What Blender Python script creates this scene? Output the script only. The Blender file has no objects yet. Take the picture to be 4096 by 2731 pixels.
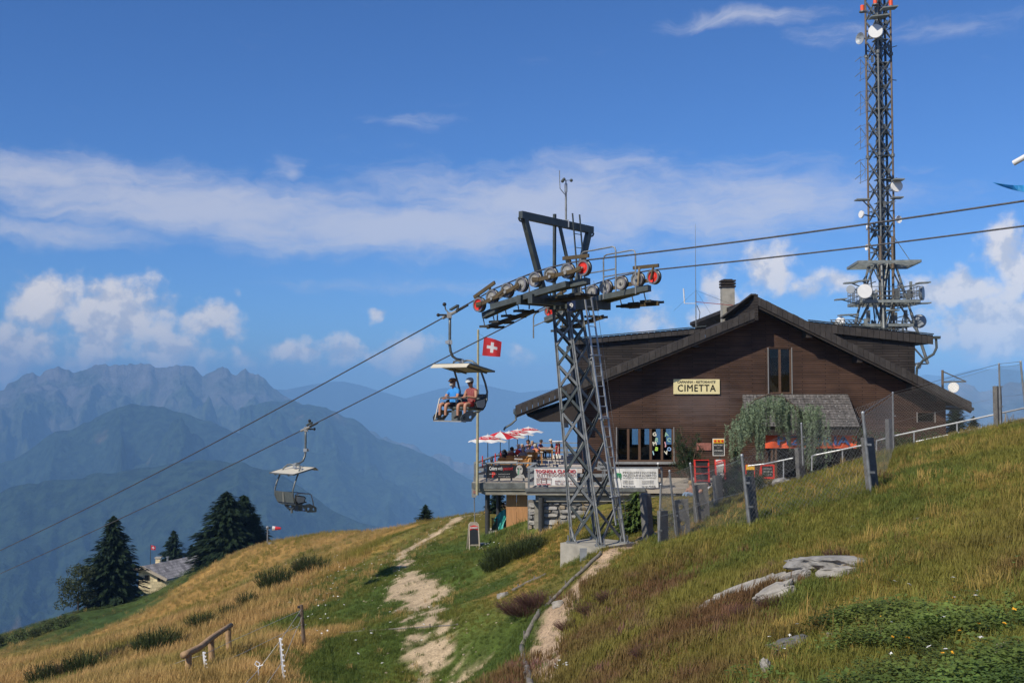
import bpy, bmesh, math, random
import numpy as np
from mathutils import Vector, Matrix, Euler

random.seed(7); rng = np.random.default_rng(7)
scene = bpy.context.scene
COL = scene.collection
R = math.radians

# ------------------------------------------------------------------ camera
F = 1098.0; CX, CY = 512.0, 341.0
PITCH = math.atan(52.0 / F)
cam_data = bpy.data.cameras.new('camera'); cam = bpy.data.objects.new('camera', cam_data)
COL.objects.link(cam); scene.camera = cam
cam_data.sensor_width = 36.0; cam_data.lens = 36.0 * F / 1024.0
cam_data.clip_start = 0.1; cam_data.clip_end = 200000
cam.location = (0, 0, 0); cam.rotation_euler = (R(90) + PITCH, 0, 0)

# ------------------------------------------------------------------ sun, sky, exposure
SUN_TRAVEL = Vector((1.0, 1.0, -1.28)).normalized()
SUN_EL = math.asin(-SUN_TRAVEL.z); SUN_AZ = math.atan2(-SUN_TRAVEL.x, -SUN_TRAVEL.y)
sun_data = bpy.data.lights.new('sun', 'SUN'); sun_data.energy = 5.0; sun_data.angle = R(0.53)
sun_data.color = (1.0, 0.915, 0.77)
sun = bpy.data.objects.new('sun', sun_data); COL.objects.link(sun)
sun.rotation_euler = SUN_TRAVEL.to_track_quat('-Z', 'Y').to_euler()
scene.view_settings.view_transform = 'Standard'; scene.view_settings.look = 'None'
scene.view_settings.exposure = 0.0; scene.view_settings.gamma = 1.0
scene.render.engine = 'CYCLES'
scene.cycles.use_denoising = True
scene.cycles.max_bounces = 6; scene.cycles.volume_bounces = 0
scene.cycles.transparent_max_bounces = 12

world = bpy.data.worlds.new('World'); scene.world = world; world.use_nodes = True
world.cycles.sampling_method = 'MANUAL'; world.cycles.sample_map_resolution = 256
def build_world():
    nt = world.node_tree; N = nt.nodes; L = nt.links; N.clear()
    def math_(op, a, b=None, c=None, clamp=False):
        n = N.new('ShaderNodeMath'); n.operation = op; n.use_clamp = clamp
        for i, v in enumerate((a, b, c)):
            if v is None: continue
            if isinstance(v, (int, float)): n.inputs[i].default_value = v
            else: L.new(v, n.inputs[i])
        return n.outputs[0]
    def vm(op, a, b=None):
        n = N.new('ShaderNodeVectorMath'); n.operation = op
        for i, v in enumerate((a, b)):
            if v is None: continue
            if isinstance(v, (tuple, Vector)): n.inputs[i].default_value = v
            else: L.new(v, n.inputs[i])
        return n.outputs['Value'] if op in ('LENGTH', 'DOT_PRODUCT') else n.outputs[0]
    def noise(vec, scale, detail, rough, dist=0.0):
        n = N.new('ShaderNodeTexNoise'); n.inputs['Scale'].default_value = scale
        n.inputs['Detail'].default_value = detail; n.inputs['Roughness'].default_value = rough
        n.inputs['Distortion'].default_value = dist; L.new(vec, n.inputs['Vector']); return n.outputs['Fac']
    def smooth(v, lo, hi, a=0.0, b=1.0):
        n = N.new('ShaderNodeMapRange'); n.interpolation_type = 'SMOOTHSTEP'
        L.new(v, n.inputs[0])
        for i, q in enumerate((lo, hi, a, b)): n.inputs[i + 1].default_value = q
        return n.outputs[0]
    def mix(f, a, b):
        n = N.new('ShaderNodeMix'); n.data_type = 'RGBA'
        for s, v in ((0, f), (6, a), (7, b)):
            if isinstance(v, (int, float)): n.inputs[s].default_value = v
            elif isinstance(v, tuple): n.inputs[s].default_value = (*v, 1)
            else: L.new(v, n.inputs[s])
        return n.outputs[2]
    tc = N.new('ShaderNodeTexCoord')
    sep = N.new('ShaderNodeSeparateXYZ'); L.new(tc.outputs['Generated'], sep.inputs[0])
    az = math_('ARCTAN2', sep.outputs[0], sep.outputs[1]); el = math_('ARCSINE', sep.outputs[2])
    cmb = N.new('ShaderNodeCombineXYZ'); L.new(az, cmb.inputs[0]); L.new(el, cmb.inputs[1])
    P = cmb.outputs[0]
    sky = N.new('ShaderNodeTexSky'); sky.sky_type = 'NISHITA'; sky.sun_disc = False
    sky.sun_elevation = SUN_EL; sky.sun_rotation = SUN_AZ
    sky.altitude = 1650; sky.air_density = 1.0; sky.dust_density = 1.5; sky.ozone_density = 3.0
    skyc = vm('MULTIPLY', sky.outputs[0], SKY_TINT)
    def bumps(lst, src):
        tot = None
        for (u, v, ru, rv, amp) in lst:
            a = math.atan((u - CX) / F); e = math.atan((393 - v) / F * math.cos(a))
            d = vm('MULTIPLY', vm('SUBTRACT', src, (a, e, 0)), (F / ru, F / rv, 0))
            ln = vm('LENGTH', d)
            g = smooth(ln, 0.0, 1.9, amp, 0.0)
            tot = g if tot is None else math_('MAXIMUM', tot, g)
        return tot
    # slow, smoothly repeating cloudiness all round the horizon outside the view
    ambient = math_('MULTIPLY', smooth(math_('ABSOLUTE', az), 0.47, 0.62), smooth(el, 0.0, 0.16, 0.62, 0.0))
    # ---- cumulus
    w1 = N.new('ShaderNodeTexNoise'); w1.inputs['Scale'].default_value = 26; w1.inputs['Detail'].default_value = 4
    L.new(P, w1.inputs['Vector'])
    warp = vm('MULTIPLY', vm('SUBTRACT', w1.outputs['Color'], (0.5, 0.5, 0.5)), (0.055, 0.045, 0))
    PW = vm('ADD', P, warp)
    env = math_('MAXIMUM', bumps(CUMULUS, PW), ambient)
    n1 = noise(P, 34, 8, 0.58)
    dens = math_('ADD', env, math_('MULTIPLY', math_('SUBTRACT', n1, 0.5), 1.35))
    cover = smooth(dens, 0.32, 0.82)
    # light comes from the upper left: compare density with a point further from the sun
    n2 = noise(vm('ADD', P, (-0.006, 0.010, 0)), 34, 6, 0.58)
    lit = smooth(math_('SUBTRACT', n1, n2), -0.10, 0.055)
    big = noise(P, 14, 3, 0.5)
    lit = math_('ADD', math_('MULTIPLY', lit, 0.75), smooth(big, 0.35, 0.7, 0.30, -0.05), clamp=True)
    cum = mix(lit, (0.56, 0.58, 0.67), (0.96, 0.89, 0.84))
    # ---- cirrus veil
    st = vm('MULTIPLY', vm('ADD', P, vm('MULTIPLY', warp, (0.8, 0.5, 0))), (1.0, 3.6, 1.0))
    c1 = noise(st, 7.5, 7, 0.62, 0.6); c2 = noise(st, 28, 6, 0.65, 0.9)
    env2 = math_('MAXIMUM', bumps(CIRRUS, vm('ADD', P, vm('MULTIPLY', warp, (1.2, 0.5, 0)))),
                 math_('MULTIPLY', smooth(math_('ABSOLUTE', az), 0.47, 0.7), smooth(el, 0.1, 0.9, 0.42, 0.15)))
    d2 = math_('ADD', math_('ADD', env2, math_('MULTIPLY', math_('SUBTRACT', c1, 0.5), 1.1)), math_('MULTIPLY', math_('SUBTRACT', c2, 0.5), 0.5))
    cover2 = smooth(d2, 0.14, 0.98, 0.0, 0.74)
    col = mix(cover2, skyc, CIRRUS_COL)
    col = mix(math_('MULTIPLY', cover, 0.93), col, cum)
    bg = N.new('ShaderNodeBackground'); L.new(col, bg.inputs[0]); bg.inputs[1].default_value = 1.0
    out = N.new('ShaderNodeOutputWorld'); L.new(bg.outputs[0], out.inputs[0])
S_ = 0.092
SKY_TINT = (S_ * 0.50, S_ * 0.86, S_ * 1.36)
CIRRUS_COL = (0.66, 0.67, 0.76)
CUMULUS = [(42, 298, 38, 28, .95), (25, 346, 48, 34, .9), (122, 316, 52, 38, 1.0), (100, 346, 44, 26, .85), (208, 326, 36, 24, .9), (170, 352, 60, 18, .75),
           (296, 350, 44, 15, .8), (345, 350, 32, 19, .8), (400, 352, 40, 18, .78), (378, 309, 17, 10, .66), (232, 296, 10, 7, .5),
           (250, 362, 30, 12, .55), (520, 356, 26, 14, .55), (647, 325, 30, 17, .85), (652, 300, 15, 16, .5), (766, 266, 30, 28, .9),
           (718, 298, 25, 36, .88), (828, 285, 26, 18, .72), (868, 292, 30, 18, .74), (945, 292, 54, 24, .95), (1012, 262, 26, 44, .85),
           (1005, 328, 56, 38, .95), (915, 325, 50, 24, .7), (612, 322, 8, 6, .5), (985, 255, 14, 8, .45), (-90, 330, 50, 30, .8), (1110, 320, 60, 40, .85)]
CIRRUS = [(40, 172, 190, 22, .8), (200, 205, 220, 26, .95), (400, 225, 230, 26, 1.0), (560, 205, 190, 44, .9), (740, 205, 150, 40, .8),
          (40, 232, 110, 14, .8), (735, 14, 80, 9, .62), (900, 24, 90, 12, .45), (410, 120, 50, 7, .4), (280, 168, 22, 16, .55), (560, 165, 120, 14, .6), (450, 285, 200, 10, .4)]
build_world()

# ------------------------------------------------------------------ unprojection helpers
def ray(u, v):
    x = (u - CX) / F; y = (CY - v) / F
    c, s = math.cos(PITCH), math.sin(PITCH)
    return np.array([x, c - y * s, s + y * c])
def at(u, v, d):
    r = ray(u, v); return Vector(r * (d / r[1]))

# ------------------------------------------------------------------ materials
MATS = {}
def mat(name, col, rough=0.7, metal=0.0, var=0.12, vscale=6.0, bump=0.0, bscale=40.0, col2=None, spec=0.5, detail=4, two_noise=False, stretch=None, trans=0.0):
    if name in MATS: return MATS[name]
    m = bpy.data.materials.new(name); m.use_nodes = True; MATS[name] = m
    nt = m.node_tree; N = nt.nodes; L = nt.links; b = N['Principled BSDF']
    b.inputs['Roughness'].default_value = rough; b.inputs['Metallic'].default_value = metal
    b.inputs['Specular IOR Level'].default_value = spec
    tc = N.new('ShaderNodeTexCoord'); vec = tc.outputs['Object']
    if stretch:
        mp = N.new('ShaderNodeMapping'); mp.inputs['Scale'].default_value = stretch; L.new(vec, mp.inputs[0]); vec = mp.outputs[0]
    if var > 0 or col2:
        n = N.new('ShaderNodeTexNoise'); n.inputs['Scale'].default_value = vscale; n.inputs['Detail'].default_value = detail; n.inputs['Roughness'].default_value = 0.6
        L.new(vec, n.inputs['Vector'])
        mr = N.new('ShaderNodeMapRange'); mr.inputs[1].default_value = 0.3; mr.inputs[2].default_value = 0.7; L.new(n.outputs['Fac'], mr.inputs[0])
        mx = N.new('ShaderNodeMix'); mx.data_type = 'RGBA'; L.new(mr.outputs[0], mx.inputs[0])
        c2 = col2 if col2 else tuple(c * (1 + var) for c in col)
        c1 = col if col2 else tuple(c * (1 - var) for c in col)
        mx.inputs[6].default_value = (*c1, 1); mx.inputs[7].default_value = (*[min(1, c) for c in c2], 1)
        L.new(mx.outputs[2], b.inputs['Base Color'])
    else:
        b.inputs['Base Color'].default_value = (*col, 1)
    if bump > 0:
        n2 = N.new('ShaderNodeTexNoise'); n2.inputs['Scale'].default_value = bscale; n2.inputs['Detail'].default_value = 5; L.new(vec, n2.inputs['Vector'])
        bp = N.new('ShaderNodeBump'); bp.inputs['Strength'].default_value = bump; bp.inputs['Distance'].default_value = 0.02
        L.new(n2.outputs['Fac'], bp.inputs['Height']); L.new(bp.outputs[0], b.inputs['Normal'])
    if trans > 0:
        t = N.new('ShaderNodeBsdfTranslucent'); mxs = N.new('ShaderNodeMixShader'); mxs.inputs[0].default_value = trans
        src = b.inputs['Base Color'].links[0].from_socket if b.inputs['Base Color'].links else None
        if src: L.new(src, t.inputs[0])
        else: t.inputs[0].default_value = (*col, 1)
        L.new(b.outputs[0], mxs.inputs[1]); L.new(t.outputs[0], mxs.inputs[2]); L.new(mxs.outputs[0], N['Material Output'].inputs[0])
    return m

# ------------------------------------------------------------------ mesh builder
ROOTS = {}
def root_loc(o):
    while o.parent: o = o.parent
    return Vector(o.location)
class MB:
    def __init__(s): s.v = []; s.f = []; s.mi = []; s.m = 0
    def add(s, vs, fs):
        k = len(s.v); s.v += [tuple(v) for v in vs]; s.f += [tuple(i + k for i in f) for f in fs]; s.mi += [s.m] * len(fs); return s
    def box(s, c, size, rot=None):
        sx, sy, sz = (q / 2 for q in size); c = Vector(c)
        vs = [Vector((x, y, z)) for z in (-sz, sz) for y in (-sy, sy) for x in (-sx, sx)]
        if rot is not None: vs = [rot @ v for v in vs]
        return s.add([c + v for v in vs], [(0, 2, 3, 1), (4, 5, 7, 6), (0, 1, 5, 4), (2, 6, 7, 3), (0, 4, 6, 2), (1, 3, 7, 5)])
    def mm(s, a, b):
        a = Vector(a); b = Vector(b); return s.box((a + b) / 2, [abs(b[i] - a[i]) for i in range(3)])
    def bar(s, p, q, w, h=None, up=(0, 0, 1)):
        p = Vector(p); q = Vector(q); d = (q - p); 
        if d.length < 1e-6: return s
        d.normalize(); up = Vector(up)
        if abs(d.dot(up)) > 0.98: up = Vector((0, 1, 0)) if abs(d.y) < 0.9 else Vector((1, 0, 0))
        a = d.cross(up).normalized(); b = a.cross(d).normalized(); h = h or w
        vs = [e + a * (i * w / 2) + b * (j * h / 2) for e in (p, q) for j in (-1, 1) for i in (-1, 1)]
        return s.add(vs, [(0, 1, 3, 2), (4, 6, 7, 5), (0, 4, 5, 1), (2, 3, 7, 6), (0, 2, 6, 4), (1, 5, 7, 3)])
    def cyl(s, p, q, r0, r1=None, n=8, caps=True):
        p = Vector(p); q = Vector(q); d = q - p
        if d.length < 1e-6: return s
        d.normalize(); r1 = r0 if r1 is None else r1
        a = d.orthogonal().normalized(); b = d.cross(a)
        vs = []; 
        for e, r in ((p, r0), (q, r1)):
            vs += [e + (a * math.cos(2 * math.pi * i / n) + b * math.sin(2 * math.pi * i / n)) * r for i in range(n)]
        fs = [(i, (i + 1) % n, n + (i + 1) % n, n + i) for i in range(n)]
        if caps: fs += [tuple(range(n - 1, -1, -1)), tuple(range(n, 2 * n))]
        return s.add(vs, fs)
    def tube(s, pts, r, n=6, caps=True):
        pts = [Vector(p) for p in pts]; rs = r if isinstance(r, (list, tuple)) else [r] * len(pts)
        t0 = (pts[1] - pts[0]).normalized(); a = t0.orthogonal().normalized(); vs = []
        for i, p in enumerate(pts):
            t = (pts[min(i + 1, len(pts) - 1)] - pts[max(i - 1, 0)])
            t = t.normalized() if t.length > 1e-9 else t0
            a = (a - t * a.dot(t)); a = a.normalized() if a.length > 1e-6 else t.orthogonal().normalized(); b = t.cross(a)
            vs += [p + (a * math.cos(2 * math.pi * k / n) + b * math.sin(2 * math.pi * k / n)) * rs[i] for k in range(n)]
        fs = [(i * n + k, i * n + (k + 1) % n, (i + 1) * n + (k + 1) % n, (i + 1) * n + k) for i in range(len(pts) - 1) for k in range(n)]
        if caps: fs += [tuple(range(n - 1, -1, -1)), tuple(range((len(pts) - 1) * n, len(pts) * n))]
        return s.add(vs, fs)
    def lathe(s, c, axis, prof, n=16):
        c = Vector(c); d = Vector(axis).normalized(); a = d.orthogonal().normalized(); b = d.cross(a); vs = []
        for (r, h) in prof:
            vs += [c + d * h + (a * math.cos(2 * math.pi * k / n) + b * math.sin(2 * math.pi * k / n)) * max(r, 1e-4) for k in range(n)]
        fs = [(i * n + k, i * n + (k + 1) % n, (i + 1) * n + (k + 1) % n, (i + 1) * n + k) for i in range(len(prof) - 1) for k in range(n)]
        return s.add(vs, fs)
    def prism(s, poly, off):
        poly = [Vector(p) for p in poly]; off = Vector(off); n = len(poly)
        return s.add(poly + [p + off for p in poly], [tuple(range(n - 1, -1, -1)), tuple(range(n, 2 * n))] + [(i, (i + 1) % n, n + (i + 1) % n, n + i) for i in range(n)])
    def quad(s, a, b, c, d): return s.add([a, b, c, d], [(0, 1, 2, 3)])
    def sphere(s, c, r, n=8, m=5, sc=(1, 1, 1)):
        c = Vector(c); prof = [(math.sin(math.pi * i / m), -math.cos(math.pi * i / m)) for i in range(m + 1)]; k = len(s.v)
        s.lathe((0, 0, 0), (0, 0, 1), prof, n)
        s.v[k:] = [(c.x + v[0] * r * sc[0], c.y + v[1] * r * sc[1], c.z + v[2] * r * sc[2]) for v in s.v[k:]]
        return s
    def mesh(s, name, mats, off=(0, 0, 0), smooth=False):
        me = bpy.data.meshes.new(name); o = Vector(off)
        me.from_pydata([(v[0] - o.x, v[1] - o.y, v[2] - o.z) for v in s.v], [], s.f)
        for m in (mats if isinstance(mats, (list, tuple)) else [mats]): me.materials.append(m)
        if isinstance(mats, (list, tuple)): me.polygons.foreach_set('material_index', s.mi)
        if smooth: me.polygons.foreach_set('use_smooth', [True] * len(me.polygons))
        bm = bmesh.new(); bm.from_mesh(me); bmesh.ops.recalc_face_normals(bm, faces=bm.faces); bm.to_mesh(me); bm.free()
        me.update(); return me
    def build(s, name, m, parent=None, smooth=False, loc=None):
        off = root_loc(parent) if parent else (Vector(loc) if loc else Vector((0, 0, 0)))
        o = bpy.data.objects.new(name, s.mesh(name, m, off, smooth)); COL.objects.link(o)
        if parent: o.parent = parent
        elif loc: o.location = loc
        return o
def tag(o, label, cat, group=None):
    o['label'] = label; o['category'] = cat
    if group: o['group'] = group
    return o
def thing(name, label, cat, loc=(0, 0, 0), group=None, rz=0):
    o = bpy.data.objects.new(name, None); COL.objects.link(o); o.location = loc; o.rotation_euler.z = rz
    o.empty_display_size = 0.1
    return tag(o, label, cat, group)
def part(name, mesh, parent, M=None):
    o = bpy.data.objects.new(name, mesh); COL.objects.link(o); o.parent = parent
    if M is not None: o.matrix_local = M
    return o
def copy_tree(o, parent=None):
    c = o.copy(); COL.objects.link(c); c.parent = parent
    for ch in list(o.children): copy_tree(ch, c)
    return c
def text_mesh(txt, size, m, name='lettering', align='LEFT', bold=0.0, extrude=0.004, shear=0.0, spacing=1.0, sx=1.0):
    cu = bpy.data.curves.new(name, 'FONT'); cu.body = txt; cu.size = size; cu.align_x = align; cu.offset = bold
    cu.extrude = extrude; cu.shear = shear; cu.resolution_u = 2; cu.space_character = spacing
    o = bpy.data.objects.new(name, cu); COL.objects.link(o)
    dg = bpy.context.evaluated_depsgraph_get(); me = bpy.data.meshes.new_from_object(o.evaluated_get(dg))
    COL.objects.unlink(o); bpy.data.objects.remove(o)
    me.materials.clear(); me.materials.append(m)
    if sx != 1.0: me.transform(Matrix.Diagonal((sx, 1, 1, 1)))
    return me
def lettering(parent, txt, size, m, pos, xdir=(1, 0, 0), ydir=(0, 0, 1), fit=None, **k):
    me = text_mesh(txt, size, m, **k)
    if fit and len(me.vertices):
        xs = [v.co.x for v in me.vertices]; w = max(xs) - min(xs); me.transform(Matrix.Diagonal((fit / w, 1, 1, 1)))
    X = Vector(xdir).normalized(); Y = Vector(ydir).normalized(); Z = X.cross(Y)
    M = Matrix((X, Y, Z)).transposed().to_4x4(); M.translation = Vector(pos) - root_loc(parent)
    me.transform(M)
    return part('lettering', me, parent)
# ------------------------------------------------------------------ terrain height (thin plate spline through surveyed points)
PIX = [(540,682,16.3),(600,682,13.9),(640,682,12.4),(720,682,10.2),(800,682,8.8),(900,682,7.6),(1024,682,6.6),
 (1024,600,9.5),(1024,520,14.5),(1024,470,20),(1024,440,27),(1024,423,34),(900,600,11.5),(900,530,17),(871,492,21),(890,452,36),(960,436,35),
 (775,590,14.5),(753,525,23),(800,481,36),(718,505,36),(662,546,30),(650,620,17),(580,588,24.2),(610,549,30),(700,560,21.5),(690,640,13.5),
 (559,576,29.3),(575,573,29.0),(545,577,31),(500,582,36),(490,640,28),(505,660,23.5),(470,682,27.2),(530,620,24),
 (420,682,28),(430,600,39),(405,579,43),(405,560,48),(468,518,62),(474,549,51),(515,548,45),(542,535,51),(620,522,51),
 (330,600,46),(350,560,62),(300,570,75),(330,640,31.5),(400,545,60),(281,681,25.3),(303,645,31),(190,676,28),(100,682,36),(0,682,45),
 (250,600,65),(150,640,48),(0,660,75),(0,641,135),(50,650,95),(100,632,100),(150,612,105),(30,660,85),(80,645,78),(200,585,105),(130,630,78),(230,577,95),(300,557,92),(260,585,75),(40,631,137),(112,613,135),(150,608,140),(172,594,140),(192,577,140),(130,612,140),(150,612,120),(90,622,130),(900,453,38),(950,439,38),(1000,427,37.5),(850,467,39),(800,483,38.5),(580,529,51),(75,613,140),(150,596,168),(205,561,150),(150,599,155),(172,587,155),(112,610,152),(75,619,152),(130,606,156),(270,542,130),(340,532,120),(407,528,105),(435,521,85),(479,514,68)]
XYZ = [(0,0,-1.9),(4,0,-1.35),(-4,0,-3.6),(-10,5,-6.0),(10,5,-0.9),(20,20,0.2),(30,35,0.3),(16,40,-1.6),(12,45,-3.6),(18,48,-3.0),(26,52,-2.6),
 (4.5,45,-4.5),(8,45,-4.4),(4.5,52,-4.7),(9,52,-4.5),(14,56,-4.4),(24,62,-4.0),(4,60,-7.2),(-2,60,-7.4),(3,75,-8.2),(14,75,-6),(28,85,-9),(45,60,-4),
 (-62,195,-36),(-28,200,-42),(0,130,-25),(20,120,-20),(0,200,-62),(60,110,-25),(60,220,-80),(-110,120,-46),(-60,60,-22),(-120,190,-58),(-30,15,-14),(-20,0,-9),(-60,0,-26),(0,320,-130),(-120,320,-120),(120,320,-150),(-200,100,-85),(140,60,-40),(60,0,2)]
_pts = [tuple(at(*p)) for p in PIX] + XYZ
_pts = np.array(_pts, float)
def _phi(r2): return np.where(r2 > 1e-12, 0.5 * r2 * np.log(np.maximum(r2, 1e-12)), 0.0)
_sc = 0.02
_A = _pts[:, :2] * _sc
_n = len(_A)
_K = _phi(((_A[:, None] - _A[None]) ** 2).sum(-1)) + np.eye(_n) * 2e-5
_Pm = np.hstack([np.ones((_n, 1)), _A]); _M = np.block([[_K, _Pm], [_Pm.T, np.zeros((3, 3))]])
_W = np.linalg.solve(_M, np.concatenate([_pts[:, 2], np.zeros(3)]))
def _tps(x, y):
    q = np.stack([x, y], -1) * _sc; out = np.empty(len(q))
    for i in range(0, len(q), 20000):
        s = q[i:i + 20000]; r2 = ((s[:, None] - _A[None]) ** 2).sum(-1)
        out[i:i + 20000] = _phi(r2) @ _W[:_n] + _W[_n] + s @ _W[_n + 1:]
    return out
_perm = np.random.default_rng(3).permutation(512); _perm = np.concatenate([_perm, _perm]); _gv = np.random.default_rng(5).random(1024) * 2 - 1
def vnoise(x, y):
    xi = np.floor(x).astype(int); yi = np.floor(y).astype(int); fx = x - xi; fy = y - yi
    fx = fx * fx * (3 - 2 * fx); fy = fy * fy * (3 - 2 * fy)
    def h(a, b): return _gv[_perm[(_perm[a & 511] + b) & 511]]
    return (h(xi, yi) * (1 - fx) + h(xi + 1, yi) * fx) * (1 - fy) + (h(xi, yi + 1) * (1 - fx) + h(xi + 1, yi + 1) * fx) * fy
def fbm(x, y, o=5, g=0.5, l=2.03):
    s = 0; a = 1.0; t = 0
    for k in range(o): s = s + a * vnoise(x + 17.3 * k, y - 9.1 * k); t += a; a *= g; x = x * l; y = y * l
    return s / t
def sstep(a, b, x): t = np.clip((x - a) / (b - a), 0, 1); return t * t * (3 - 2 * t)
def base_h(x, y):
    x = np.atleast_1d(np.asarray(x, float)); y = np.atleast_1d(np.asarray(y, float)); return _tps(x, y)
def hgt(x, y):
    x = np.atleast_1d(np.asarray(x, float)); y = np.atleast_1d(np.asarray(y, float))
    z = _tps(x, y)
    amp = np.clip(np.hypot(x, y) / 40, 0.25, 2.0)
    z = z + 0.10 * amp * fbm(x * 0.35, y * 0.35, 3) + 0.035 * fbm(x * 1.7, y * 1.7, 3)
    z = z - 0.05 * np.exp(-(dist_poly(x, y, TRAIL) / 0.35) ** 2) if TRAIL is not None else z
    return z
TRAIL = None; PATH = None
def dist_poly(x, y, P):
    d = np.full(len(x), 1e9)
    for (a, b) in zip(P[:-1], P[1:]):
        ab = b - a; t = np.clip(((x - a[0]) * ab[0] + (y - a[1]) * ab[1]) / (ab @ ab), 0, 1)
        d = np.minimum(d, np.hypot(x - a[0] - t * ab[0], y - a[1] - t * ab[1]))
    return d
def G(u, v, lo=4.0, hi=260.0, sink=0.0):
    r = ray(u, v); ds = np.geomspace(lo, hi, 900); k = ds / r[1]
    z = hgt(r[0] * k, ds); below = (r[2] * k) <= z
    i = int(np.argmax(below)) if below.any() else len(ds) - 1
    a, b = ds[max(i - 1, 0)], ds[i]
    for _ in range(12):
        m = (a + b) / 2; q = m / r[1]
        if r[2] * q <= hgt(r[0] * q, m)[0]: b = m
        else: a = m
    q = b / r[1]; return Vector((r[0] * q, b, r[2] * q - sink))
def H(x, y): return float(hgt(x, y)[0])
PATH = [np.array(G(u, v)[:2]) for u, v in ((447, 690), (425, 640), (417, 600), (413, 583), (404, 566), (400, 555), (424, 540), (450, 525), (476, 513.5))]
TRAIL = [np.array(G(u, v)[:2]) for u, v in ((537, 690), (545, 660), (550, 632), (560, 606), (580, 585), (600, 564), (625, 546), (648, 534))]

# ------------------------------------------------------------------ ground cover zones (seeds on the ground)
# types: 0 lush green, 1 golden dry, 2 heath, 3 olive grass, 4 leafy cover
SEEDS = [(340,670,0),(300,620,0),(370,640,0),(350,600,0),(330,580,0),(490,670,0),(480,630,0),(465,600,0),(450,570,0),(400,590,0),(440,550,0),(470,560,0),(500,650,0),(360,570,3),
 (420,530,3),(300,560,3),(250,585,1),(200,600,1),(150,620,1),(100,640,1),(50,660,1),(30,675,1),(150,660,1),(200,650,1),(230,640,1),(260,610,1),(290,590,1),(310,575,1),(340,545,1),(390,533,1),(280,550,1),(220,565,1),
 (20,655,1),(60,635,4),(20,646,1),(90,625,4),(110,615,4),(60,628,4),(20,642,4),(130,655,0),(90,668,0),(60,679,0),(260,660,3),(280,645,1),(220,676,1),
 (500,610,3),(520,590,1),(540,575,1),(560,590,3),(530,560,1),(550,550,1),(590,535,3),(510,640,0),(530,640,0),
 (620,560,1),(650,555,1),(700,540,3),(740,535,3),(780,510,3),(830,490,1),(880,470,1),(930,455,3),(980,440,1),(1010,430,1),(720,515,1),(780,495,1),(850,520,3),(900,510,3),(950,500,3),(1000,490,1),(1000,460,3),
 (560,640,2),(600,600,2),(640,580,2),(620,630,2),(580,670,2),(660,600,2),(700,600,2),(700,640,2),(650,670,2),(740,620,2),(760,600,2),(720,570,3),(760,560,3),(800,545,1),(840,540,1),(680,660,1),(770,650,2),(800,625,1),(820,600,3),
 (880,600,1),(860,570,1),(940,540,1),(1000,530,2),(1010,560,2),(960,580,3),(900,560,3),(830,650,3),(880,625,4),(940,605,3),(900,650,4),(960,640,4),(850,682,3),(920,680,4),(1000,600,3),(1000,660,3),(1020,680,4),(790,680,3),(740,670,2)]
_S = np.array([(*G(u, v)[:2], t) for u, v, t in SEEDS])
def zones(x, y):
    """soft weights of the five covers plus bare dirt"""
    xw = x + 1.1 * fbm(x * 0.45, y * 0.45, 3) * np.clip(y / 25, .5, 4); yw = y + 2.2 * fbm(x * 0.4 + 50, y * 0.3, 3) * np.clip(y / 25, .5, 4)
    dn = np.clip(_S[:, 1], 8, 200)
    w = np.zeros((5, len(x)))
    for i in range(len(_S)):
        d2 = ((xw - _S[i, 0]) ** 2 + ((yw - _S[i, 1]) * 0.6) ** 2) / (0.055 * dn[i]) ** 2
        w[int(_S[i, 2])] += 1.0 / (d2 ** 2 + 0.02)
    w = w ** 1.25; w /= w.sum(0); lf = w[4] * (0.46 + 0.40 * np.clip(2.6 * fbm(x * .9 + 5, y * .9, 3), -1, 1)) * (y < 40); w[4] -= lf; w[3] += lf * .6; w[1] += lf * .4
    pd = dist_poly(x, y, PATH); td = dist_poly(x, y, TRAIL)
    n1 = fbm(x * 1.3, y * 0.9, 4); n2 = fbm(x * 2.2 + 9, y * 2.6, 4)
    wid = np.interp(y, [20, 28, 33, 38, 42, 46, 52, 70], [1.05, 1.05, 0.85, 1.0, 0.85, 0.55, 0.4, 0.32])
    lvl = np.interp(y, [24, 30, 33, 35.5, 37.5, 41.5, 43, 47, 50, 66], [0.36, 0.37, 0.30, 0.34, 0.58, 0.58, 0.34, 0.30, 0.52, 0.55])
    path = sstep(0.0, 0.22, lvl - (pd / wid) ** 2 * 0.55 + 0.50 * n1 + 0.62 * n2)
    path = path * sstep(wid * 2.0, wid * 1.2, pd)
    trail = sstep(0.02, 0.16, 0.46 - td + 0.10 * n1 + 0.09 * n2)
    lawn = 0
    return w, path, trail
# ------------------------------------------------------------------ ground mesh
def axis(segs):
    out = []
    for a, b, s in segs:
        n = max(1, int(round((b - a) / s))); out += list(np.linspace(a, b, n, endpoint=False))
    out.append(segs[-1][1]); return np.array(out)
GX = axis([(-220, -90, 10), (-90, -40, 2.5), (-40, -14, 0.8), (-14, 15, 0.2), (15, 30, 0.6), (30, 60, 3), (60, 160, 10)])
GY = axis([(-8, 4, 1.0), (4, 30, 0.2), (30, 66, 0.3), (66, 120, 1.2), (120, 220, 3.0), (220, 330, 8)])
XX, YY = np.meshgrid(GX, GY); xf, yf = XX.ravel(), YY.ravel()
zf = hgt(xf, yf)
Wz, Wp, Wt = zones(xf, yf)
ZC = np.array([(0.075, 0.115, 0.022), (0.34, 0.20, 0.055), (0.095, 0.072, 0.026), (0.14, 0.125, 0.030), (0.045, 0.08, 0.018)])
colr = np.einsum('kn,kc->nc', Wz, ZC)
nn = fbm(xf * 0.8, yf * 0.5, 4)[:, None]; colr = colr * (1 + 0.35 * nn)
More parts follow.
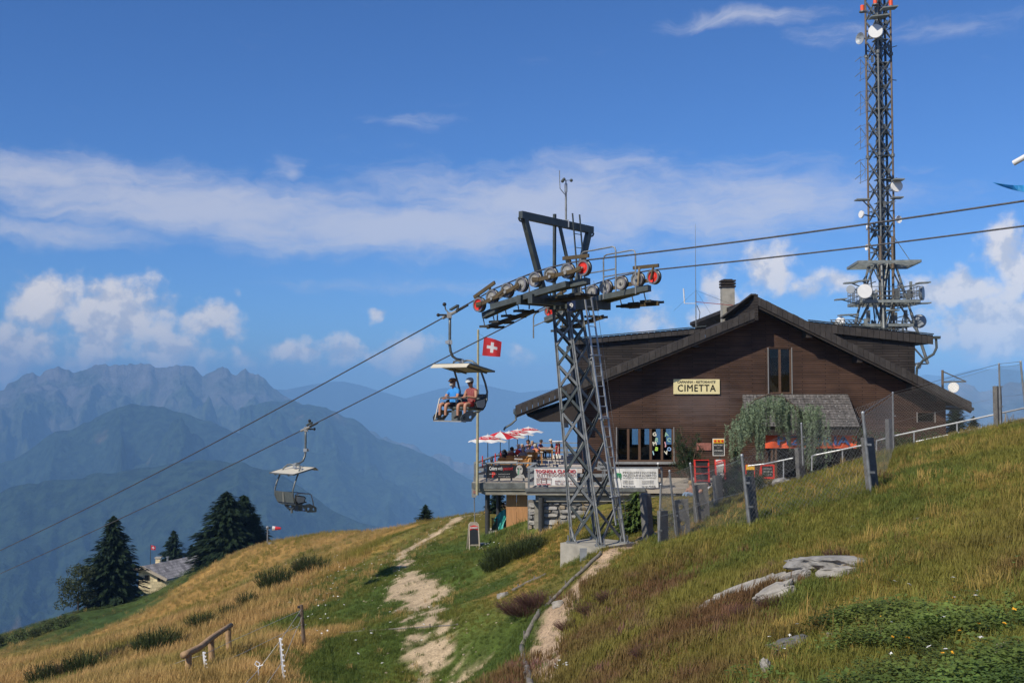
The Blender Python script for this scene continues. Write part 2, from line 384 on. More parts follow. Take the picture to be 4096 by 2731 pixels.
# mown contour bands across the dry meadow
band = sstep(0.25, 0.6, fbm(xf * 0.06 + 0.4 * yf * 0.02, zf * 0.55, 3))[:, None] * Wz[1][:, None] * (yf > 55)[:, None]
colr = colr * (1 - band * 0.35) + band * 0.35 * np.array([(0.20, 0.17, 0.05)])
gp = (0.47, 0.36, 0.23); tr = (0.43, 0.31, 0.20)
colr = colr * (1 - Wp[:, None]) + np.array([gp]) * (1 + 0.2 * nn) * Wp[:, None]
colr = colr * (1 - Wt[:, None]) + np.array([tr]) * (1 + 0.25 * nn) * Wt[:, None]
def ground_material():
    m = bpy.data.materials.new('ground_cover'); m.use_nodes = True; nt = m.node_tree; N = nt.nodes; L = nt.links; b = N['Principled BSDF']
    b.inputs['Roughness'].default_value = 0.95; b.inputs['Specular IOR Level'].default_value = 0.15
    a = N.new('ShaderNodeAttribute'); a.attribute_name = 'cover'
    tc = N.new('ShaderNodeTexCoord')
    def nz(s, d, r=0.65):
        n = N.new('ShaderNodeTexNoise'); n.inputs['Scale'].default_value = s; n.inputs['Detail'].default_value = d; n.inputs['Roughness'].default_value = r
        L.new(tc.outputs['Object'], n.inputs['Vector']); return n.outputs['Fac']
    f1, f2 = nz(2.6, 8), nz(19, 5)
    def mr(x, a0, b0):
        q = N.new('ShaderNodeMapRange'); q.inputs[1].default_value = 0.3; q.inputs[2].default_value = 0.7; q.inputs[3].default_value = a0; q.inputs[4].default_value = b0; L.new(x, q.inputs[0]); return q.outputs[0]
    mu = N.new('ShaderNodeMath'); mu.operation = 'MULTIPLY'; L.new(mr(f1, .72, 1.28), mu.inputs[0]); L.new(mr(f2, .65, 1.35), mu.inputs[1])
    vm = N.new('ShaderNodeVectorMath'); vm.operation = 'SCALE'; L.new(a.outputs['Color'], vm.inputs[0]); L.new(mu.outputs[0], vm.inputs['Scale'])
    L.new(vm.outputs[0], b.inputs['Base Color'])
    ad = N.new('ShaderNodeMath'); ad.operation = 'ADD'; L.new(f1, ad.inputs[0]); L.new(f2, ad.inputs[1])
    bp = N.new('ShaderNodeBump'); bp.inputs['Strength'].default_value = 0.8; bp.inputs['Distance'].default_value = 0.06; L.new(ad.outputs[0], bp.inputs['Height']); L.new(bp.outputs[0], b.inputs['Normal'])
    return m
GM = ground_material()
ny, nx = XX.shape
idx = np.arange(nx * ny).reshape(ny, nx)
quads = np.stack([idx[:-1, :-1], idx[:-1, 1:], idx[1:, 1:], idx[1:, :-1]], -1).reshape(-1, 4)
mp = Wp[quads].mean(1) > 0.5; mt = Wt[quads].mean(1) > 0.5
def sub_mesh(name, mask):
    q = quads[mask]; used, inv = np.unique(q, return_inverse=True); q = inv.reshape(-1, 4)
    me = bpy.data.meshes.new(name); V = np.stack([xf[used], yf[used], zf[used]], -1)
    me.vertices.add(len(V)); me.vertices.foreach_set('co', V.ravel()); me.loops.add(q.size); me.loops.foreach_set('vertex_index', q.ravel().astype(np.int32))
    me.polygons.add(len(q)); me.polygons.foreach_set('loop_start', np.arange(0, q.size, 4, dtype=np.int32)); me.polygons.foreach_set('loop_total', np.full(len(q), 4, np.int32))
    me.polygons.foreach_set('use_smooth', [True] * len(q))
    at_ = me.attributes.new('cover', 'FLOAT_COLOR', 'POINT'); C = np.ones((len(used), 4)); C[:, :3] = np.clip(colr[used], 0, 1); at_.data.foreach_set('color', C.ravel())
    me.materials.append(GM); me.update(calc_edges=True); me.validate()
    o = bpy.data.objects.new(name, me); COL.objects.link(o); o['kind'] = 'structure'; return o
sub_mesh('ground', ~(mp | mt)); sub_mesh('gravel_path', mp & ~mt); sub_mesh('hiking_trail', mt)

# ------------------------------------------------------------------ mountains
def mountain_material(name, forest, rock, bare, rock_lo, rock_hi, rscale):
    m = bpy.data.materials.new(name); m.use_nodes = True; nt = m.node_tree; N = nt.nodes; L = nt.links; b = N['Principled BSDF']
    b.inputs['Roughness'].default_value = 1.0; b.inputs['Specular IOR Level'].default_value = 0.0
    tc = N.new('ShaderNodeTexCoord')
    def nz(s, d, r=0.6, stretch=None):
        n = N.new('ShaderNodeTexNoise'); n.inputs['Scale'].default_value = s; n.inputs['Detail'].default_value = d; n.inputs['Roughness'].default_value = r
        v = tc.outputs['Object']
        if stretch:
            mp_ = N.new('ShaderNodeMapping'); mp_.inputs['Scale'].default_value = stretch; L.new(v, mp_.inputs[0]); v = mp_.outputs[0]
        L.new(v, n.inputs['Vector']); return n.outputs['Fac']
    def mr(x, lo, hi, a0=0., b0=1.):
        q = N.new('ShaderNodeMapRange'); q.interpolation_type = 'SMOOTHSTEP'
        for i, k in enumerate((lo, hi, a0, b0)): q.inputs[i + 1].default_value = k
        L.new(x, q.inputs[0]); return q.outputs[0]
    def mix(f, a, b_):
        n = N.new('ShaderNodeMix'); n.data_type = 'RGBA'; L.new(f, n.inputs[0])
        for s, v in ((6, a), (7, b_)):
            if isinstance(v, tuple): n.inputs[s].default_value = (*v, 1)
            else: L.new(v, n.inputs[s])
        return n.outputs[2]
    def add(a, b_, k=1.0):
        n = N.new('ShaderNodeMath'); n.operation = 'MULTIPLY_ADD'; L.new(a, n.inputs[0]); n.inputs[1].default_value = k; L.new(b_, n.inputs[2]); return n.outputs[0]
    at_ = N.new('ShaderNodeAttribute'); at_.attribute_name = 'rocky'
    fine = nz(0.02, 6, 0.7); mid = nz(0.0035, 6)
    c = mix(mr(fine, 0.35, 0.65), tuple(k * 0.45 for k in forest), tuple(k * 1.9 for k in forest))
    c = mix(mr(mid, 0.62, 0.75, 0, 0.8), c, bare)
    rk = mix(mr(nz(0.009, 7, 0.7, (1, 1, 0.35)), 0.3, 0.7), tuple(k * 0.5 for k in rock), rock)
    c = mix(mr(add(nz(rscale, 6, 0.6), at_.outputs['Fac'], 0.9), rock_lo, rock_hi), c, rk)
    L.new(c, b.inputs['Base Color'])
    bp = N.new('ShaderNodeBump'); bp.inputs['Strength'].default_value = 1.0; bp.inputs['Distance'].default_value = 30.0; L.new(add(nz(0.004, 8, 0.65), fine, 2.0), bp.inputs['Height']); L.new(bp.outputs[0], b.inputs['Normal'])
    return m
def mountain(name, crest, foot_d, foot_z, material, rough, gull, ncols, nrows, seed, rocky=0.0, power=0.85, gamp=1.0, jag=0.0):
    us = np.array([c[0] for c in crest], float); cp = np.array([tuple(at(*c)) for c in crest])
    s = np.linspace(us[0], us[-1], ncols); C = np.stack([np.interp(s, us, cp[:, k]) for k in range(3)], -1)
    t = np.concatenate([np.linspace(-0.35, 0, max(4, nrows // 8), endpoint=False), np.linspace(0, 1, nrows) ** 1.15])
    T, Sg = np.meshgrid(t, np.arange(ncols), indexing='ij'); Cx, Cy, Cz = C[Sg, 0], C[Sg, 1], C[Sg, 2]
    k = 1 - T * (1 - foot_d / C[Sg, 1].clip(foot_d + 1))
    X = Cx * k; Y = Cy * k
    D = np.abs(Cz - foot_z)
    prof = np.abs(T) ** power
    Z = Cz - prof * D
    run = np.cumsum(np.concatenate([[0], np.hypot(np.diff(C[:, 0]), np.diff(C[:, 1]))]))[Sg]
    a = run / gull; bT = T * D / gull
    wx = 0.55 * fbm(a.ravel() * 0.7 + seed, bT.ravel() * 0.9, 3).reshape(a.shape)
    rid = 1 - np.abs(fbm((a + wx).ravel() * 1.0 + seed * 3, bT.ravel() * 0.35 + seed, 5, 0.52).reshape(a.shape)) * 2.4
    rid2 = fbm(X.ravel() * 3.2 / gull, Y.ravel() * 3.2 / gull, 6, 0.55).reshape(a.shape)
    amp = rough * D * gamp * (0.10 + np.clip(T * 4, 0, 1) * np.clip(1.3 - T, 0.3, 1))
    amp = np.where(T < 0, rough * D * 0.2, amp)
    Z = Z + amp * (rid - 0.55) * 0.9 + amp * 0.5 * rid2
    if jag: jn = (1 - np.abs(fbm(run.ravel() / 260 + seed, T.ravel() * 3, 4, .55)) * 2.6).reshape(T.shape); Z = Z + jag * (jn - .35) * np.exp(-np.abs(T) * 9)
    n_ = T.shape; idx_ = np.arange(n_[0] * n_[1]).reshape(n_)
    q = np.stack([idx_[:-1, :-1], idx_[1:, :-1], idx_[1:, 1:], idx_[:-1, 1:]], -1).reshape(-1, 4)
    me = bpy.data.meshes.new(name); V = np.stack([X, Y, Z], -1).reshape(-1, 3)
    me.vertices.add(len(V)); me.vertices.foreach_set('co', V.ravel()); me.loops.add(q.size); me.loops.foreach_set('vertex_index', q.ravel().astype(np.int32))
    me.polygons.add(len(q)); me.polygons.foreach_set('loop_start', np.arange(0, q.size, 4, dtype=np.int32)); me.polygons.foreach_set('loop_total', np.full(len(q), 4, np.int32))
    me.polygons.foreach_set('use_smooth', [True] * len(q))
    at_ = me.attributes.new('rocky', 'FLOAT', 'POINT'); at_.data.foreach_set('value', (rocky * np.clip(1 - T * 2.2, 0, 1) + 0 * T).ravel())
    me.materials.append(material); me.update(calc_edges=True); me.validate()
    o = bpy.data.objects.new(name, me); COL.objects.link(o); o['kind'] = 'structure'; return o
MF = mountain_material('forested_mountain', (0.020, 0.033, 0.017), (0.26, 0.23, 0.20), (0.16, 0.12, 0.07), 0.70, 0.85, 0.0022)
MR_ = mountain_material('rocky_mountain', (0.045, 0.055, 0.028), (0.21, 0.19, 0.18), (0.14, 0.12, 0.06), 0.62, 0.86, 0.0025)
ridgeA = [(-140, 415), (-60, 398), (0, 386.5), (35, 375.6), (57, 367), (76, 366), (96, 362), (118, 362), (135, 363), (143, 361), (150, 358.5), (157, 360), (165, 364), (172, 366), (181, 370), (187, 367), (192, 365), (203, 371),
          (210, 367), (218, 365), (231, 370), (240, 369), (251, 370.6), (256, 374), (261, 379), (266, 382), (272, 388), (281, 397), (292, 402), (320, 412), (360, 430), (420, 450), (480, 465), (560, 490), (640, 530)]
mountain('rocky_massif', [(u, v, 9500) for u, v in ridgeA], 5200, -1350, MR_, 0.34, 800, 620, 170, 1.7, rocky=0.34, jag=44)
ridgeB = [(-200, 520), (-80, 490), (0, 462), (40, 440), (72, 428), (96, 418), (115, 411), (131, 407), (140, 408), (165, 410), (190, 414), (230, 424), (290, 440), (340, 462), (400, 490)]
mountain('forested_shoulder', [(u, v, 6300) for u, v in ridgeB], 3300, -1400, MF, 0.40, 900, 420, 140, 8.3, jag=14)
ridgeC = [(240, 410), (270, 403), (292, 402), (310, 403), (327, 407), (350, 418), (372, 432), (392, 443), (415, 450), (436, 459), (460, 474), (500, 492), (560, 510), (640, 530)]
mountain('forested_spur', [(u, v, 7400) for u, v in ridgeC], 4200, -1400, MF, 0.38, 800, 360, 130, 4.1, jag=14)
ridgeD = [(-240, 560), (-120, 520), (-40, 496), (30, 482), (100, 471), (160, 464), (200, 462), (240, 466), (275, 474), (300, 484), (330, 502), (360, 520), (400, 536), (470, 560), (560, 590)]
mountain('near_forested_slope', [(u, v, 4300) for u, v in ridgeD], 1500, -1400, MF, 0.34, 700, 460, 170, 2.9, jag=10)
ridgeE = [(200, 395), (258, 387), (285, 389), (310, 384), (330, 381), (345, 381), (362, 385), (385, 392), (405, 398), (440, 388), (480, 384), (520, 392), (560, 388), (620, 380), (700, 384), (800, 380), (880, 384), (926, 374), (945, 376), (975, 369), (1000, 368.5), (1030, 371), (1080, 370), (1160, 382)]
mountain('distant_range', [(u, v, 16500) for u, v in ridgeE], 11000, -1400, MF, 0.10, 2600, 300, 60, 6.6)
ridgeF = [(560, 520), (700, 480), (820, 440), (880, 418), (920, 402), (948, 390), (962, 386), (980, 391), (1000, 388), (1024, 381), (1060, 372), (1140, 380), (1220, 400)]
mountain('craggy_slope', [(u, v, 8200) for u, v in ridgeF], 3600, -1350, MR_, 0.16, 800, 240, 110, 9.4, rocky=0.38, jag=40)
fl = MB(); fl.add([(-23500, -6500, -1330), (23500, -6500, -1330), (23500, 19300, -1330), (-23500, 19300, -1330)], [(0, 1, 2, 3)])
vf = fl.build('valley_floor', MF); vf['kind'] = 'structure'
at_ = vf.data.attributes.new('rocky', 'FLOAT', 'POINT')

# ------------------------------------------------------------------ air
def haze_box():
    b = MB().mm((-24000, -7000, -1700), (24000, 19600, 450)); m = bpy.data.materials.new('haze_air'); m.use_nodes = True
    N = m.node_tree.nodes; N.remove(N['Principled BSDF']); pv = N.new('ShaderNodeVolumePrincipled')
    pv.inputs['Color'].default_value = (*HAZE_COL, 1); pv.inputs['Density'].default_value = HAZE_D; pv.inputs['Anisotropy'].default_value = -0.35
    m.node_tree.links.new(pv.outputs[0], N['Material Output'].inputs['Volume'])
    o = b.build('haze', m); o['kind'] = 'stuff'; return o
HAZE_COL = (0.29, 0.58, 1.0); HAZE_D = 0.000112
haze_box()
# ------------------------------------------------------------------ chairlift
galv = mat('galvanised_steel', (0.24, 0.25, 0.25), 0.55, 0.5, 0.35, 4, 0.1, 60)
dsteel = mat('dark_green_steel', (0.075, 0.088, 0.085), 0.5, 0.3, 0.3, 4, 0.1, 50)
olive = mat('olive_brown_steel', (0.105, 0.075, 0.036), 0.55, 0.3, 0.3, 4, 0.1, 50)
redp = mat('red_paint', (0.62, 0.035, 0.02), 0.45, 0, 0.15, 8)
alu = mat('pale_aluminium', (0.33, 0.32, 0.295), 0.45, 0.3, 0.15, 9)
rubber = mat('black_rubber', (0.018, 0.018, 0.018), 0.7, 0, 0.2, 10)
liner = mat('worn_sheave_rim', (0.20, 0.24, 0.20), 0.4, 0.5, 0, 3, col2=(0.26, 0.20, 0.24))
galv_d = mat('weathered_galvanised', (0.19, 0.20, 0.20), 0.6, 0.5, 0.3, 5, 0.1, 60)
rope_m = mat('wire_rope', (0.10, 0.10, 0.105), 0.5, 0.6, 0.6, 30, 0.6, 60)
conc = mat('concrete', (0.33, 0.31, 0.26), 0.9, 0, 0.22, 2.5, 0.35, 30)
steel_in = mat('bright_galvanised', (0.40, 0.42, 0.43), 0.5, 0.6, 0.2, 4)
whitep = mat('white_paint', (0.72, 0.71, 0.68), 0.5, 0, 0.06, 5)
navy = mat('navy_enamel', (0.015, 0.03, 0.09), 0.4, 0, 0.05, 5)

TD = Vector((-0.722, 0.692, 0)); PN = Vector((0.692, 0.722, 0)); UP = Vector((0, 0, 1))
GAUGE = 3.15
R1 = at(583.6, 267.5, 29.5)
def on_line(u, v):                         # a pixel on the vertical plane through train 1
    k = (u - CX) / F
    # R1 + s*TD with x/y = k*(depth ratio)
    r = ray(u, v); kk = r[0] / r[1]
    s = (R1.x - kk * R1.y) / (kk * TD.y - TD.x); y = R1.y + s * TD.y
    return s, at(u, v, y)
SH = [on_line(u, v) for u, v in ((583.6, 267.5), (567.4, 270.5), (550.4, 274.3), (535, 279), (521.5, 284), (507, 290), (492, 296.4), (479, 304.3))]
SR = 0.215
HEAD = Vector((1.6, 32.0, at(568, 306, 32).z)); BASE = Vector((2.42, 31.2, at(597, 540.5, 31.2).z))
tower = thing('lift_tower', 'green steel lattice chairlift tower numbered 9 on concrete footing', 'lift tower', BASE)
def corner(t, i, j, a0=1.04, a1=0.56):
    c = BASE.lerp(HEAD, t); a = a0 + (a1 - a0) * t
    return c + TD * (i * a / 2) + PN * (j * a / 2)
LEGS = [(-1, -1), (-1, 1), (1, 1), (1, -1)]
for (i, j) in LEGS:
    b = MB(); p, q = corner(0, i, j), corner(1, i, j); w = 0.11
    # angle iron: two flanges
    b.bar(p, q, w, 0.014, up=TD); b.bar(p + PN * (-j * w / 2) * 0 + TD * (-i * 0.0), q, 0.014, w, up=TD)
    o = b.build('leg', galv, tower)
    bp = MB(); c = corner(0, i, j); bp.box(c + Vector((0, 0, -0.02)), (0.30, 0.30, 0.04))
    for bx, by in ((-.1, -.1), (.1, -.1), (.1, .1), (-.1, .1)): bp.cyl(c + Vector((bx, by, 0)), c + Vector((bx, by, 0.16)), 0.018, n=6)
    bp.build('base_plate', galv, tower)
lev = [0.0, 0.15, 0.29, 0.42, 0.54, 0.65, 0.745, 0.83, 0.91, 0.985]
for k in range(4):
    (i0, j0), (i1, j1) = LEGS[k], LEGS[(k + 1) % 4]
    for n, (a, c) in enumerate(zip(lev[:-1], lev[1:])):
        nrm = (TD * (i0 + i1) + PN * (j0 + j1)).normalized()
        for (pa, pc, off) in (((i0, j0), (i1, j1), 0.015), ((i1, j1), (i0, j0), -0.015)):
            b = MB(); p = corner(a, *pa) + nrm * off; q = corner(c, *pc) + nrm * off
            b.bar(p, q, 0.075, 0.012, up=nrm); b.bar(p - nrm * 0.03, q - nrm * 0.03, 0.012, 0.06, up=nrm)
            b.build('brace', galv_d if (n + k) % 2 == 0 else dsteel, tower)
# ladder on the uphill side
lad0 = at(619.5, 524, 30.9); lad1 = at(588, 297, 31.6)
ldir = PN
ldn = (lad1 - lad0).normalized()
b1 = MB(); b2 = MB()
for b_, sg in ((b1, -0.15), (b2, 0.15)):
    b_.bar(lad0 + ldir * sg - ldn * (0.5 if sg > 0 else 0.0), lad1 + ldir * sg, 0.05, 0.03, up=TD); b_.build('ladder_rail', steel_in, tower)
L_ = (lad1 - lad0).length
for k in range(int(L_ / 0.29)):
    p = lad0 + ldn * (0.15 + k * 0.29); MB().cyl(p - ldir * 0.15, p + ldir * 0.15, 0.012, n=6).build('ladder_rung', steel_in, tower)
for t in (0.12, 0.46, 0.74):
    p = lad0.lerp(lad1, t); c = corner(t + 0.03, -1, 1); MB().bar(p - ldir * 0.22, p + ldir * 0.2, 0.09, 0.03).bar(p, c, 0.05, 0.05).build('ladder_bracket', steel_in, tower)
sfw = MB(); sfw.cyl(lad0 + ldir * 0.28 + Vector((0, 0, 0.2)), lad1 + ldir * 0.26 + Vector((0, 0, 0.5)), 0.008, n=4); sfw.build('safety_wire', rope_m, tower)
cond = MB(); c0 = corner(0.06, 1, -1); cond.tube([c0, c0 + Vector((0.1, -0.1, -0.35)), c0 + Vector((0.24, -0.2, -0.55)), c0 + Vector((0.26, -0.22, -0.75))], 0.035, 8); cond.build('cable_conduit', galv, tower)
# head box and cross beams
hb = MB(); hb.prism([corner(0.985, i, j, 1.04, 0.72) for i, j in LEGS], Vector((0, 0, 0.42))); hb.build('head_box', dsteel, tower)
hz0 = HEAD.z
mid1 = R1 + TD * 2.03; mid2 = mid1 + PN * GAUGE
hcen = (mid1 + mid2) / 2; zc = SH[3][1].z - 0.55
cb = MB(); 
for s in (-0.22, 0.22): cb.bar(Vector((*(hcen + TD * s - PN * 1.75).xy, zc)), Vector((*(hcen + TD * s + PN * 1.75).xy, zc)), 0.16, 0.26)
cb.build('cross_arm', dsteel, tower)
MB().prism([Vector((*(hcen + TD * (i * 0.42) + PN * (j * 0.5)).xy, hz0 + 0.3)) for i, j in LEGS], Vector((0, 0, zc - hz0 - 0.25))).build('head_pedestal', dsteel, tower)
npos = at(571.3, 305.5, 31.35)
npl = MB().box(npos + TD * -0.13 * 0 , (0.24, 0.02, 0.30), Matrix.Rotation(0.02, 3, 'Z')).build('number_plate', navy, tower)
lettering(npl, '9', 0.22, whitep, npos + Vector((-0.055, -0.014, -0.075)), bold=0.006)
# sheave trains
rim_me = MB().lathe((0, 0, 0), (0, 1, 0), [(0.165, -0.05), (0.215, -0.05), (0.215, -0.028), (0.19, -0.02), (0.19, 0.02), (0.215, 0.028), (0.215, 0.05), (0.165, 0.05), (0.165, -0.05)], 24).mesh('sheave_rim', liner, smooth=False)
tyre_me = MB().lathe((0, 0, 0), (0, 1, 0), [(0.165, 0.045), (0.222, 0.045), (0.222, 0.09), (0.165, 0.09)], 24).mesh('sheave_tyre', rubber)
disc_prof = [(0.165, -0.045), (0.155, -0.02), (0.09, -0.012), (0.075, -0.03), (0.05, -0.035), (0.0, -0.035)]
disc_me = {'grey': MB().lathe((0, 0, 0), (0, 1, 0), disc_prof + [(0.0, 0.03), (0.165, 0.03)], 20).mesh('sheave_disc', alu),
           'red': MB().lathe((0, 0, 0), (0, 1, 0), disc_prof + [(0.0, 0.03), (0.165, 0.03)], 20).mesh('sheave_disc', redp)}
axle_me = MB().cyl((0, -0.09, 0), (0, 0.09, 0), 0.028, n=8).mesh('axle', alu)
Mrot = Matrix((TD * -1, PN, UP)).transposed().to_4x4()       # local y = across the line (away), -y faces the camera
def train(off, flip, vis):
    cs = [c + PN * off for s, c in SH]
    for k, c in enumerate(cs):
        M = Mrot.copy(); M.translation = c - BASE
        o = part('sheave', rim_me, tower, M)
        d = part('sheave_disc', disc_me['red' if k in (0, 7) else 'grey'], o); part('tyre', tyre_me, o); part('axle', axle_me, o)
    fr = -PN * (0.11 if not flip else -0.11)
    for a, e in ((0, 3), (4, 7)):
        m = MB(); p = cs[a + (0 if a else 0)]; 
        m.bar(cs[a] + fr - UP * 0.05, cs[e] + fr - UP * 0.05, 0.03, 0.11); o = m.build('rocker_plate', olive, tower)
        for q in (0.3, 0.62):
            pp = cs[a].lerp(cs[e], q) + fr - UP * 0.05
            MB().cyl(pp - fr.normalized() * -0.01, pp + fr.normalized() * 0.05, 0.045, n=10).build('pivot_bolt', alu, tower)
    for k in (0, 2, 3, 4, 5, 7):
        p = cs[k] + fr * 1.15
        k2 = 1 if k < 4 and k != 3 else (2 if k == 3 else (5 if k == 4 else 6))
        q = cs[k].lerp(cs[k2], 0.45) + fr * 1.15 - UP * 0.06
        MB().bar(p, q, 0.03, 0.10).build('rocker_arm', olive, tower)
    main = MB(); bk = PN * (0.2 if not flip else -0.2)
    main.tube([cs[0] + bk - UP * 0.34, cs[3] + bk - UP * 0.34, cs[4] + bk - UP * 0.34, cs[7] + bk - UP * 0.32], 0.12, 4); main.build('train_beam', dsteel, tower)
    main = MB(); main.bar(cs[1] - UP * 0.36, cs[6] - UP * 0.30, 0.16, 0.16); main.build('train_beam', dsteel, tower)
    for a, e in ((0, 1), (7, 6)):
        p = cs[a].lerp(cs[e], -0.35) + UP * 0.30 - PN * 0.02; q = cs[a].lerp(cs[e], 1.25) + UP * 0.36 - PN * 0.02
        MB().bar(p, q, 0.05, 0.10).build('rope_catcher', olive, tower)
        MB().bar(p.lerp(q, 0.75), cs[a].lerp(cs[e], 0.8) + bk * 0.7 - UP * 0.2, 0.05, 0.05).bar(p.lerp(q, 0.2), cs[a] + bk * 0.7 - UP * 0.1, 0.05, 0.05).build('catcher_bracket', olive, tower)
train(0.0, False, True); train(GAUGE, True, True)
# catwalk steps between the trains, both sides of the head
stepm = mat('open_grating', (0.05, 0.052, 0.05), 0.7, 0.4, 0.3, 30)
def steps(off, inner):
    for s in (0.55, 1.0, 1.45, 2.7, 3.2, 3.7, 4.1):
        z = np.interp(s, [q[0] for q in SH], [q[1].z for q in SH]) - 0.62
        c = Vector((*(R1 + TD * s + PN * (off + inner)).xy, z))
        m = MB()
        for g in range(6): m.bar(c + TD * (-0.17 + g * 0.068) - PN * 0.32, c + TD * (-0.17 + g * 0.068) + PN * 0.32, 0.03, 0.05)
        m.bar(c - TD * 0.2 - PN * 0.32, c + TD * 0.2 - PN * 0.32, 0.03, 0.07).bar(c - TD * 0.2 + PN * 0.32, c + TD * 0.2 + PN * 0.32, 0.03, 0.07)
        m.build('catwalk_step', stepm, tower)
        MB().cyl(c + PN * 0.3 * (-1 if inner > 0 else 1), Vector((*(R1 + TD * s + PN * (off + inner * 0.35)).xy, z + 0.35)), 0.018, n=5).build('step_hanger', galv, tower)
    za = SH[6][1].z - 0.72; zb = SH[0][1].z - 0.72
    MB().bar(Vector((*(R1 + TD * 4.3 + PN * (off + inner * 1.0)).xy, za - 0.1)), Vector((*(R1 + TD * 2.4 + PN * (off + inner)).xy, SH[4][1].z - 0.72)), 0.07, 0.12).build('catwalk_beam', olive, tower)
    MB().bar(Vector((*(R1 + TD * 1.7 + PN * (off + inner * 1.0)).xy, zb)), Vector((*(R1 + TD * 0.3 + PN * (off + inner)).xy, zb)), 0.07, 0.12).build('catwalk_beam', olive, tower)
steps(0.0, 0.62); steps(GAUGE, 0.66)
# guard rail hoops
def hoop(pts, r=0.022):
    MB().tube(pts, r, 6).build('guard_rail', galv, tower)
def hoop_at(s0, s1, off, zlo, hgt_):
    a = Vector((*(R1 + TD * s0 + PN * off).xy, np.interp(s0, [q[0] for q in SH], [q[1].z for q in SH]) + zlo))
    c = Vector((*(R1 + TD * s1 + PN * off).xy, np.interp(s1, [q[0] for q in SH], [q[1].z for q in SH]) + zlo))
    u_ = UP * hgt_; k = (c - a).normalized() * 0.12
    hoop([a, a + u_ - UP * 0.12, a + u_ - UP * 0.03 + k * 0.3, a + u_ + k, c + u_ - k, c + u_ - UP * 0.03 - k * 0.3, c + u_ - UP * 0.12, c])
    hoop([a + u_ * 0.5, c + u_ * 0.5], 0.018)
hoop_at(-0.35, 0.9, 0.95, -0.6, 1.25); hoop_at(-0.3, 0.85, 1.9, -0.6, 1.25); hoop_at(2.7, 4.0, 0.75, -0.55, 0.75); hoop_at(2.9, 4.1, GAUGE - 0.7, -0.9, 0.75)
# lifting gantry on top
gl, gr = at(520.5, 214.5, 30.6), at(592, 230, 32.85)
MB().bar(gl, gr, 0.15, 0.21).build('gantry_beam', dsteel, tower)
for e, sg in ((gl, -1), (gr, 1)):
    c = e + PN * (sg * -0.02) - UP * 0.14
    MB().tube([c + PN * (0.09 * math.sin(a)) + UP * (0.06 - 0.10 * math.cos(a)) for a in np.linspace(-1.6, 1.6, 9)], 0.028, 6).build('gantry_hook', dsteel, tower)
def strut(a, b_, w): MB().bar(a, b_, w, w, up=TD).build('gantry_strut', dsteel, tower)
strut(gl.lerp(gr, 0.05) - UP * 0.08, Vector((*mid1.lerp(mid2, 0.22).xy, zc + 0.1)), 0.15)
strut(gl.lerp(gr, 0.95) - UP * 0.08, Vector((*mid1.lerp(mid2, 0.62).xy, zc + 0.1)), 0.15)
gm = gl.lerp(gr, 0.53); strut(gm + UP * 0.28 - PN * 0.06 + TD * 0.14, Vector((*(mid1.lerp(mid2, 0.4) + TD * 0.15).xy, zc)), 0.075)
strut(gm - PN * 0.02, Vector((*(mid1.lerp(mid2, 0.55) - TD * 0.3).xy, zc)), 0.075)
l0 = gl.lerp(gr, 0.72) + UP * 0.35 - TD * 0.12; l1 = Vector((*(mid1.lerp(mid2, 0.62) - TD * 0.35).xy, zc + 0.2))
for sg in (-0.16, 0.16): MB().bar(l0 + PN * sg, l1 + PN * sg, 0.04, 0.03, up=TD).build('ladder_rail', dsteel, tower)
for k in range(1, 6): p = l0.lerp(l1, k / 6.0 + 0.08); MB().cyl(p - PN * 0.16, p + PN * 0.16, 0.012, n=5).build('ladder_rung', dsteel, tower)
# anemometer (lifts away from the gantry)
ap = gl.lerp(gr, 0.62) + UP * 0.08
an = thing('anemometer', 'cup anemometer on a thin steel pole above lift tower', 'anemometer', ap)
atop = Vector((ap.x, ap.y, at(565, 180, ap.y).z))
MB().cyl(ap - UP * 0.12, atop - UP * 0.35, 0.03, n=8).build('pole', galv, an)
MB().cyl(atop - UP * 0.35, atop - UP * 0.1, 0.045, n=10).cyl(atop - UP * 0.1, atop, 0.02, n=6).build('sensor_head', steel_in, an)
MB().box(ap - UP * 0.05, (0.18, 0.1, 0.22)).build('clamp', steel_in, an)
for a in (0.1, 2.2, 4.3):
    d = Vector((math.cos(a), math.sin(a), 0)); MB().cyl(atop, atop + d * 0.14, 0.008, n=4).build('cup_arm', dsteel, an)
    MB().sphere(atop + d * 0.16, 0.05, 8, 5).build('cup', dsteel, an)
MB().tube([atop - UP * 0.45, atop - UP * 0.4 - PN * 0.08, atop - UP * 0.28 - PN * 0.26, atop - PN * 0.28, atop + UP * 0.25 - PN * 0.28], 0.012, 5).build('lightning_rod', galv, an)
# foundation
fnd = thing('concrete_footing', 'weathered concrete block under the lift tower', 'footing', BASE)
ft = BASE.z - 0.04
A = at(559, 556, 30.2); 
def fpt(p, z): return Vector((p.x, p.y, z))
cL = corner(0, 1, -1); cF = corner(0, -1, -1); cR = corner(0, -1, 1); cB = corner(0, 1, 1)
fcen = BASE
pl = [BASE + TD * 0.74 - PN * 0.76, BASE - TD * 0.74 - PN * 0.76, BASE - TD * 0.74 + PN * 0.78, BASE + TD * 0.74 + PN * 0.78]
MB().prism([fpt(p, ft - 1.5) for p in pl], Vector((0, 0, 1.5))).build('plinth', conc, fnd)
tr_ = at(586, 560, 29.95)
MB().box(Vector((tr_.x - 0.08, tr_.y - 0.12, ft - 0.62)), (0.19, 0.08, 1.3)).build('cable_duct', steel_in, fnd)

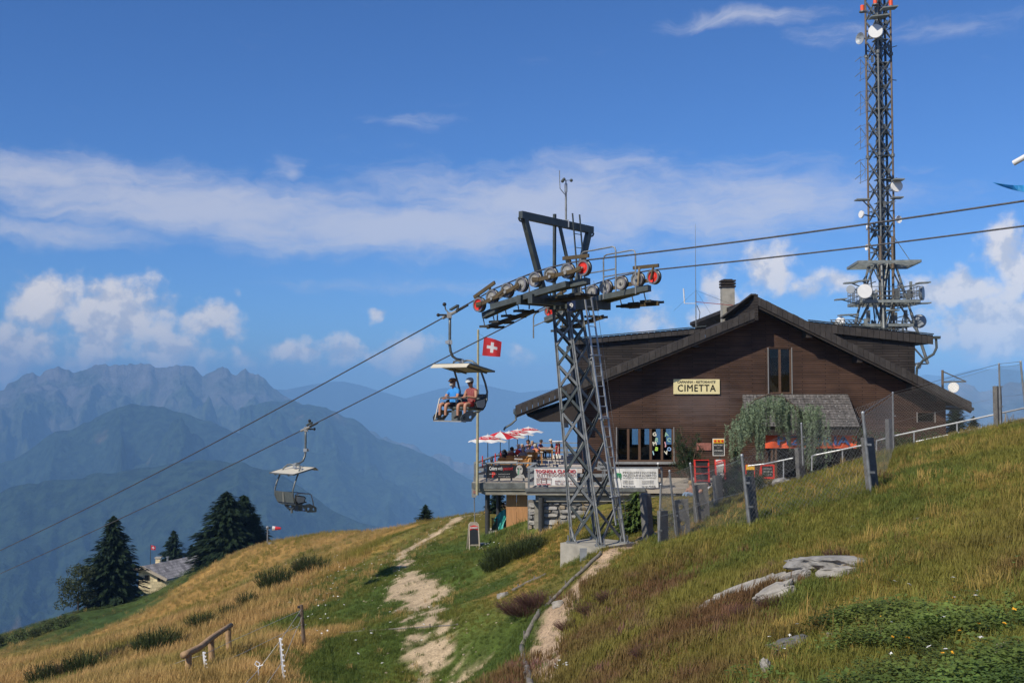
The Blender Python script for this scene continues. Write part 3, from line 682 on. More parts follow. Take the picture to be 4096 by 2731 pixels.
# ------------------------------------------------------------------ haul ropes
def rope(off, left, label):
    pts = []
    zs = SH[0][1].z + 0.2
    Rr = R1 + PN * off; end = at(1024, 202, 21.7); 
    for s in np.linspace(-60, -11, 12): pts.append(Vector((*(Rr + TD * s).xy, 4.30 + (-11 - s) * 0.035 + DZ)))
    for s in np.linspace(-11, -0.3, 8)[1:]:
        k = (s + 11) / 11; pts.append(Vector((*(Rr + TD * s).xy, (4.30 + DZ) * (1 - k) + zs * k - 0.05 * math.sin(math.pi * k))))
    for s, c in SH: pts.append(c + PN * off + UP * 0.205)
    p0 = pts[-1]; s0 = SH[-1][0]; sL, zL = left
    for k in np.linspace(0, 1, 26)[1:]:
        s = s0 + (sL - s0) * k; pts.append(Vector((*(Rr + TD * s).xy, p0.z + (zL - p0.z) * k - 0.22 * math.sin(math.pi * k))))
    sl = (pts[-1].z - pts[-3].z) / 2 / ((sL - s0) / 25)
    for e in (15, 40, 80): pts.append(Vector((*(Rr + TD * (sL + e)).xy, zL + sl * e)))
    o = MB().tube(pts, 0.021, 6).build('haul_rope', rope_m, smooth=True); tag(o, label, 'cable'); return pts
DZ = at(1024, 202, 21.7).z - 4.30
rp1 = rope(0.0, (39.5, at(0, 553, 56.7).z), 'taut steel haul rope carrying the occupied chair')
rp2 = rope(GAUGE, (47.6, at(0, 576, 64.6).z), 'taut steel haul rope carrying the empty chair')
def rope_at(off, s):
    p = R1 + TD * s + PN * off
    pts = rp1 if off == 0 else rp2
    ss = [(Vector(q) - R1 - PN * off).dot(TD) for q in pts]
    return Vector((p.x, p.y, float(np.interp(s, ss, [q.z for q in pts]))))

# ------------------------------------------------------------------ chairs (seats face across the line)
seatm = mat('dark_seat_shell', (0.085, 0.10, 0.098), 0.5, 0, 0.2, 6)
panelm = mat('pale_side_panel', (0.40, 0.39, 0.34), 0.6, 0, 0.12, 6)
canm = mat('cream_canopy', (0.54, 0.50, 0.40), 0.55, 0, 0.06, 3)
frame_m = mat('chair_tube', (0.16, 0.175, 0.17), 0.45, 0.5, 0.2, 8)
def make_chair(name, label, loc, fwd, W, sg=1):
    t = thing(name, label, 'lift chair', loc)
    def Q(f, w, z): return Vector(loc) + fwd * f + W * w + UP * z
    C = -0.50
    b = MB(); b.tube([Q(0, 0, 0.05), Q(0, 0, -0.4), Q(0, 0, -0.95), Q(-0.03, 0, -1.12), Q(-0.12, 0, -1.28), Q(-0.28, 0, -1.36), Q(C, 0, -1.38)], 0.042, 8); h = b.build('hanger', frame_m, t, smooth=True)
    MB().box(Q(0, 0, -0.86), (0.14, 0.14, 0.13)).box(Q(0.1, 0, -0.86), (0.12, 0.03, 0.1)).build('clamp_collar', steel_in, h)
    g = MB(); g.cyl(Q(0, -0.30, -0.02 + 0.085 * sg), Q(0, 0.30, -0.02 - 0.085 * sg), 0.05, 0.05, 8); g.box(Q(0.02, 0, -0.04), (0.14, 0.14, 0.18)); gr_ = g.build('rope_grip', alu, t)
    MB().bar(Q(0.02, -0.05 * sg, 0.12), Q(0.02, -0.38 * sg, 0.24), 0.1, 0.05).bar(Q(0.02, -0.38 * sg, 0.24), Q(0.02, -0.34 * sg, 0.06), 0.04, 0.06).tube([Q(0.02, 0.05, 0.05), Q(0.03, 0.16, 0.14), Q(0.04, 0.18, 0.26)], 0.022, 6).build('grip_lever', dsteel, gr_)
    MB().sphere(Q(0.04, 0.2, 0.30), 0.062, 8, 6).cyl(Q(0.05, 0.1, -0.03), Q(0.2, 0.26, -0.03), 0.03, n=6).sphere(Q(0.22, 0.28, -0.03), 0.055, 8, 6).build('guide_roller', rubber, gr_)
    MB().tube([Q(0.0, -0.30 * sg, 0.075), Q(0, -0.8 * sg, 0.22)], [0.048, 0.024], 6).build('rope_sleeve', rubber, gr_)
    MB().box(Q(C, 0, -1.44), (0.13, 0.13, 0.17)).build('swivel_block', steel_in, t)
    for s in (-1, 1):
        MB().tube([Q(C, 0.04 * s, -1.43), Q(C - 0.02, 0.22 * s, -1.40), Q(C - 0.05, 0.40 * s, -1.42), Q(C - 0.12, 0.52 * s, -1.52), Q(C - 0.26, 0.585 * s, -1.75), Q(C - 0.42, 0.60 * s, -2.1), Q(C - 0.50, 0.60 * s, -2.35), Q(C - 0.48, 0.60 * s, -2.6), Q(C - 0.36, 0.60 * s, -2.82), Q(C - 0.15, 0.60 * s, -2.95), Q(C + 0.1, 0.60 * s, -2.97)], 0.032, 8).build('side_frame', frame_m, t, smooth=True)
    # canopy: tilted roof with a folded front lip
    top = [(0.42, -0.80, -1.50), (0.42, 0.80, -1.50), (-0.62, 0.80, -1.72), (-0.62, -0.80, -1.72)]
    MB().prism([Q(C + f, w, z) for f, w, z in top], Vector((0, 0, -0.03))).build('canopy', canm, t)
    cn = t.children[-1]
    lip = [(0.425, -0.80, -1.50), (0.425, 0.80, -1.50), (0.56, 0.80, -1.60), (0.56, -0.80, -1.60)]
    MB().prism([Q(C + f, w, z) for f, w, z in lip], Vector((0, 0, -0.025))).build('canopy_lip', canm, cn)
    for w in (-0.45, 0.45): MB().bar(Q(C + 0.42, w, -1.56), Q(C - 0.62, w, -1.78), 0.05, 0.04).build('canopy_rib', frame_m, cn)
    for (a, c) in ((0, 1), (1, 2), (2, 3), (3, 0)): MB().bar(Q(C + top[a][0], top[a][1], top[a][2] - 0.015), Q(C + top[c][0], top[c][1], top[c][2] - 0.015), 0.035, 0.05).build('canopy_edge', frame_m, cn)
    # seat and back
    MB().prism([Q(C + 0.16, -0.58, -2.86), Q(C + 0.16, 0.58, -2.86), Q(C - 0.34, 0.58, -2.92), Q(C - 0.34, -0.58, -2.92)], Vector((0, 0, 0.06))).build('seat', seatm, t)
    bk = MB(); bk.prism([Q(C - 0.36, -0.57, -2.84), Q(C - 0.36, 0.57, -2.84), Q(C - 0.47, 0.57, -2.42), Q(C - 0.47, -0.57, -2.42)], -fwd * 0.05); bo = bk.build('backrest', seatm, t)
    MB().bar(Q(C - 0.52, 0.0, -2.84 + .02), Q(C - 0.535, 0.0, -2.44), 0.02, 0.02).build('back_seam', panelm, bo)
    for s in (-1, 1):
        prof = [(-0.40, -2.52), (0.02, -2.60), (0.08, -2.68), (0.0, -2.86), (-0.30, -2.90), (-0.40, -2.78)]
        MB().prism([Q(C + f, 0.625 * s, z) for f, z in prof], W * 0.02 * s).build('side_panel', rubber, t); sp = t.children[-1]
        MB().prism([Q(C + f * 0.8 - 0.03, 0.648 * s, -2.70 + (z + 2.70) * 0.72) for f, z in prof], W * 0.008 * s).build('panel_insert', panelm, sp)
        fp = [(0.10, -2.92), (0.28, -2.90), (0.56, -3.04), (0.62, -3.12), (0.60, -3.24), (0.18, -3.24), (-0.05, -3.02)]
        # side cheek of the footrest, with two round holes
        me = plate_with_holes([(f, z) for f, z in fp], [(0.47, -3.13, 0.055), (0.22, -3.10, 0.055)])
        M = Matrix((fwd, W, UP)).transposed().to_4x4(); M.translation = fwd * C + W * (0.61 * s)
        me.materials.append(frame_m); part('footrest_cheek', me, t, M)
    fr_ = MB(); fr_.prism([Q(C + 0.40, -0.62, -3.25), Q(C + 0.40, 0.62, -3.25), Q(C + 0.60, 0.62, -3.25), Q(C + 0.60, -0.62, -3.25)], Vector((0, 0, 0.035))); fr_.build('footrest', alu, t)
    MB().tube([Q(C + 0.55, 0.60, -3.2), Q(C + 0.42, 0.60, -2.75), Q(C + 0.36, 0.60, -2.56), Q(C + 0.28, 0.58, -2.52), Q(C - 0.3, 0.6, -2.47)], 0.022, 6).build('safety_bar', alu, t)
    MB().tube([Q(C + 0.30, 0.58, -2.53), Q(C + 0.33, 0.0, -2.53), Q(C + 0.30, -0.58, -2.53), Q(C - 0.3, -0.6, -2.47)], 0.018, 6).build('safety_bar', frame_m, t)
    MB().tube([Q(C + 0.1, -0.12, -2.86), Q(C + 0.12, -0.12, -2.60), Q(C + 0.12, 0.0, -2.56), Q(C + 0.12, 0.12, -2.60), Q(C + 0.1, 0.12, -2.86)], 0.016, 6).build('divider_loop', frame_m, t)
    MB().prism([Q(C + 0.30, -0.13, -2.92), Q(C + 0.30, 0.13, -2.92), Q(C + 0.10, 0.13, -2.92), Q(C + 0.10, -0.13, -2.92)], Vector((0, 0, -0.3))).build('ski_box', frame_m, t)
    MB().tube([Q(C - 0.2, -0.25, -2.94), Q(C - 0.15, -0.22, -3.05), Q(C - 0.12, 0, -3.12), Q(C - 0.15, 0.22, -3.05), Q(C - 0.2, 0.25, -2.94)], 0.03, 6).cyl(Q(C - 0.12, 0, -3.08), Q(C - 0.12, 0, -3.28), 0.045, n=8).build('under_spring', frame_m, t)
    return t
def plate_with_holes(poly, holes, th=0.015):
    bm = bmesh.new(); edges = []
    vs = [bm.verts.new((f, 0, z)) for f, z in poly]; edges += [bm.edges.new((vs[i], vs[(i + 1) % len(vs)])) for i in range(len(vs))]
    for hx, hz, r in holes:
        hv = [bm.verts.new((hx + r * math.cos(a), 0, hz + r * math.sin(a))) for a in np.linspace(0, 2 * math.pi, 12, endpoint=False)]
        edges += [bm.edges.new((hv[i], hv[(i + 1) % 12])) for i in range(12)]
    bmesh.ops.triangle_fill(bm, use_beauty=True, edges=edges)
    # drop faces that fell inside holes
    for f in list(bm.faces):
        c = f.calc_center_median()
        if any((c.x - hx) ** 2 + (c.z - hz) ** 2 < (r * 0.9) ** 2 and all(any(abs((v.co.x - hx) ** 2 + (v.co.z - hz) ** 2 - r * r) < 1e-4 for _ in (0,)) for v in f.verts) for hx, hz, r in holes): bm.faces.remove(f)
    r_ = bmesh.ops.extrude_face_region(bm, geom=list(bm.faces)); bmesh.ops.translate(bm, vec=(0, th, 0), verts=[g for g in r_['geom'] if isinstance(g, bmesh.types.BMVert)])
    bmesh.ops.recalc_face_normals(bm, faces=bm.faces)
    me = bpy.data.meshes.new('plate'); bm.to_mesh(me); bm.free(); return me
CH1 = rope_at(0, 5.28); CH2 = rope_at(GAUGE, 17.0)
chair1 = make_chair('lift_chair', 'double lift chair with two riders under cream canopy', CH1, -PN, TD, 1)
chair2 = make_chair('lift_chair', 'empty double lift chair with cream canopy seen from behind', CH2, PN, -TD, -1)
# ------------------------------------------------------------------ mountain restaurant
def siding_material(name, base, pitch, board=1.6, gap=0.0, worn=None):
    m = bpy.data.materials.new(name); m.use_nodes = True; nt = m.node_tree; N = nt.nodes; L = nt.links; b = N['Principled BSDF']
    b.inputs['Roughness'].default_value = 0.75; b.inputs['Specular IOR Level'].default_value = 0.25
    tc = N.new('ShaderNodeTexCoord'); sp = N.new('ShaderNodeSeparateXYZ'); L.new(tc.outputs['Object'], sp.inputs[0])
    cb = N.new('ShaderNodeCombineXYZ')
    ad = N.new('ShaderNodeMath'); ad.operation = 'ADD'; L.new(sp.outputs[0], ad.inputs[0]); L.new(sp.outputs[1], ad.inputs[1])
    L.new(ad.outputs[0], cb.inputs[0]); L.new(sp.outputs[2], cb.inputs[1])
    br = N.new('ShaderNodeTexBrick'); L.new(cb.outputs[0], br.inputs['Vector'])
    br.inputs['Scale'].default_value = 1.0; br.inputs['Brick Width'].default_value = board; br.inputs['Row Height'].default_value = pitch
    br.inputs['Mortar Size'].default_value = 0.016; br.inputs['Mortar Smooth'].default_value = 0.3; br.inputs['Bias'].default_value = 0.0
    br.offset = 0.37; br.offset_frequency = 2
    br.inputs['Color1'].default_value = (*[c * 0.78 for c in base], 1); br.inputs['Color2'].default_value = (*[c * 1.25 for c in base], 1); br.inputs['Mortar'].default_value = (*[c * 0.30 for c in base], 1)
    nz = N.new('ShaderNodeTexNoise'); nz.inputs['Scale'].default_value = 0.7; nz.inputs['Detail'].default_value = 6; L.new(cb.outputs[0], nz.inputs['Vector'])
    mr = N.new('ShaderNodeMapRange'); mr.inputs[1].default_value = 0.3; mr.inputs[2].default_value = 0.7; mr.inputs[3].default_value = 0.66; mr.inputs[4].default_value = 1.32; L.new(nz.outputs['Fac'], mr.inputs[0])
    sc = N.new('ShaderNodeVectorMath'); sc.operation = 'SCALE'; L.new(br.outputs['Color'], sc.inputs[0]); L.new(mr.outputs[0], sc.inputs['Scale'])
    out = sc.outputs[0]
    if worn:                                   # bleached patch of boards, with ragged board ends
        (wx, wz, rx, rz) = worn
        n2 = N.new('ShaderNodeTexNoise'); n2.inputs['Scale'].default_value = 1.0; n2.inputs['Detail'].default_value = 5
        mp_ = N.new('ShaderNodeMapping'); mp_.inputs['Scale'].default_value = (0.8, 6.0, 1); L.new(cb.outputs[0], mp_.inputs[0]); L.new(mp_.outputs[0], n2.inputs['Vector'])
        vs = N.new('ShaderNodeVectorMath'); vs.operation = 'SUBTRACT'; L.new(cb.outputs[0], vs.inputs[0]); vs.inputs[1].default_value = (wx, wz, 0)
        vm_ = N.new('ShaderNodeVectorMath'); vm_.operation = 'MULTIPLY'; L.new(vs.outputs[0], vm_.inputs[0]); vm_.inputs[1].default_value = (1 / rx, 1 / rz, 0)
        ln = N.new('ShaderNodeVectorMath'); ln.operation = 'LENGTH'; L.new(vm_.outputs[0], ln.inputs[0])
        su = N.new('ShaderNodeMath'); su.operation = 'SUBTRACT'; L.new(n2.outputs['Fac'], su.inputs[0]); L.new(ln.outputs['Value'], su.inputs[1])
        m2 = N.new('ShaderNodeMapRange'); m2.inputs[1].default_value = -0.5; m2.inputs[2].default_value = 0.25; m2.inputs[4].default_value = 0.34; L.new(su.outputs[0], m2.inputs[0])
        mx = N.new('ShaderNodeMix'); mx.data_type = 'RGBA'; L.new(m2.outputs[0], mx.inputs[0]); L.new(out, mx.inputs[6]); mx.inputs[7].default_value = (0.20, 0.155, 0.145, 1); out = mx.outputs[2]
    L.new(out, b.inputs['Base Color'])
    bp = N.new('ShaderNodeBump'); bp.inputs['Strength'].default_value = 0.7; bp.inputs['Distance'].default_value = 0.02; L.new(br.outputs['Fac'], bp.inputs['Height']); bp.invert = True; L.new(bp.outputs[0], b.inputs['Normal'])
    return m
FD = 57.0
def fa(u, v, d=FD): return at(u, v, d)
W0 = fa(600, 479); FB = Vector((fa(583, 479).x, FD, W0.z))
house = thing('mountain_restaurant', 'large brown slat-clad mountain restaurant with broad gabled roof', 'restaurant', (FB.x, FD, FB.z))
wc = fa(700, 402)
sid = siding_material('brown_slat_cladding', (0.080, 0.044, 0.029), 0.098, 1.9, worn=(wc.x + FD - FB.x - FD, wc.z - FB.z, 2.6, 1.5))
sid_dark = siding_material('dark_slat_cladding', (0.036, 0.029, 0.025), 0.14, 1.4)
roofm = siding_material('dark_slate_roofing', (0.040, 0.033, 0.028), 0.30, 0.45)
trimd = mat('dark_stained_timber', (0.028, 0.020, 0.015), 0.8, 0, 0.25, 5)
slate = mat('dark_fibre_slate', (0.036, 0.030, 0.026), 0.75, 0, 0.3, 3, 0.2, 20)
slate2 = mat('dark_fibre_slate_light', (0.047, 0.040, 0.035), 0.75, 0, 0.3, 3, 0.2, 20)
glass = bpy.data.materials.new('window_glass'); glass.use_nodes = True
def _glass():
    nt = glass.node_tree; N = nt.nodes; L = nt.links; N.remove(N['Principled BSDF'])
    t = N.new('ShaderNodeBsdfTransparent'); t.inputs[0].default_value = (0.62, 0.68, 0.70, 1); g = N.new('ShaderNodeBsdfGlossy'); g.inputs['Roughness'].default_value = 0.03
    f = N.new('ShaderNodeFresnel'); f.inputs[0].default_value = 1.45; m = N.new('ShaderNodeMixShader'); L.new(f.outputs[0], m.inputs[0]); L.new(t.outputs[0], m.inputs[1]); L.new(g.outputs[0], m.inputs[2]); L.new(m.outputs[0], N['Material Output'].inputs[0])
_glass()
metal_trim = mat('grey_metal_trim', (0.30, 0.29, 0.27), 0.5, 0.4, 0.1, 6)
tim = mat('brown_window_timber', (0.10, 0.055, 0.03), 0.6, 0, 0.2, 8)
grey_pl = mat('grey_weathered_timber', (0.24, 0.245, 0.245), 0.8, 0, 0.2, 6)
# front wall built from panels round its openings: (u0,u1,v_top,v_bot)
def wall_front():
    xl = FB.x; xr = fa(947, 479).x; zb = FB.z - 0.3
    def roof_z(x):                                 # underside of the two roof planes on the facade plane
        ap = fa(755, 309, FD - 0.95); le = fa(516, 407, FD - 0.95); ra = fa(755, 296, FD - 0.95); re = fa(971, 403, FD - 0.95)
        if x <= ap.x: return le.z + (ap.z - le.z) * (x - le.x) / (ap.x - le.x) - 0.40
        return ra.z + (re.z - ra.z) * (x - ra.x) / (re.x - ra.x) - 0.44
    holes = [(fa(617, 427), fa(673.4, 460.7)), (fa(768.5, 347.5), fa(791.5, 393)), (fa(768, 431), fa(859, 474)), (fa(917.5, 412), fa(934.5, 421.5))]
    xs = sorted({xl, xr, fa(755, 400).x} | {p.x for h in holes for p in h} | set(np.linspace(xl, xr, 14)))
    b = MB()
    for x0, x1 in zip(xs[:-1], xs[1:]):
        xm = (x0 + x1) / 2; cuts = [(zb, None)]
        segs = [(zb, 1e9)]
        for a, c in holes:
            if a.x - 1e-6 <= xm <= c.x + 1e-6:
                ns = []
                for s0, s1 in segs:
                    if c.z > s0 and a.z < s1: ns += [(s0, c.z), (a.z, s1)]
                    else: ns.append((s0, s1))
                segs = ns
        for s0, s1 in segs:
            if s1 > 1e8: t0, t1 = roof_z(x0), roof_z(x1)
            else: t0 = t1 = s1
            poly = [(x0, FD, s0), (x1, FD, s0), (x1, FD, t1), (x0, FD, t0)]
            b.prism(poly, (0, 0.25, 0))
    return b, xl, xr, zb
wb, XL, XR, ZB = wall_front(); wb.build('front_wall', sid, house)
FDP = 19.0
MB().mm((XL, FD + 0.26, ZB - 3), (XL + 0.25, FD + 5.0, fa(568, 421).z)).build('side_wall', sid, house)
MB().mm((XR - 0.25, FD + 0.26, ZB), (XR, FD + FDP, fa(947, 405).z)).build('side_wall', sid, house)
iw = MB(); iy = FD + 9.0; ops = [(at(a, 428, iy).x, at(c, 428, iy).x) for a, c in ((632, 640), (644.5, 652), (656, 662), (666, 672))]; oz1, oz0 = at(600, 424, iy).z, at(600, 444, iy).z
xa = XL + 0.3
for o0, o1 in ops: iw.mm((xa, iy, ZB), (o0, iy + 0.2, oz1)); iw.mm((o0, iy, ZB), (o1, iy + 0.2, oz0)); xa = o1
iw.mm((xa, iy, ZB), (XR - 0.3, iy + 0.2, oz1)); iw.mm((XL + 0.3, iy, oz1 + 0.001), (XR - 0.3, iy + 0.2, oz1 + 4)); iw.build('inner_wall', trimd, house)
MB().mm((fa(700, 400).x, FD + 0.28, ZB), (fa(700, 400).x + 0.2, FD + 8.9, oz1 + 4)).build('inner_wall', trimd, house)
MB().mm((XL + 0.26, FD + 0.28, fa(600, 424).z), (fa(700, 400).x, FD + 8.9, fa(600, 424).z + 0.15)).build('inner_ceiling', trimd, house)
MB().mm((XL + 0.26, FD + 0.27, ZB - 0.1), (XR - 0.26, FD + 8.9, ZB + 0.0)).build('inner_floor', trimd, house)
# windows
def window(u0, u1, v0, v1, n, frame_w=0.07, sill=True, bars=None, fm=None):
    a, c = fa(u0, v0), fa(u1, v1); fm = fm or tim
    y = FD + 0.10
    f = MB(); f.mm((a.x, y - .05, c.z), (a.x + frame_w, y + .05, a.z)).mm((c.x - frame_w, y - .05, c.z), (c.x, y + .05, a.z)).mm((a.x + frame_w, y - .05, a.z - frame_w), (c.x - frame_w, y + .05, a.z)).mm((a.x + frame_w, y - .05, c.z), (c.x - frame_w, y + .05, c.z + frame_w))
    o = f.build('window', fm, house)
    w = (c.x - a.x) / n
    for k in range(1, n): MB().mm((a.x + k * w - 0.06, y - 0.052, c.z + frame_w), (a.x + k * w + 0.06, y + 0.052, a.z - frame_w)).build('mullion', fm, o)
    for k in range(n):
        MB().mm((a.x + k * w + (0.06 if k else frame_w), y - 0.004, c.z + frame_w), (a.x + (k + 1) * w - (0.06 if k < n - 1 else frame_w), y + 0.004, a.z - frame_w)).build('pane', glass, o)
    for x, s in ((a.x - 0.03, -1), (c.x + 0.03, 1)): MB().mm((x - 0.025, FD - 0.03, c.z - 0.02), (x + 0.025, FD + 0.1, a.z + 0.02)).build('edge_trim', metal_trim, o)
    if sill: MB().mm((a.x - 0.1, FD - 0.12, c.z - 0.14), (c.x + 0.1, FD + 0.06, c.z - 0.021)).build('sill', grey_pl, o)
    return o
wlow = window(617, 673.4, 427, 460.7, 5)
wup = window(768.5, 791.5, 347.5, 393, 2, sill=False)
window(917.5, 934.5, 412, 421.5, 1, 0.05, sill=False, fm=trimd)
# paper letters hung in two of the panes
lcol = [mat('paper_' + n, c, 0.8, 0, 0.05) for n, c in (('cream', (.7, .68, .55)), ('lime', (.45, .7, .1)), ('blue', (.25, .4, .65)), ('pink', (.75, .4, .45)), ('green', (.3, .5, .35)), ('cyan', (.4, .65, .7)))]
for (u, txt, cols) in ((656, 'GRMBI', (0, 4, 0, 1, 5)), (668, 'ACJOV', (4, 4, 3, 2, 0))):
    for k, ch in enumerate(txt):
        p = fa(u + (0.8 if k % 2 else -0.8), 434 + k * 4.6); lettering(wlow, ch, 0.27, lcol[cols[k]], (p.x - 0.1, FD + 0.07, p.z - 0.1), xdir=(1, 0, 0.25 * (-1) ** k), ydir=(-0.25 * (-1) ** k, 0, 1), bold=0.012)
# roof planes with barge boards, overhanging the facade
BY = FD - 0.95
def roof_plane(e, a, name, th=0.20, FDP=19.0):
    e, a = Vector(e), Vector(a)
    MB().prism([e, a, a + Vector((0, FDP + 1.6, 0)), e + Vector((0, FDP + 1.6, 0))], (0, 0, -th)).build(name, roofm, house)
    o = house.children[-1]
    # verge tiles along the front edge
    n = int((a - e).length / 0.30); d = (a - e) / n; up = Vector((0, 0, 1))
    t1, t2 = MB(), MB()
    for k in range(n):
        p = e + d * k; q = p + d * 0.94; h = 0.40
        lift = random.uniform(-0.012, 0.012); (t1 if k % 3 else t2).prism([p + up * (0.05 + lift) - Vector((0, 0.03, 0)), q + up * (0.05 + lift) - Vector((0, 0.03, 0)), q - up * h - Vector((0, 0.03, 0)), p - up * h - Vector((0, 0.03, 0))], (0, -0.05 - random.uniform(0, .012), 0))
        t1.prism([p + up * (0.055 + lift), q + up * (0.055 + lift), q + up * (0.055 + lift) + Vector((0, 0.5, 0)), p + up * (0.055 + lift) + Vector((0, 0.5, 0))], (0, 0, -0.03))
    for t, m_ in ((t1, slate), (t2, slate2)):
        vo = t.build('verge_tiles', m_, o); vo['kind'] = 'stuff'
    MB().bar(e - up * 0.45 + Vector((0, 0.02, 0)), a - up * 0.45 + Vector((0, 0.02, 0)), 0.10, 0.14).build('barge_board', trimd, o)
    return o
LE, LA = fa(516, 407, BY), fa(755, 310, BY); RA, RE = fa(755, 296, BY), fa(971, 402.5, BY)
rl = roof_plane(LE, LA, 'roof', FDP=9.0); rr = roof_plane(RE, RA, 'roof')
# raised ridge end: a clad upstand tapering back
rdg = MB(); q0 = LA + Vector((-0.02, 0.02, -0.25)); q1 = RA + Vector((-0.02, 0.02, 0.02))
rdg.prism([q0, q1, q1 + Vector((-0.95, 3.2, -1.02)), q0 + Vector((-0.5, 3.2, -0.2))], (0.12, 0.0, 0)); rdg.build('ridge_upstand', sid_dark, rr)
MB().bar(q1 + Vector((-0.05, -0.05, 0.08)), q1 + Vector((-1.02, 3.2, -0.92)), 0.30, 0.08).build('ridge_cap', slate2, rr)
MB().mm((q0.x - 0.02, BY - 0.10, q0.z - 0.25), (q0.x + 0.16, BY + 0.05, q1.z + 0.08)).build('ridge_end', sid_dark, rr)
# purlin ends
for u, v in ((751, 319), (696, 343.5), (639, 367), (809, 334), (860, 359), (914.5, 386.5), (939, 397.5), (584, 391)):
    p = fa(u, v, BY + 0.12); MB().mm((p.x - 0.14, BY + 0.1, p.z - 0.16), (p.x + 0.14, FD, p.z + 0.16)).build('purlin', trimd, house)
# eave box and gutters
e0, e1 = fa(533, 409), fa(567, 421)
MB().prism([Vector((LE.x + 0.6, BY + 0.3, LE.z - 0.45)), Vector((FB.x, BY + 0.3, LE.z + 0.5)), Vector((FB.x, BY + 0.3, e1.z)), Vector((e0.x + 0.35, BY + 0.3, e1.z))], (0, 9.0, 0)).build('eave_box', trimd, house)
MB().cyl(LE + Vector((-0.05, 0, -0.28)), LE + Vector((-0.05, 10.0, -0.28)), 0.09, n=8).tube([LE + Vector((-0.02, 0.1, -0.3)), LE + Vector((0.0, 0.05, -0.62)), LE + Vector((-0.25, 0.02, -0.85)), LE + Vector((-0.55, 0, -1.02)), LE + Vector((-0.62, 0, -1.15))], 0.055, 7).build('gutter', dsteel, house)
MB().cyl(RE + Vector((0.08, 0, -0.30)), RE + Vector((0.08, FDP, -0.30)), 0.09, n=8).build('gutter', dsteel, house)
# dormers: clad front cheeks behind the verge and low metal-edged roofs
def dormer(poly, roof_a, roof_b, d, th, depth, nm):
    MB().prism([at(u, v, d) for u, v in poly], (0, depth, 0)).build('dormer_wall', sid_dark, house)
    a, c = at(*roof_a, d - 0.14), at(*roof_b, d - 0.14)
    MB().prism([a, c, c + Vector((0, depth + .6, 0)), a + Vector((0, depth + .6, 0))], (0, 0, -th)).build('dormer_roof', slate, house); o = house.children[-1]
    n = int((c - a).length / 0.32); t1, t2 = MB(), MB(); dd = (c - a) / n
    for k in range(n):
        p = a + dd * k; q = p + dd * 0.93
        (t1 if k % 4 else t2).prism([p + Vector((0, -0.02, 0.05)), q + Vector((0, -0.02, 0.05)), q + Vector((0, -0.02, -th - 0.05)), p + Vector((0, -0.02, -th - 0.05))], (0, -0.05, 0))
    for t, m_ in ((t1, slate), (t2, slate2)):
        t.build('verge_tiles', m_, o)['kind'] = 'stuff'
    MB().bar(a + Vector((0, -0.05, 0.10)), c + Vector((0, -0.05, 0.10)), 0.2, 0.05).build('edge_flashing', dsteel, o)
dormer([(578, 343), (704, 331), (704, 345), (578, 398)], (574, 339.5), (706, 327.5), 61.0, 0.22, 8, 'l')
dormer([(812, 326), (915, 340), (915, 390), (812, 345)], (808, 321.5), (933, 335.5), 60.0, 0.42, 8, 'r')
gp = at(936, 338, 59.6)
MB().tube([gp, gp + Vector((0.02, 0, -0.5)), gp + Vector((-0.15, 0, -0.85)), gp + Vector((-0.7, 0.1, -1.2)), gp + Vector((-0.95, 0.3, -1.6)), gp + Vector((-1.0, 0.35, -2.4))], 0.07, 7).box(gp + Vector((0.05, 0.0, 0.05)), (0.3, 0.3, 0.15)).build('downpipe', dsteel, house)
# chimney
cp = at(722.8, 320, 63.5); cq = at(734.7, 287, 63.5)
ch = MB().mm((cp.x, 63.5, cp.z - 1.5), (cq.x, 64.2, cq.z)).build('chimney', conc, house)
for k in range(3): MB().mm((cp.x - 0.06, 63.44, cq.z + 0.02 + k * 0.16), (cq.x + 0.06, 64.26, cq.z + 0.12 + k * 0.16)).build('cowl_ring', trimd, ch)
MB().mm((cp.x + 0.1, 63.6, cq.z), (cq.x - 0.1, 64.1, cq.z + 0.5)).build('flue', trimd, ch)
# porch roof with slates
shm = siding_material('weathered_shingles', (0.125, 0.115, 0.105), 0.16, 0.22)
pt = [fa(742.3, 394.6), fa(847.8, 394.3), at(859.7, 426.6, 54.6), at(747.5, 426.3, 54.6)]
pr = MB().prism(pt, (0, 0.10, -0.12)).build('porch_roof', shm, house)
sn = mat('bright_nail_head', (0.55, 0.54, 0.5), 0.5, 0.2, 0)
sh = MB()
rows = 13
for r in range(rows):                                  # overlapping shingle courses
    t0 = r / rows; t1_ = (r + 1) / rows
    a0, a1 = Vector(pt[0]).lerp(pt[3], t0), Vector(pt[1]).lerp(pt[2], t0); b0, b1 = Vector(pt[0]).lerp(pt[3], t1_ + 0.01), Vector(pt[1]).lerp(pt[2], t1_ + 0.01)
    n = 30
    for k in range(n):
        f0, f1 = k / n + 0.002, (k + 1) / n - 0.002; j = random.uniform(0, 0.025)
        sh.prism([a0.lerp(a1, f0) + Vector((0, -0.02, 0.01)), a0.lerp(a1, f1) + Vector((0, -0.02, 0.01)), b0.lerp(b1, f1) + Vector((0, -0.04, 0.02 + j)), b0.lerp(b1, f0) + Vector((0, -0.04, 0.02 + j))], (0, -0.012, 0.02))
sh.build('shingles', [mat('shingle_grey', (0.115, 0.105, 0.098), 0.85, 0, 0.55, 5, 0.3, 30)], pr)['kind'] = 'stuff'
nl = MB()
for r in range(1, 12, 2):
    for k in range(8):
        t = r / rows; f = (k + 0.5 + 0.5 * (r % 4 == 1)) / 8.5; p = Vector(pt[0]).lerp(pt[3], t).lerp(Vector(pt[1]).lerp(pt[2], t), f); nl.box(p + Vector((random.uniform(-.1,.1), -0.07, 0.04)), (0.05, 0.02, 0.035))
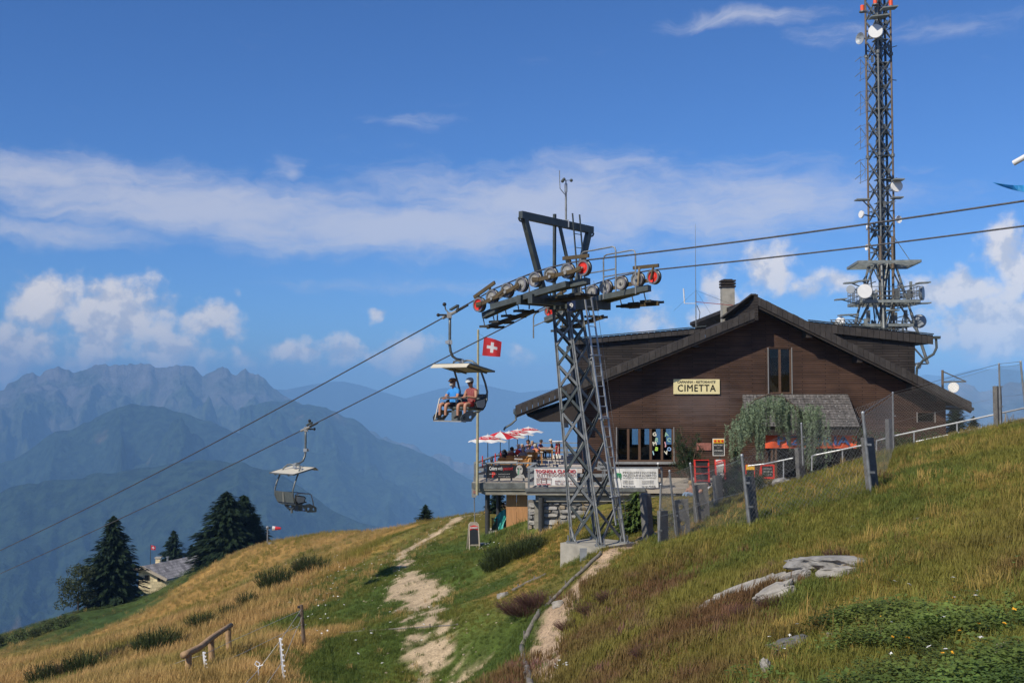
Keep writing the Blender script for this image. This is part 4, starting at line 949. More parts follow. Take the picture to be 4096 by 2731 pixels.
nl.build('snow_hooks', sn, pr)['kind'] = 'stuff'
MB().mm((pt[3].x, 54.62, pt[3].z - 0.42), (pt[2].x, 54.75, pt[3].z - 0.13)).build('porch_fascia', trimd, pr)
for u in (772, 776): p = at(u, 470, 55); MB().mm((p.x - .05, 54.95, p.z - 0.8), (p.x + .05, 55.05, pt[3].z - 0.3)).build('porch_post', tim, house)
MB().mm((fa(764, 431).x, FD + 2.6, ZB), (fa(863, 474).x, FD + 2.7, fa(768, 428).z)).build('entrance_wall', trimd, house)
# retaining base below the gable
MB().mm((FB.x + 0.1, FD - 0.06, ZB - 0.9), (XR - 0.1, FD + 0.2, FB.z + 0.12)).build('plinth', trimd, house)

# name board
cream = mat('cream_sign_board', (0.78, 0.68, 0.36), 0.5, 0, 0.06, 2); black = mat('black_lettering', (0.012, 0.012, 0.012), 0.6, 0, 0)
sa, sb = fa(673.4, 378.7, FD - 0.06), fa(719.7, 393.5, FD - 0.06)
sg_ = thing('name_board', 'cream name board with bold black lettering on the brown gable', 'sign', (sa.x, FD - 0.06, sb.z))
MB().mm((sa.x, FD - 0.08, sb.z), (sb.x, FD - 0.03, sa.z)).build('board', cream, sg_)
lettering(sg_, 'CAPANNA - RISTORANTE', 0.17, black, (sa.x + 0.18, FD - 0.085, sa.z - 0.20), fit=(sb.x - sa.x) * 0.83, shear=0.25, bold=0.003)
lettering(sg_, 'CIMETTA', 0.5, black, (sa.x + 0.19, FD - 0.085, sb.z + 0.13), fit=(sb.x - sa.x) * 0.82, spacing=1.15, sx=1.0)
lettering(sg_, 'CIMETTA', 0.5, black, (sa.x + 0.205, FD - 0.085, sb.z + 0.145), fit=(sb.x - sa.x) * 0.82, spacing=1.15)
# pizzeria banner, draped in folds
orange = mat('orange_banner_cloth', (0.72, 0.10, 0.025), 0.7, 0, 0.1, 3); bluep = mat('blue_lettering', (0.02, 0.07, 0.22), 0.6, 0, 0)
ba, bb = at(765, 431, 54.9), at(857, 447.6, 54.9)
bn = thing('pizzeria_banner', 'orange PIZZERIA cloth banner under the porch roof', 'banner', (ba.x, 54.9, bb.z))
n = 60; vs = []; fs = []
for k in range(n + 1):
    for j in range(5):
        t = j / 4; x = ba.x + (bb.x - ba.x) * k / n; vs.append((x, 54.9 + 0.05 * math.sin(k * 0.55 + j * 0.8) * (1 - 0.3 * t), ba.z + (bb.z - ba.z) * t - 0.04 * math.sin(math.pi * k / n * 3) * (1 - t)))
for k in range(n):
    for j in range(4): a = k * 5 + j; fs.append((a, a + 5, a + 6, a + 1))
MB().add(vs, fs).build('cloth', orange, bn, smooth=True)
lettering(bn, 'PIZZERIA', 0.62, bluep, (ba.x + 0.55, 54.82, bb.z + 0.17), fit=(bb.x - ba.x) * 0.79, bold=0.012)

# rooftop whip antenna
r0 = at(696, 329, 62); r1 = at(695.3, 224, 62)
ra = thing('whip_antenna', 'thin guyed whip antenna on the restaurant roof', 'antenna', r0)
MB().cyl(r0 - UP * 0.6, r0.lerp(r1, 0.35), 0.03, n=6).cyl(r0.lerp(r1, 0.35), r1, 0.022, 0.008, n=5).build('mast', galv, ra)
q = at(684.5, 303, 62); j = at(696, 303, 62)
MB().cyl(j, q, 0.022, n=5).cyl(q, Vector((q.x - 0.05, q.y, q.z + 0.85)), 0.035, n=6).build('side_dipole', whitep, ra)
MB().cyl(at(696, 301.5, 62), at(734, 305, 63.4), 0.02, n=4).build('red_strut', redp, ra)
for (u, v, d) in ((674, 310, 60), (722, 300, 63.4), (716, 322, 63), (732, 304, 63.4)): MB().cyl(at(696, 290, 62), at(u, v, d), 0.006, n=3).build('guy_wire', rope_m, ra)
MB().tube([at(697, 305, 61.9), at(700, 312, 61.9), at(699, 320, 61.9), at(696.5, 327, 61.9)], 0.02, 5).build('feed_cable', rubber, ra)
# ------------------------------------------------------------------ people: one skinned body each
skin_m = mat('skin_tan', (0.42, 0.21, 0.13), 0.6, 0, 0.08, 12); skin_l = mat('skin_light', (0.52, 0.30, 0.21), 0.6, 0, 0.08, 12)
def cloth(name, c, c2=None, vs=14): return mat('cloth_' + name, c, 0.85, 0, 0.12, vs, col2=c2)
hair_dark = mat('dark_hair', (0.02, 0.015, 0.012), 0.6, 0, 0.3, 40); hair_grey = mat('grey_hair', (0.38, 0.36, 0.33), 0.7, 0, 0.2, 40); hair_blond = mat('fair_hair', (0.40, 0.28, 0.14), 0.7, 0, 0.2, 40)
shoe = mat('dark_shoe', (0.02, 0.018, 0.016), 0.6, 0, 0.2, 10)
def person(label, loc, fwd, J, mats_, group=None, skin=None, kids=None, category='person'):
    """J: joint name -> (f, l, z) in metres from loc; fwd unit vector; l = to the person's left"""
    fwd = Vector(fwd).normalized(); left = UP.cross(fwd).normalized()
    def W_(p): return fwd * p[0] + left * p[1] + UP * p[2]
    rad = dict(pelvis=.150, spine=.140, chest=.155, neck=.055, head0=.078, head1=.100, head2=.078,
               shL=.078, elL=.048, wrL=.032, haL=.034, shR=.078, elR=.048, wrR=.032, haR=.034,
               hiL=.100, knL=.064, anL=.042, toL=.038, heL=.036, hiR=.100, knR=.064, anR=.042, toR=.038, heR=.036)
    E = [('pelvis', 'spine'), ('spine', 'chest'), ('chest', 'neck'), ('neck', 'head0'), ('head0', 'head1'), ('head1', 'head2'),
         ('chest', 'shL'), ('shL', 'elL'), ('elL', 'wrL'), ('wrL', 'haL'), ('chest', 'shR'), ('shR', 'elR'), ('elR', 'wrR'), ('wrR', 'haR'),
         ('pelvis', 'hiL'), ('hiL', 'knL'), ('knL', 'anL'), ('anL', 'toL'), ('pelvis', 'hiR'), ('hiR', 'knR'), ('knR', 'anR'), ('anR', 'toR')]
    reg = {'pelvis': 'legs', 'hiL': 'legs', 'hiR': 'legs', 'spine': 'top', 'chest': 'top', 'shL': 'top', 'shR': 'top', 'neck': 'skin', 'head0': 'skin'}
    names = [n for n in rad if n in J]; ix = {n: i for i, n in enumerate(names)}
    V = [W_(J[n]) for n in names]; Rr = [rad[n] for n in names]; ED = [(ix[a], ix[b]) for a, b in E if a in ix and b in ix]
    for s in 'LR':                                            # five fingers on each hand
        if 'ha' + s in J:
            h = Vector(J['ha' + s]); d = (h - Vector(J['wr' + s])).normalized(); side = d.cross(Vector((0, 0, 1))); side = side.normalized() if side.length > .1 else Vector((0, 1, 0)); nrm = side.cross(d)
            for k, (o, ln) in enumerate(((-.030, .060), (-.010, .072), (.010, .068), (.030, .052))):
                V.append(W_(h + d * (ln * .55) + side * o)); Rr.append(.0095); V.append(W_(h + d * (ln * .9) + side * o - nrm * .02 * (1 if nrm.z > 0 else -1))); Rr.append(.008)
                ED += [(ix['ha' + s], len(V) - 2), (len(V) - 2, len(V) - 1)]
            V.append(W_(h + side * .045 + d * .01)); Rr.append(.011); V.append(W_(h + side * .06 + d * .045)); Rr.append(.009); ED += [(ix['ha' + s], len(V) - 2), (len(V) - 2, len(V) - 1)]
    me = bpy.data.meshes.new('person'); me.from_pydata(V, ED, []); ob = bpy.data.objects.new('person', me); COL.objects.link(ob)
    md = ob.modifiers.new('skin', 'SKIN'); md.use_smooth_shade = True; md.branch_smoothing = 0.4
    for i, r in enumerate(Rr):
        sv = me.skin_vertices[0].data[i]; k = 1.12 if i < len(names) and names[i] in ('chest', 'pelvis', 'spine') else 1.0; sv.radius = (r * k, r * (0.86 if k > 1 else 1.0))
    me.skin_vertices[0].data[0].use_root = True
    sb = ob.modifiers.new('sub', 'SUBSURF'); sb.levels = 1; sb.render_levels = 1
    dg = bpy.context.evaluated_depsgraph_get(); m2 = bpy.data.meshes.new_from_object(ob.evaluated_get(dg)); COL.objects.unlink(ob); bpy.data.objects.remove(ob)
    m2.materials.clear(); slots = {}
    for n_ in ('skin', 'top', 'legs', 'shoe'):
        slots[n_] = len(m2.materials); m2.materials.append((skin or skin_m) if n_ == 'skin' else (shoe if n_ == 'shoe' else mats_[n_]))
    top_sleeve = mats_.get('sleeve', 0.8); leg_len = mats_.get('leglen', 0.7)
    # nearest bone decides the garment
    segs = []
    for a, b_ in E:
        if a not in ix or b_ not in ix: continue
        key = 'skin'
        if (a, b_) in (('pelvis', 'spine'), ('spine', 'chest')) or b_ in ('shL', 'shR'): key = 'top'
        elif a in ('shL', 'shR'): key = 'sleeve'
        elif a in ('elL', 'elR') and top_sleeve > 1: key = 'top'
        elif b_ in ('hiL', 'hiR'): key = 'legs'
        elif a in ('hiL', 'hiR'): key = 'thigh'
        elif a in ('knL', 'knR'): key = 'legs' if leg_len > 1 else 'skin'
        elif a in ('anL', 'anR'): key = 'shoe'
        elif (a, b_) == ('chest', 'neck'): key = 'collar'
        segs.append((W_(J[a]), W_(J[b_]), key, rad[a], rad[b_]))
    for p in m2.polygons:
        c = p.center; best = (1e9, 'skin', 0)
        for a, b_, key, ra_, rb_ in segs:
            ab = b_ - a; t = max(0, min(1, (c - a).dot(ab) / max(ab.length_squared, 1e-9))); d = (c - a - ab * t).length - (ra_ + (rb_ - ra_) * t)
            if d < best[0]: best = (d, key, t)
        k = best[1]
        if k == 'sleeve': k = 'top' if best[2] < top_sleeve else 'skin'
        elif k == 'thigh': k = 'legs' if best[2] < leg_len else 'skin'
        elif k == 'collar': k = 'top' if best[2] < 0.6 else 'skin'
        p.material_index = slots[k]; p.use_smooth = True
    root = thing('person', label, category, loc, group)
    part('body', m2, root)
    hd = Vector(loc) + W_(J['head1']); look = fwd * 1.0
    if 'look' in J: look = W_(J['look']).normalized()
    lr = UP.cross(look).normalized(); up = look.cross(lr)
    MB().cyl(hd + look * 0.085 - up * 0.015, hd + look * 0.125 - up * 0.03, 0.012, 0.017, 6).build('nose', skin or skin_m, root)
    for s in (-1, 1): MB().sphere(hd + lr * (0.098 * s) - up * 0.01, 0.024, 6, 4, (0.6, 0.6, 1.2)).build('ear', skin or skin_m, root)
    for kd in (kids or []): kd(root, hd, look, lr, up)
    return root
def hair(m_, big=1.0, long_=0.0):
    def f(root, hd, look, lr, up):
        b = MB(); b.sphere((0, 0, 0), 0.112 * big, 12, 8, (1, 1, 1))
        keep = []
        for v in b.v: keep.append(v)
        M = Matrix((look, lr, up)).transposed()
        b.v = [tuple(hd - look * 0.018 + up * 0.02 + M @ Vector((v[0] * 1.02, v[1] * 0.98, v[2] * 1.02 - (long_ if v[2] < -0.02 and v[0] < 0.03 else 0)))) for v in keep]
        # open the face
        fs = []
        for fc in b.f:
            c = sum((Vector(b.v[i]) for i in fc), Vector()) / len(fc) - hd
            if c.dot(look) > 0.045 and c.dot(up) < 0.055: continue
            if c.dot(up) < -0.05 - long_: continue
            fs.append(fc)
        b.f = fs; b.mi = [0] * len(fs); b.build('hair', m_, root, smooth=True)
    return f
def cap(m_, brim=True, m2=None):
    def f(root, hd, look, lr, up):
        b = MB(); b.lathe(hd + up * 0.035, up, [(0.116, -0.01), (0.118, 0.03), (0.10, 0.07), (0.06, 0.092), (0.0, 0.098)], 14); o = b.build('cap', m_, root, smooth=True)
        if brim:
            pts = [hd + up * 0.035 + look * 0.06 + lr * 0.10, hd + up * 0.03 + look * 0.15 + lr * 0.075, hd + up * 0.022 + look * 0.195, hd + up * 0.03 + look * 0.15 - lr * 0.075, hd + up * 0.035 + look * 0.06 - lr * 0.10]
            MB().prism(pts, up * 0.012).build('brim', m2 or m_, o)
    return f
def sunhat(m_, band):
    def f(root, hd, look, lr, up):
        o = MB().lathe(hd + up * 0.04, up, [(0.20, -0.02), (0.20, -0.012), (0.12, 0.0), (0.115, 0.06), (0.09, 0.10), (0.0, 0.105)], 16).build('hat', m_, root, smooth=True)
        MB().lathe(hd + up * 0.042, up, [(0.122, 0.0), (0.122, 0.028), (0.117, 0.028)], 16).build('hat_band', band, o)
    return f
def shades(root, hd, look, lr, up):
    MB().bar(hd + look * 0.098 + up * 0.022 + lr * 0.085, hd + look * 0.098 + up * 0.022 - lr * 0.085, 0.02, 0.042).bar(hd + look * 0.1 + up * 0.022 + lr * 0.085, hd + lr * 0.1 + up * 0.022, 0.012, 0.014).bar(hd + look * 0.1 + up * 0.022 - lr * 0.085, hd - lr * 0.1 + up * 0.022, 0.012, 0.014).build('sunglasses', rubber, root)
def beard(root, hd, look, lr, up):
    MB().sphere(hd + look * 0.055 - up * 0.085, 0.066, 10, 6, (1, 1, 0.8)).build('beard', hair_grey, root, smooth=True)
def mouth(root, hd, look, lr, up):
    MB().bar(hd + look * 0.096 - up * 0.055 + lr * 0.022, hd + look * 0.096 - up * 0.055 - lr * 0.022, 0.012, 0.008).build('mouth', mat('lips', (0.3, 0.1, 0.09), 0.5, 0, 0), root)
def seated(lean=0.0, arms='lap', knee=0.45, foot=-0.42, look=None, drop=0.0):
    """hips at (0,0,0)"""
    J = dict(pelvis=(0, 0, 0.10), spine=(-0.02 + lean * .3, 0, 0.27), chest=(-0.02 + lean * .7, 0, 0.45), neck=(lean * 1.0, 0, 0.60), head0=(0.02 + lean * 1.1, 0, 0.66), head1=(0.035 + lean * 1.2, 0, 0.755), head2=(0.02 + lean * 1.2, 0, 0.845),
             shL=(-0.02 + lean * .8, .19, 0.51), shR=(-0.02 + lean * .8, -.19, 0.51), hiL=(0.06, .10, 0.07), hiR=(0.06, -.10, 0.07),
             knL=(knee, .13, 0.08), knR=(knee, -.13, 0.08), anL=(knee + .02, .13, foot + .09), anR=(knee + .02, -.13, foot + .09), toL=(knee + .17, .14, foot + .035), toR=(knee + .17, -.14, foot + .035))
    if arms == 'lap': J.update(elL=(0.10, .25, 0.26), wrL=(0.32, .16, 0.20), haL=(0.38, .13, 0.19), elR=(0.10, -.25, 0.26), wrR=(0.32, -.16, 0.20), haR=(0.38, -.13, 0.19))
    elif arms == 'table': J.update(elL=(0.20, .27, 0.30), wrL=(0.42, .16, 0.34), haL=(0.49, .13, 0.34), elR=(0.20, -.27, 0.30), wrR=(0.42, -.16, 0.34), haR=(0.49, -.13, 0.34))
    elif arms == 'cross': J.update(elL=(0.13, .25, 0.28), wrL=(0.30, .02, 0.31), haL=(0.33, -.06, 0.31), elR=(0.13, -.25, 0.28), wrR=(0.33, -.02, 0.27), haR=(0.36, .06, 0.27))
    if look: J['look'] = look
    return J
# riders on the first chair; the seat top lies 2.80 m below the rope
seat0 = CH1 + -PN * -0.50
blue_t = cloth('blue', (0.035, 0.24, 0.62)); navy_c = cloth('navy', (0.012, 0.014, 0.03)); red_c = cloth('red', (0.50, 0.03, 0.03)); maroon = cloth('maroon_print', (0.17, 0.015, 0.02), (0.30, 0.10, 0.09), 22)
jL = seated(0.02, 'lap', 0.46, -0.36); jL.update(elL=(0.12, .27, .28), wrL=(0.36, .10, .27), haL=(0.43, .04, .27), elR=(0.12, -.26, .28), wrR=(0.37, -.05, .25), haR=(0.44, .01, .25), look=(1, .12, 0.05))
person('seated man in blue t-shirt, cap and sunglasses riding the chair', seat0 + TD * 0.40 + UP * -2.81 - PN * -0.06, -PN, jL, dict(top=blue_t, legs=navy_c, sleeve=0.55, leglen=0.78), kids=[cap(cloth('brown_cap', (0.16, 0.09, 0.05), (0.30, 0.12, 0.05), 30)), shades, beard])
jR = seated(0.05, 'lap', 0.46, -0.36); jR.update(elL=(0.10, .26, .27), wrL=(0.30, .18, .31), haL=(0.36, .14, .32), elR=(0.08, -.27, .27), wrR=(0.30, -.06, .28), haR=(0.37, -.01, .29), knL=(0.45, .16, .09), anL=(0.47, .17, -.27), toL=(.62, .18, -.325), look=(0.95, .28, -0.22))
person('seated rider in red tank top, red shorts and white flat cap', seat0 - TD * 0.40 + UP * -2.81 - PN * -0.06, -PN, jR, dict(top=maroon, legs=red_c, sleeve=0.12, leglen=0.5), kids=[cap(cloth('grey_cap', (0.40, 0.42, 0.43)), True, cloth('white_peak', (0.75, 0.75, 0.73))), shades, hair(hair_dark, 0.98), mouth])
# ------------------------------------------------------------------ sun terrace
DZK = at(500, 481.7, 55).z                                     # deck level
concd = mat('stained_concrete', (0.26, 0.245, 0.20), 0.9, 0, 0.3, 2.2, 0.35, 25, stretch=(1, 1, 3))
flash = mat('weathered_flashing', (0.17, 0.18, 0.17), 0.6, 0.3, 0.35, 3)
deckm = mat('pale_deck_slab', (0.42, 0.37, 0.30), 0.9, 0, 0.15, 1.5)
darkcol = mat('dark_steel_column', (0.045, 0.046, 0.045), 0.6, 0.2, 0.2, 5)
ply = mat('orange_plywood', (0.46, 0.235, 0.10), 0.7, 0, 0.22, 3.0, stretch=(9, 1, 0.7))
railm = mat('grey_rail_timber', (0.23, 0.25, 0.26), 0.75, 0, 0.2, 6)
ter = thing('sun_terrace', 'raised concrete sun terrace on dark columns beside the restaurant', 'terrace', (0, 53, DZK))
xl = at(472, 482, 55).x; xs = at(534, 482, 55).x; xr1 = at(529.5, 489, 51.4).x - 1.2; xr2 = at(645, 489, 51.4).x
far0, far1 = Vector((1.75, 78.0, DZK)), Vector((3.4, 78.0, DZK))
# left block (angled outer edge) and right block
lb = [Vector((xl, 55, DZK)), Vector((xs + 2.0, 55, DZK)), Vector((xs + 3.2, 77.6, DZK)), Vector((xl + 3.65, 77.6, DZK))]
MB().prism(lb, (0, 0, -0.22)).build('deck_slab', deckm, ter)
MB().mm((xl - 0.02, 54.9, DZK - 0.30), (xs + 0.05, 55.02, DZK - 0.02)).build('edge_flashing', flash, ter)
MB().mm((xl + 0.05, 54.93, DZK - 0.40), (xs + 0.05, 55.3, DZK - 0.305)).build('slab_edge', concd, ter)
MB().prism([Vector((xl + 0.1, 55.0, DZK - 0.41)), Vector((xs + 1, 55.0, DZK - 0.41)), Vector((xs + 1, 55.0, DZK - 0.62)), Vector((xl + 0.65, 55.0, DZK - 0.62))], (0, 18, 0)).build('deck_beam', concd, ter)
RXL = at(526.2, 489, 51.4).x
MB().mm((RXL, 51.42, DZK - 0.22), (xr2 + 2, 54.88, DZK)).build('deck_slab', deckm, ter)
MB().mm((xs + 1.0, 54.9, DZK - 0.22), (FB.x, 57.5, DZK - 0.004)).build('deck_slab', deckm, ter)
MB().mm((RXL - 0.05, 51.30, DZK - 0.14), (xr2, 51.41, DZK + 0.02)).build('edge_flashing', flash, ter)
MB().mm((RXL, 51.34, DZK - 0.30), (xr2, 51.9, DZK - 0.225)).build('slab_edge', concd, ter)
MB().mm((RXL + 0.45, 51.55, DZK - 0.62), (xr2 + 0.8, 52.3, DZK - 0.305)).build('deck_beam', concd, ter)
for (u, d) in ((487.5, 55.4), (498.5, 60.0), (541, 51.45), (616, 51.45)):
    x = at(u, 500, d).x; zb = H(x, d) - 0.3; MB().cyl((x, d, zb), (x, d, DZK - 0.42), 0.125, n=12).build('column', darkcol, ter)
px = at(537.3, 500, 52.1).x; MB().mm((px - 0.13, 52.0, H(px, 52.0) - 0.4), (px + 0.13, 52.3, DZK - 0.63)).build('pillar', concd, ter)
# plywood boarding, base block
pb = thing('plywood_boarding', 'bare orange plywood boarding under the terrace slab', 'boarding', (at(506, 530, 55.9).x, 55.9, at(506, 530, 55.9).z))
a, c = at(506.3, 493.5, 55.5), at(527.6, 530.3, 55.5); xm = (a.x + c.x) / 2 - 0.02
MB().mm((a.x, 55.5, c.z), (xm - 0.006, 55.53, a.z)).build('panel', ply, pb); MB().mm((xm + 0.006, 55.5, c.z), (c.x, 55.53, a.z)).build('panel', ply, pb)
bb_ = thing('concrete_bench_base', 'low concrete base block under the plywood boarding', 'base block', (at(489, 543, 55.3).x, 55.3, at(489, 543, 55.3).z))
a2, c2 = at(488.8, 530.5, 55.3), at(519, 543, 55.3)
MB().mm((a2.x + 0.08, 55.32, c2.z - 0.5), (c2.x + 1.0, 56.5, a2.z - 0.17)).build('block', concd, bb_); MB().mm((a2.x, 55.2, a2.z - 0.165), (c2.x + 1.05, 56.6, a2.z)).build('coping', conc, bb_)
# teal tarpaulin over stacked timber, black crate
tarp = mat('teal_tarpaulin', (0.02, 0.30, 0.26), 0.45, 0, 0.2, 3)
ts = thing('tarpaulin', 'teal tarpaulin draped over firewood beside plywood', 'tarpaulin', at(500, 530, 56))
n = 10; vs = []; 
for i in range(n + 1):
    for j in range(7):
        t = i / n; u = 493.5 + 12.5 * t + 1.2 * math.sin(j); v0 = 519 - 10.5 * math.sin(t * 1.5) ; v = v0 + (529.5 - v0) * (j / 6) ** 1.0
        vs.append(at(u - 1.0 * j / 6 * (1 - t) + (3.2 * t * j / 6 if 0 else -2.5 * t * (j / 6) ** 2), v, 56.0 + 0.25 * math.sin(i * 1.9 + j) * 0.3 - 0.25 * j / 6))
MB().add(vs, [(i * 7 + j, (i + 1) * 7 + j, (i + 1) * 7 + j + 1, i * 7 + j + 1) for i in range(n) for j in range(6)]).build('sheet', tarp, ts, smooth=True)
fw = mat('split_firewood', (0.20, 0.15, 0.10), 0.9, 0, 0.5, 6)
wp = thing('firewood_stack', 'stack of split firewood under the teal tarpaulin', 'firewood', at(504, 530, 56.3))
for k in range(26):
    p = at(502.5 + (k % 3) * 1.6 + random.uniform(-.4, .4), 528.8 - (k // 3) * 1.9, 56.3); MB().cyl(p, p + Vector((0.05, 0.5, 0)), 0.05 + random.uniform(0, .02), n=5).build('log', fw, wp)
bcr = thing('black_railing_panel', 'small black slatted panel leaning beside teal tarpaulin', 'panel', at(493, 530, 55.7))
for k in range(7): p = at(492 + k * 0.85, 530, 55.7); MB().cyl(p, at(492 + k * 0.85, 517.5, 55.7), 0.018, n=5).build('slat', rubber, bcr)
MB().bar(at(491.5, 517.5, 55.7), at(497.6, 518.5, 55.7), 0.05, 0.05).bar(at(491.5, 529.5, 55.7), at(497.6, 529.5, 55.7), 0.05, 0.05).build('rail', rubber, bcr)
# rubble stone wall
stone_ms = [mat('rubble_stone_%s' % n, c, 0.9, 0, 0.3, 3, 0.5, 18) for n, c in (('grey', (0.30, 0.29, 0.27)), ('pale', (0.42, 0.40, 0.36)), ('warm', (0.34, 0.28, 0.20)), ('dark', (0.20, 0.20, 0.19)))]
mortar = mat('grey_mortar', (0.19, 0.18, 0.16), 0.95, 0, 0.3, 6)
sw = thing('rubble_stone_wall', 'rough rubble stone wall beneath the terrace slab', 'wall', (at(580, 530, 52.4).x, 52.4, -7))
z1 = DZK - 0.63
def rubble(x0, x1, yy):
    MB().mm((x0, yy + 0.08, -8.0), (x1, yy + 0.4, z1)).build('mortar_core', mortar, sw)
    z = -7.6; row = 0
    while z < z1 - 0.1:
        h = random.uniform(0.16, 0.34); x = x0 + 0.01
        if z + h > z1: h = z1 - z
        while x < x1 - 0.05:
            w = min(random.uniform(0.22, 0.75), x1 - x); hh = h * random.uniform(.82, 1.12); cx = x + w / 2; cz = z + h / 2 + random.uniform(-.05, .05)
            if z + h > H(cx, yy) - 0.2:
                b = MB(); k = 7; front = []; back = []
                n_ = 8
                for q in range(n_):
                    a_ = 2 * math.pi * q / n_ + 0.3; r_ = random.uniform(0.86, 1.0)
                    ex = (abs(math.cos(a_)) ** 0.55) * math.copysign(1, math.cos(a_)) * (w / 2 - 0.014) * r_; ez = (abs(math.sin(a_)) ** 0.55) * math.copysign(1, math.sin(a_)) * hh / 2 * r_
                    back.append((cx + ex, yy + 0.12, cz + ez)); front.append((cx + ex * 0.86, yy + random.uniform(-0.05, 0.02), cz + ez * 0.82))
                b.add(back + front, [tuple(range(n_, 2 * n_))] + [(q, (q + 1) % n_, n_ + (q + 1) % n_, n_ + q) for q in range(n_)])
                b.build('stone', random.choices(stone_ms, (4, 3, 2, 2))[0], sw)
            x += w
        z += h; row += 1
rubble(at(543, 520, 51.66).x, at(640, 520, 51.66).x, 51.66)
rubble(at(527.8, 520, 52.2).x, at(535.6, 520, 52.2).x, 52.2)
# railing
def rail_run(name, label, p, q, posts, planks=(0.28, 0.55, ), top=0.95, gapmask=None, ptop=None):
    t = thing(name, label, 'railing', p)
    MB().bar(Vector(p) + UP * top, Vector(q) + UP * top, 0.16, 0.06).build('top_rail', railm, t)
    for k in range(posts):
        e = Vector(p).lerp(q, (k + 0.02) / max(posts - 1, 1) if k == 0 else k / max(posts - 1, 1)); MB().mm(e + Vector((-0.045, -0.03, 0.002)), e + Vector((0.045, 0.03, top - 0.032))).build('post', galv, t)
    for z in planks: MB().bar(Vector(p) + UP * z, Vector(q) + UP * z, 0.04, 0.15).build('plank', railm, t)
    return t
dv = DZK
rA = rail_run('terrace_railing', 'grey plank railing behind the black banner', (xl + 0.12, 55.12, dv), (at(536, 463, 55).x, 55.12, dv), 6, (0.30, 0.62))
rB = rail_run('terrace_railing', 'grey railing with leaning top rail along terrace outer edge', (xl + 0.15, 55.35, dv), (xl + 3.6, 77.4, dv), 10, (0.3, 0.6))
rC = rail_run('terrace_railing', 'grey plank railing at the far end of the terrace', (xl + 3.7, 77.4, dv), (FB.x + 1.3, 77.4, dv), 4, (0.3, 0.6))
rD = rail_run('terrace_railing', 'grey plank railing behind the two white banners', (RXL + 0.1, 51.55, dv), (xr2 + 0.8, 51.55, dv), 8, (0.22, 0.60))
rE = rail_run('terrace_railing', 'short return railing between the two terrace blocks', (RXL + 0.12, 51.7, dv), (at(536.5, 463, 55).x, 54.98, dv), 2, (0.3, 0.62))
# banners
bk_b = mat('black_banner', (0.012, 0.012, 0.013), 0.5, 0, 0); wt_b = mat('white_banner', (0.74, 0.73, 0.69), 0.55, 0, 0.03, 1.5)
red_l = mat('red_lettering', (0.50, 0.025, 0.03), 0.6, 0, 0); grey_l = mat('grey_lettering', (0.30, 0.29, 0.27), 0.6, 0, 0); green_l = mat('green_lettering', (0.02, 0.30, 0.09), 0.6, 0, 0); brn_l = mat('brown_lettering', (0.30, 0.14, 0.12), 0.6, 0, 0)
def banner(name, label, u0, u1, v0, v1, d, m_):
    a, c = at(u0, v0, d), at(u1, v1, d); t = thing(name, label, 'banner', (a.x, d, c.z))
    n = 16; vs = []
    for i in range(n + 1):
        for j in (0, 1): vs.append((a.x + (c.x - a.x) * i / n, d + 0.012 * math.sin(i * 1.3), a.z if j == 0 else c.z))
    vs += [(x, y + 0.012, z) for x, y, z in vs]; k = 2 * (n + 1)
    fs = [(2 * i, 2 * i + 1, 2 * i + 3, 2 * i + 2) for i in range(n)] + [(k + 2 * i, k + 2 * i + 2, k + 2 * i + 3, k + 2 * i + 1) for i in range(n)]
    MB().add(vs, fs).build('sheet', m_, t); return t, a, c
B1, a, c = banner('advertising_banner', 'black banner with a printed face on terrace railing', 486.8, 526, 464.3, 477.6, 54.98, bk_b)
w = c.x - a.x; h = a.z - c.z; y = 54.955
lettering(B1, 'Colors', 0.25, wt_b, (a.x + w * .06, y, c.z + h * .62), fit=w * .20, bold=.006); lettering(B1, 'with', 0.25, wt_b, (a.x + w * .28, y, c.z + h * .62), fit=w * .12); lettering(B1, 'passion!', 0.25, red_l, (a.x + w * .42, y, c.z + h * .62), fit=w * .24)
lettering(B1, 'P', 0.32, redp, (a.x + w * .13, y, c.z + h * .10), bold=.02, fit=w * .09); lettering(B1, 'pastell m .....', 0.07, wt_b, (a.x + w * .06, y - .006, c.z + h * .30), fit=w * .2); lettering(B1, 'impresa di pittura - risanamenti', 0.06, wt_b, (a.x + w * .29, y, c.z + h * .29), fit=w * .3); lettering(B1, '+41 91 751 77 65   pastell.ch', 0.06, wt_b, (a.x + w * .29, y, c.z + h * .10), fit=w * .3)
# painted face motif: plain pale head and shoulder shapes
pale = mat('print_pale_grey', (0.42, 0.40, 0.36), 0.6, 0, 0.3, 8); pgr = mat('print_green', (0.15, 0.32, 0.2), 0.6, 0, 0.2, 6)
fx = a.x + w * .83; fz = c.z + h * .62
b = MB(); b.add([(fx + .17 * math.cos(t), y, fz + .25 * math.sin(t)) for t in np.linspace(0, 2 * math.pi, 16, endpoint=False)], [tuple(range(16))]); b.build('printed_face', pale, B1)
b = MB(); b.add([(a.x + w * .70, y + .004, c.z + .01), (a.x + w * .98, y + .004, c.z + .01), (a.x + w * .93, y + .004, c.z + h * .30), (a.x + w * .80, y + .004, c.z + h * .26)], [(0, 1, 2, 3)]); b.build('printed_shoulder', pale, B1)
b = MB(); b.add([(fx - .10, y - .004, fz - .25), (fx - .02, y - .004, fz - .22), (fx + .01, y - .004, fz + .10), (fx - .06, y - .004, fz + .08)], [(0, 1, 2, 3)]); b.build('printed_streak', pgr, B1)
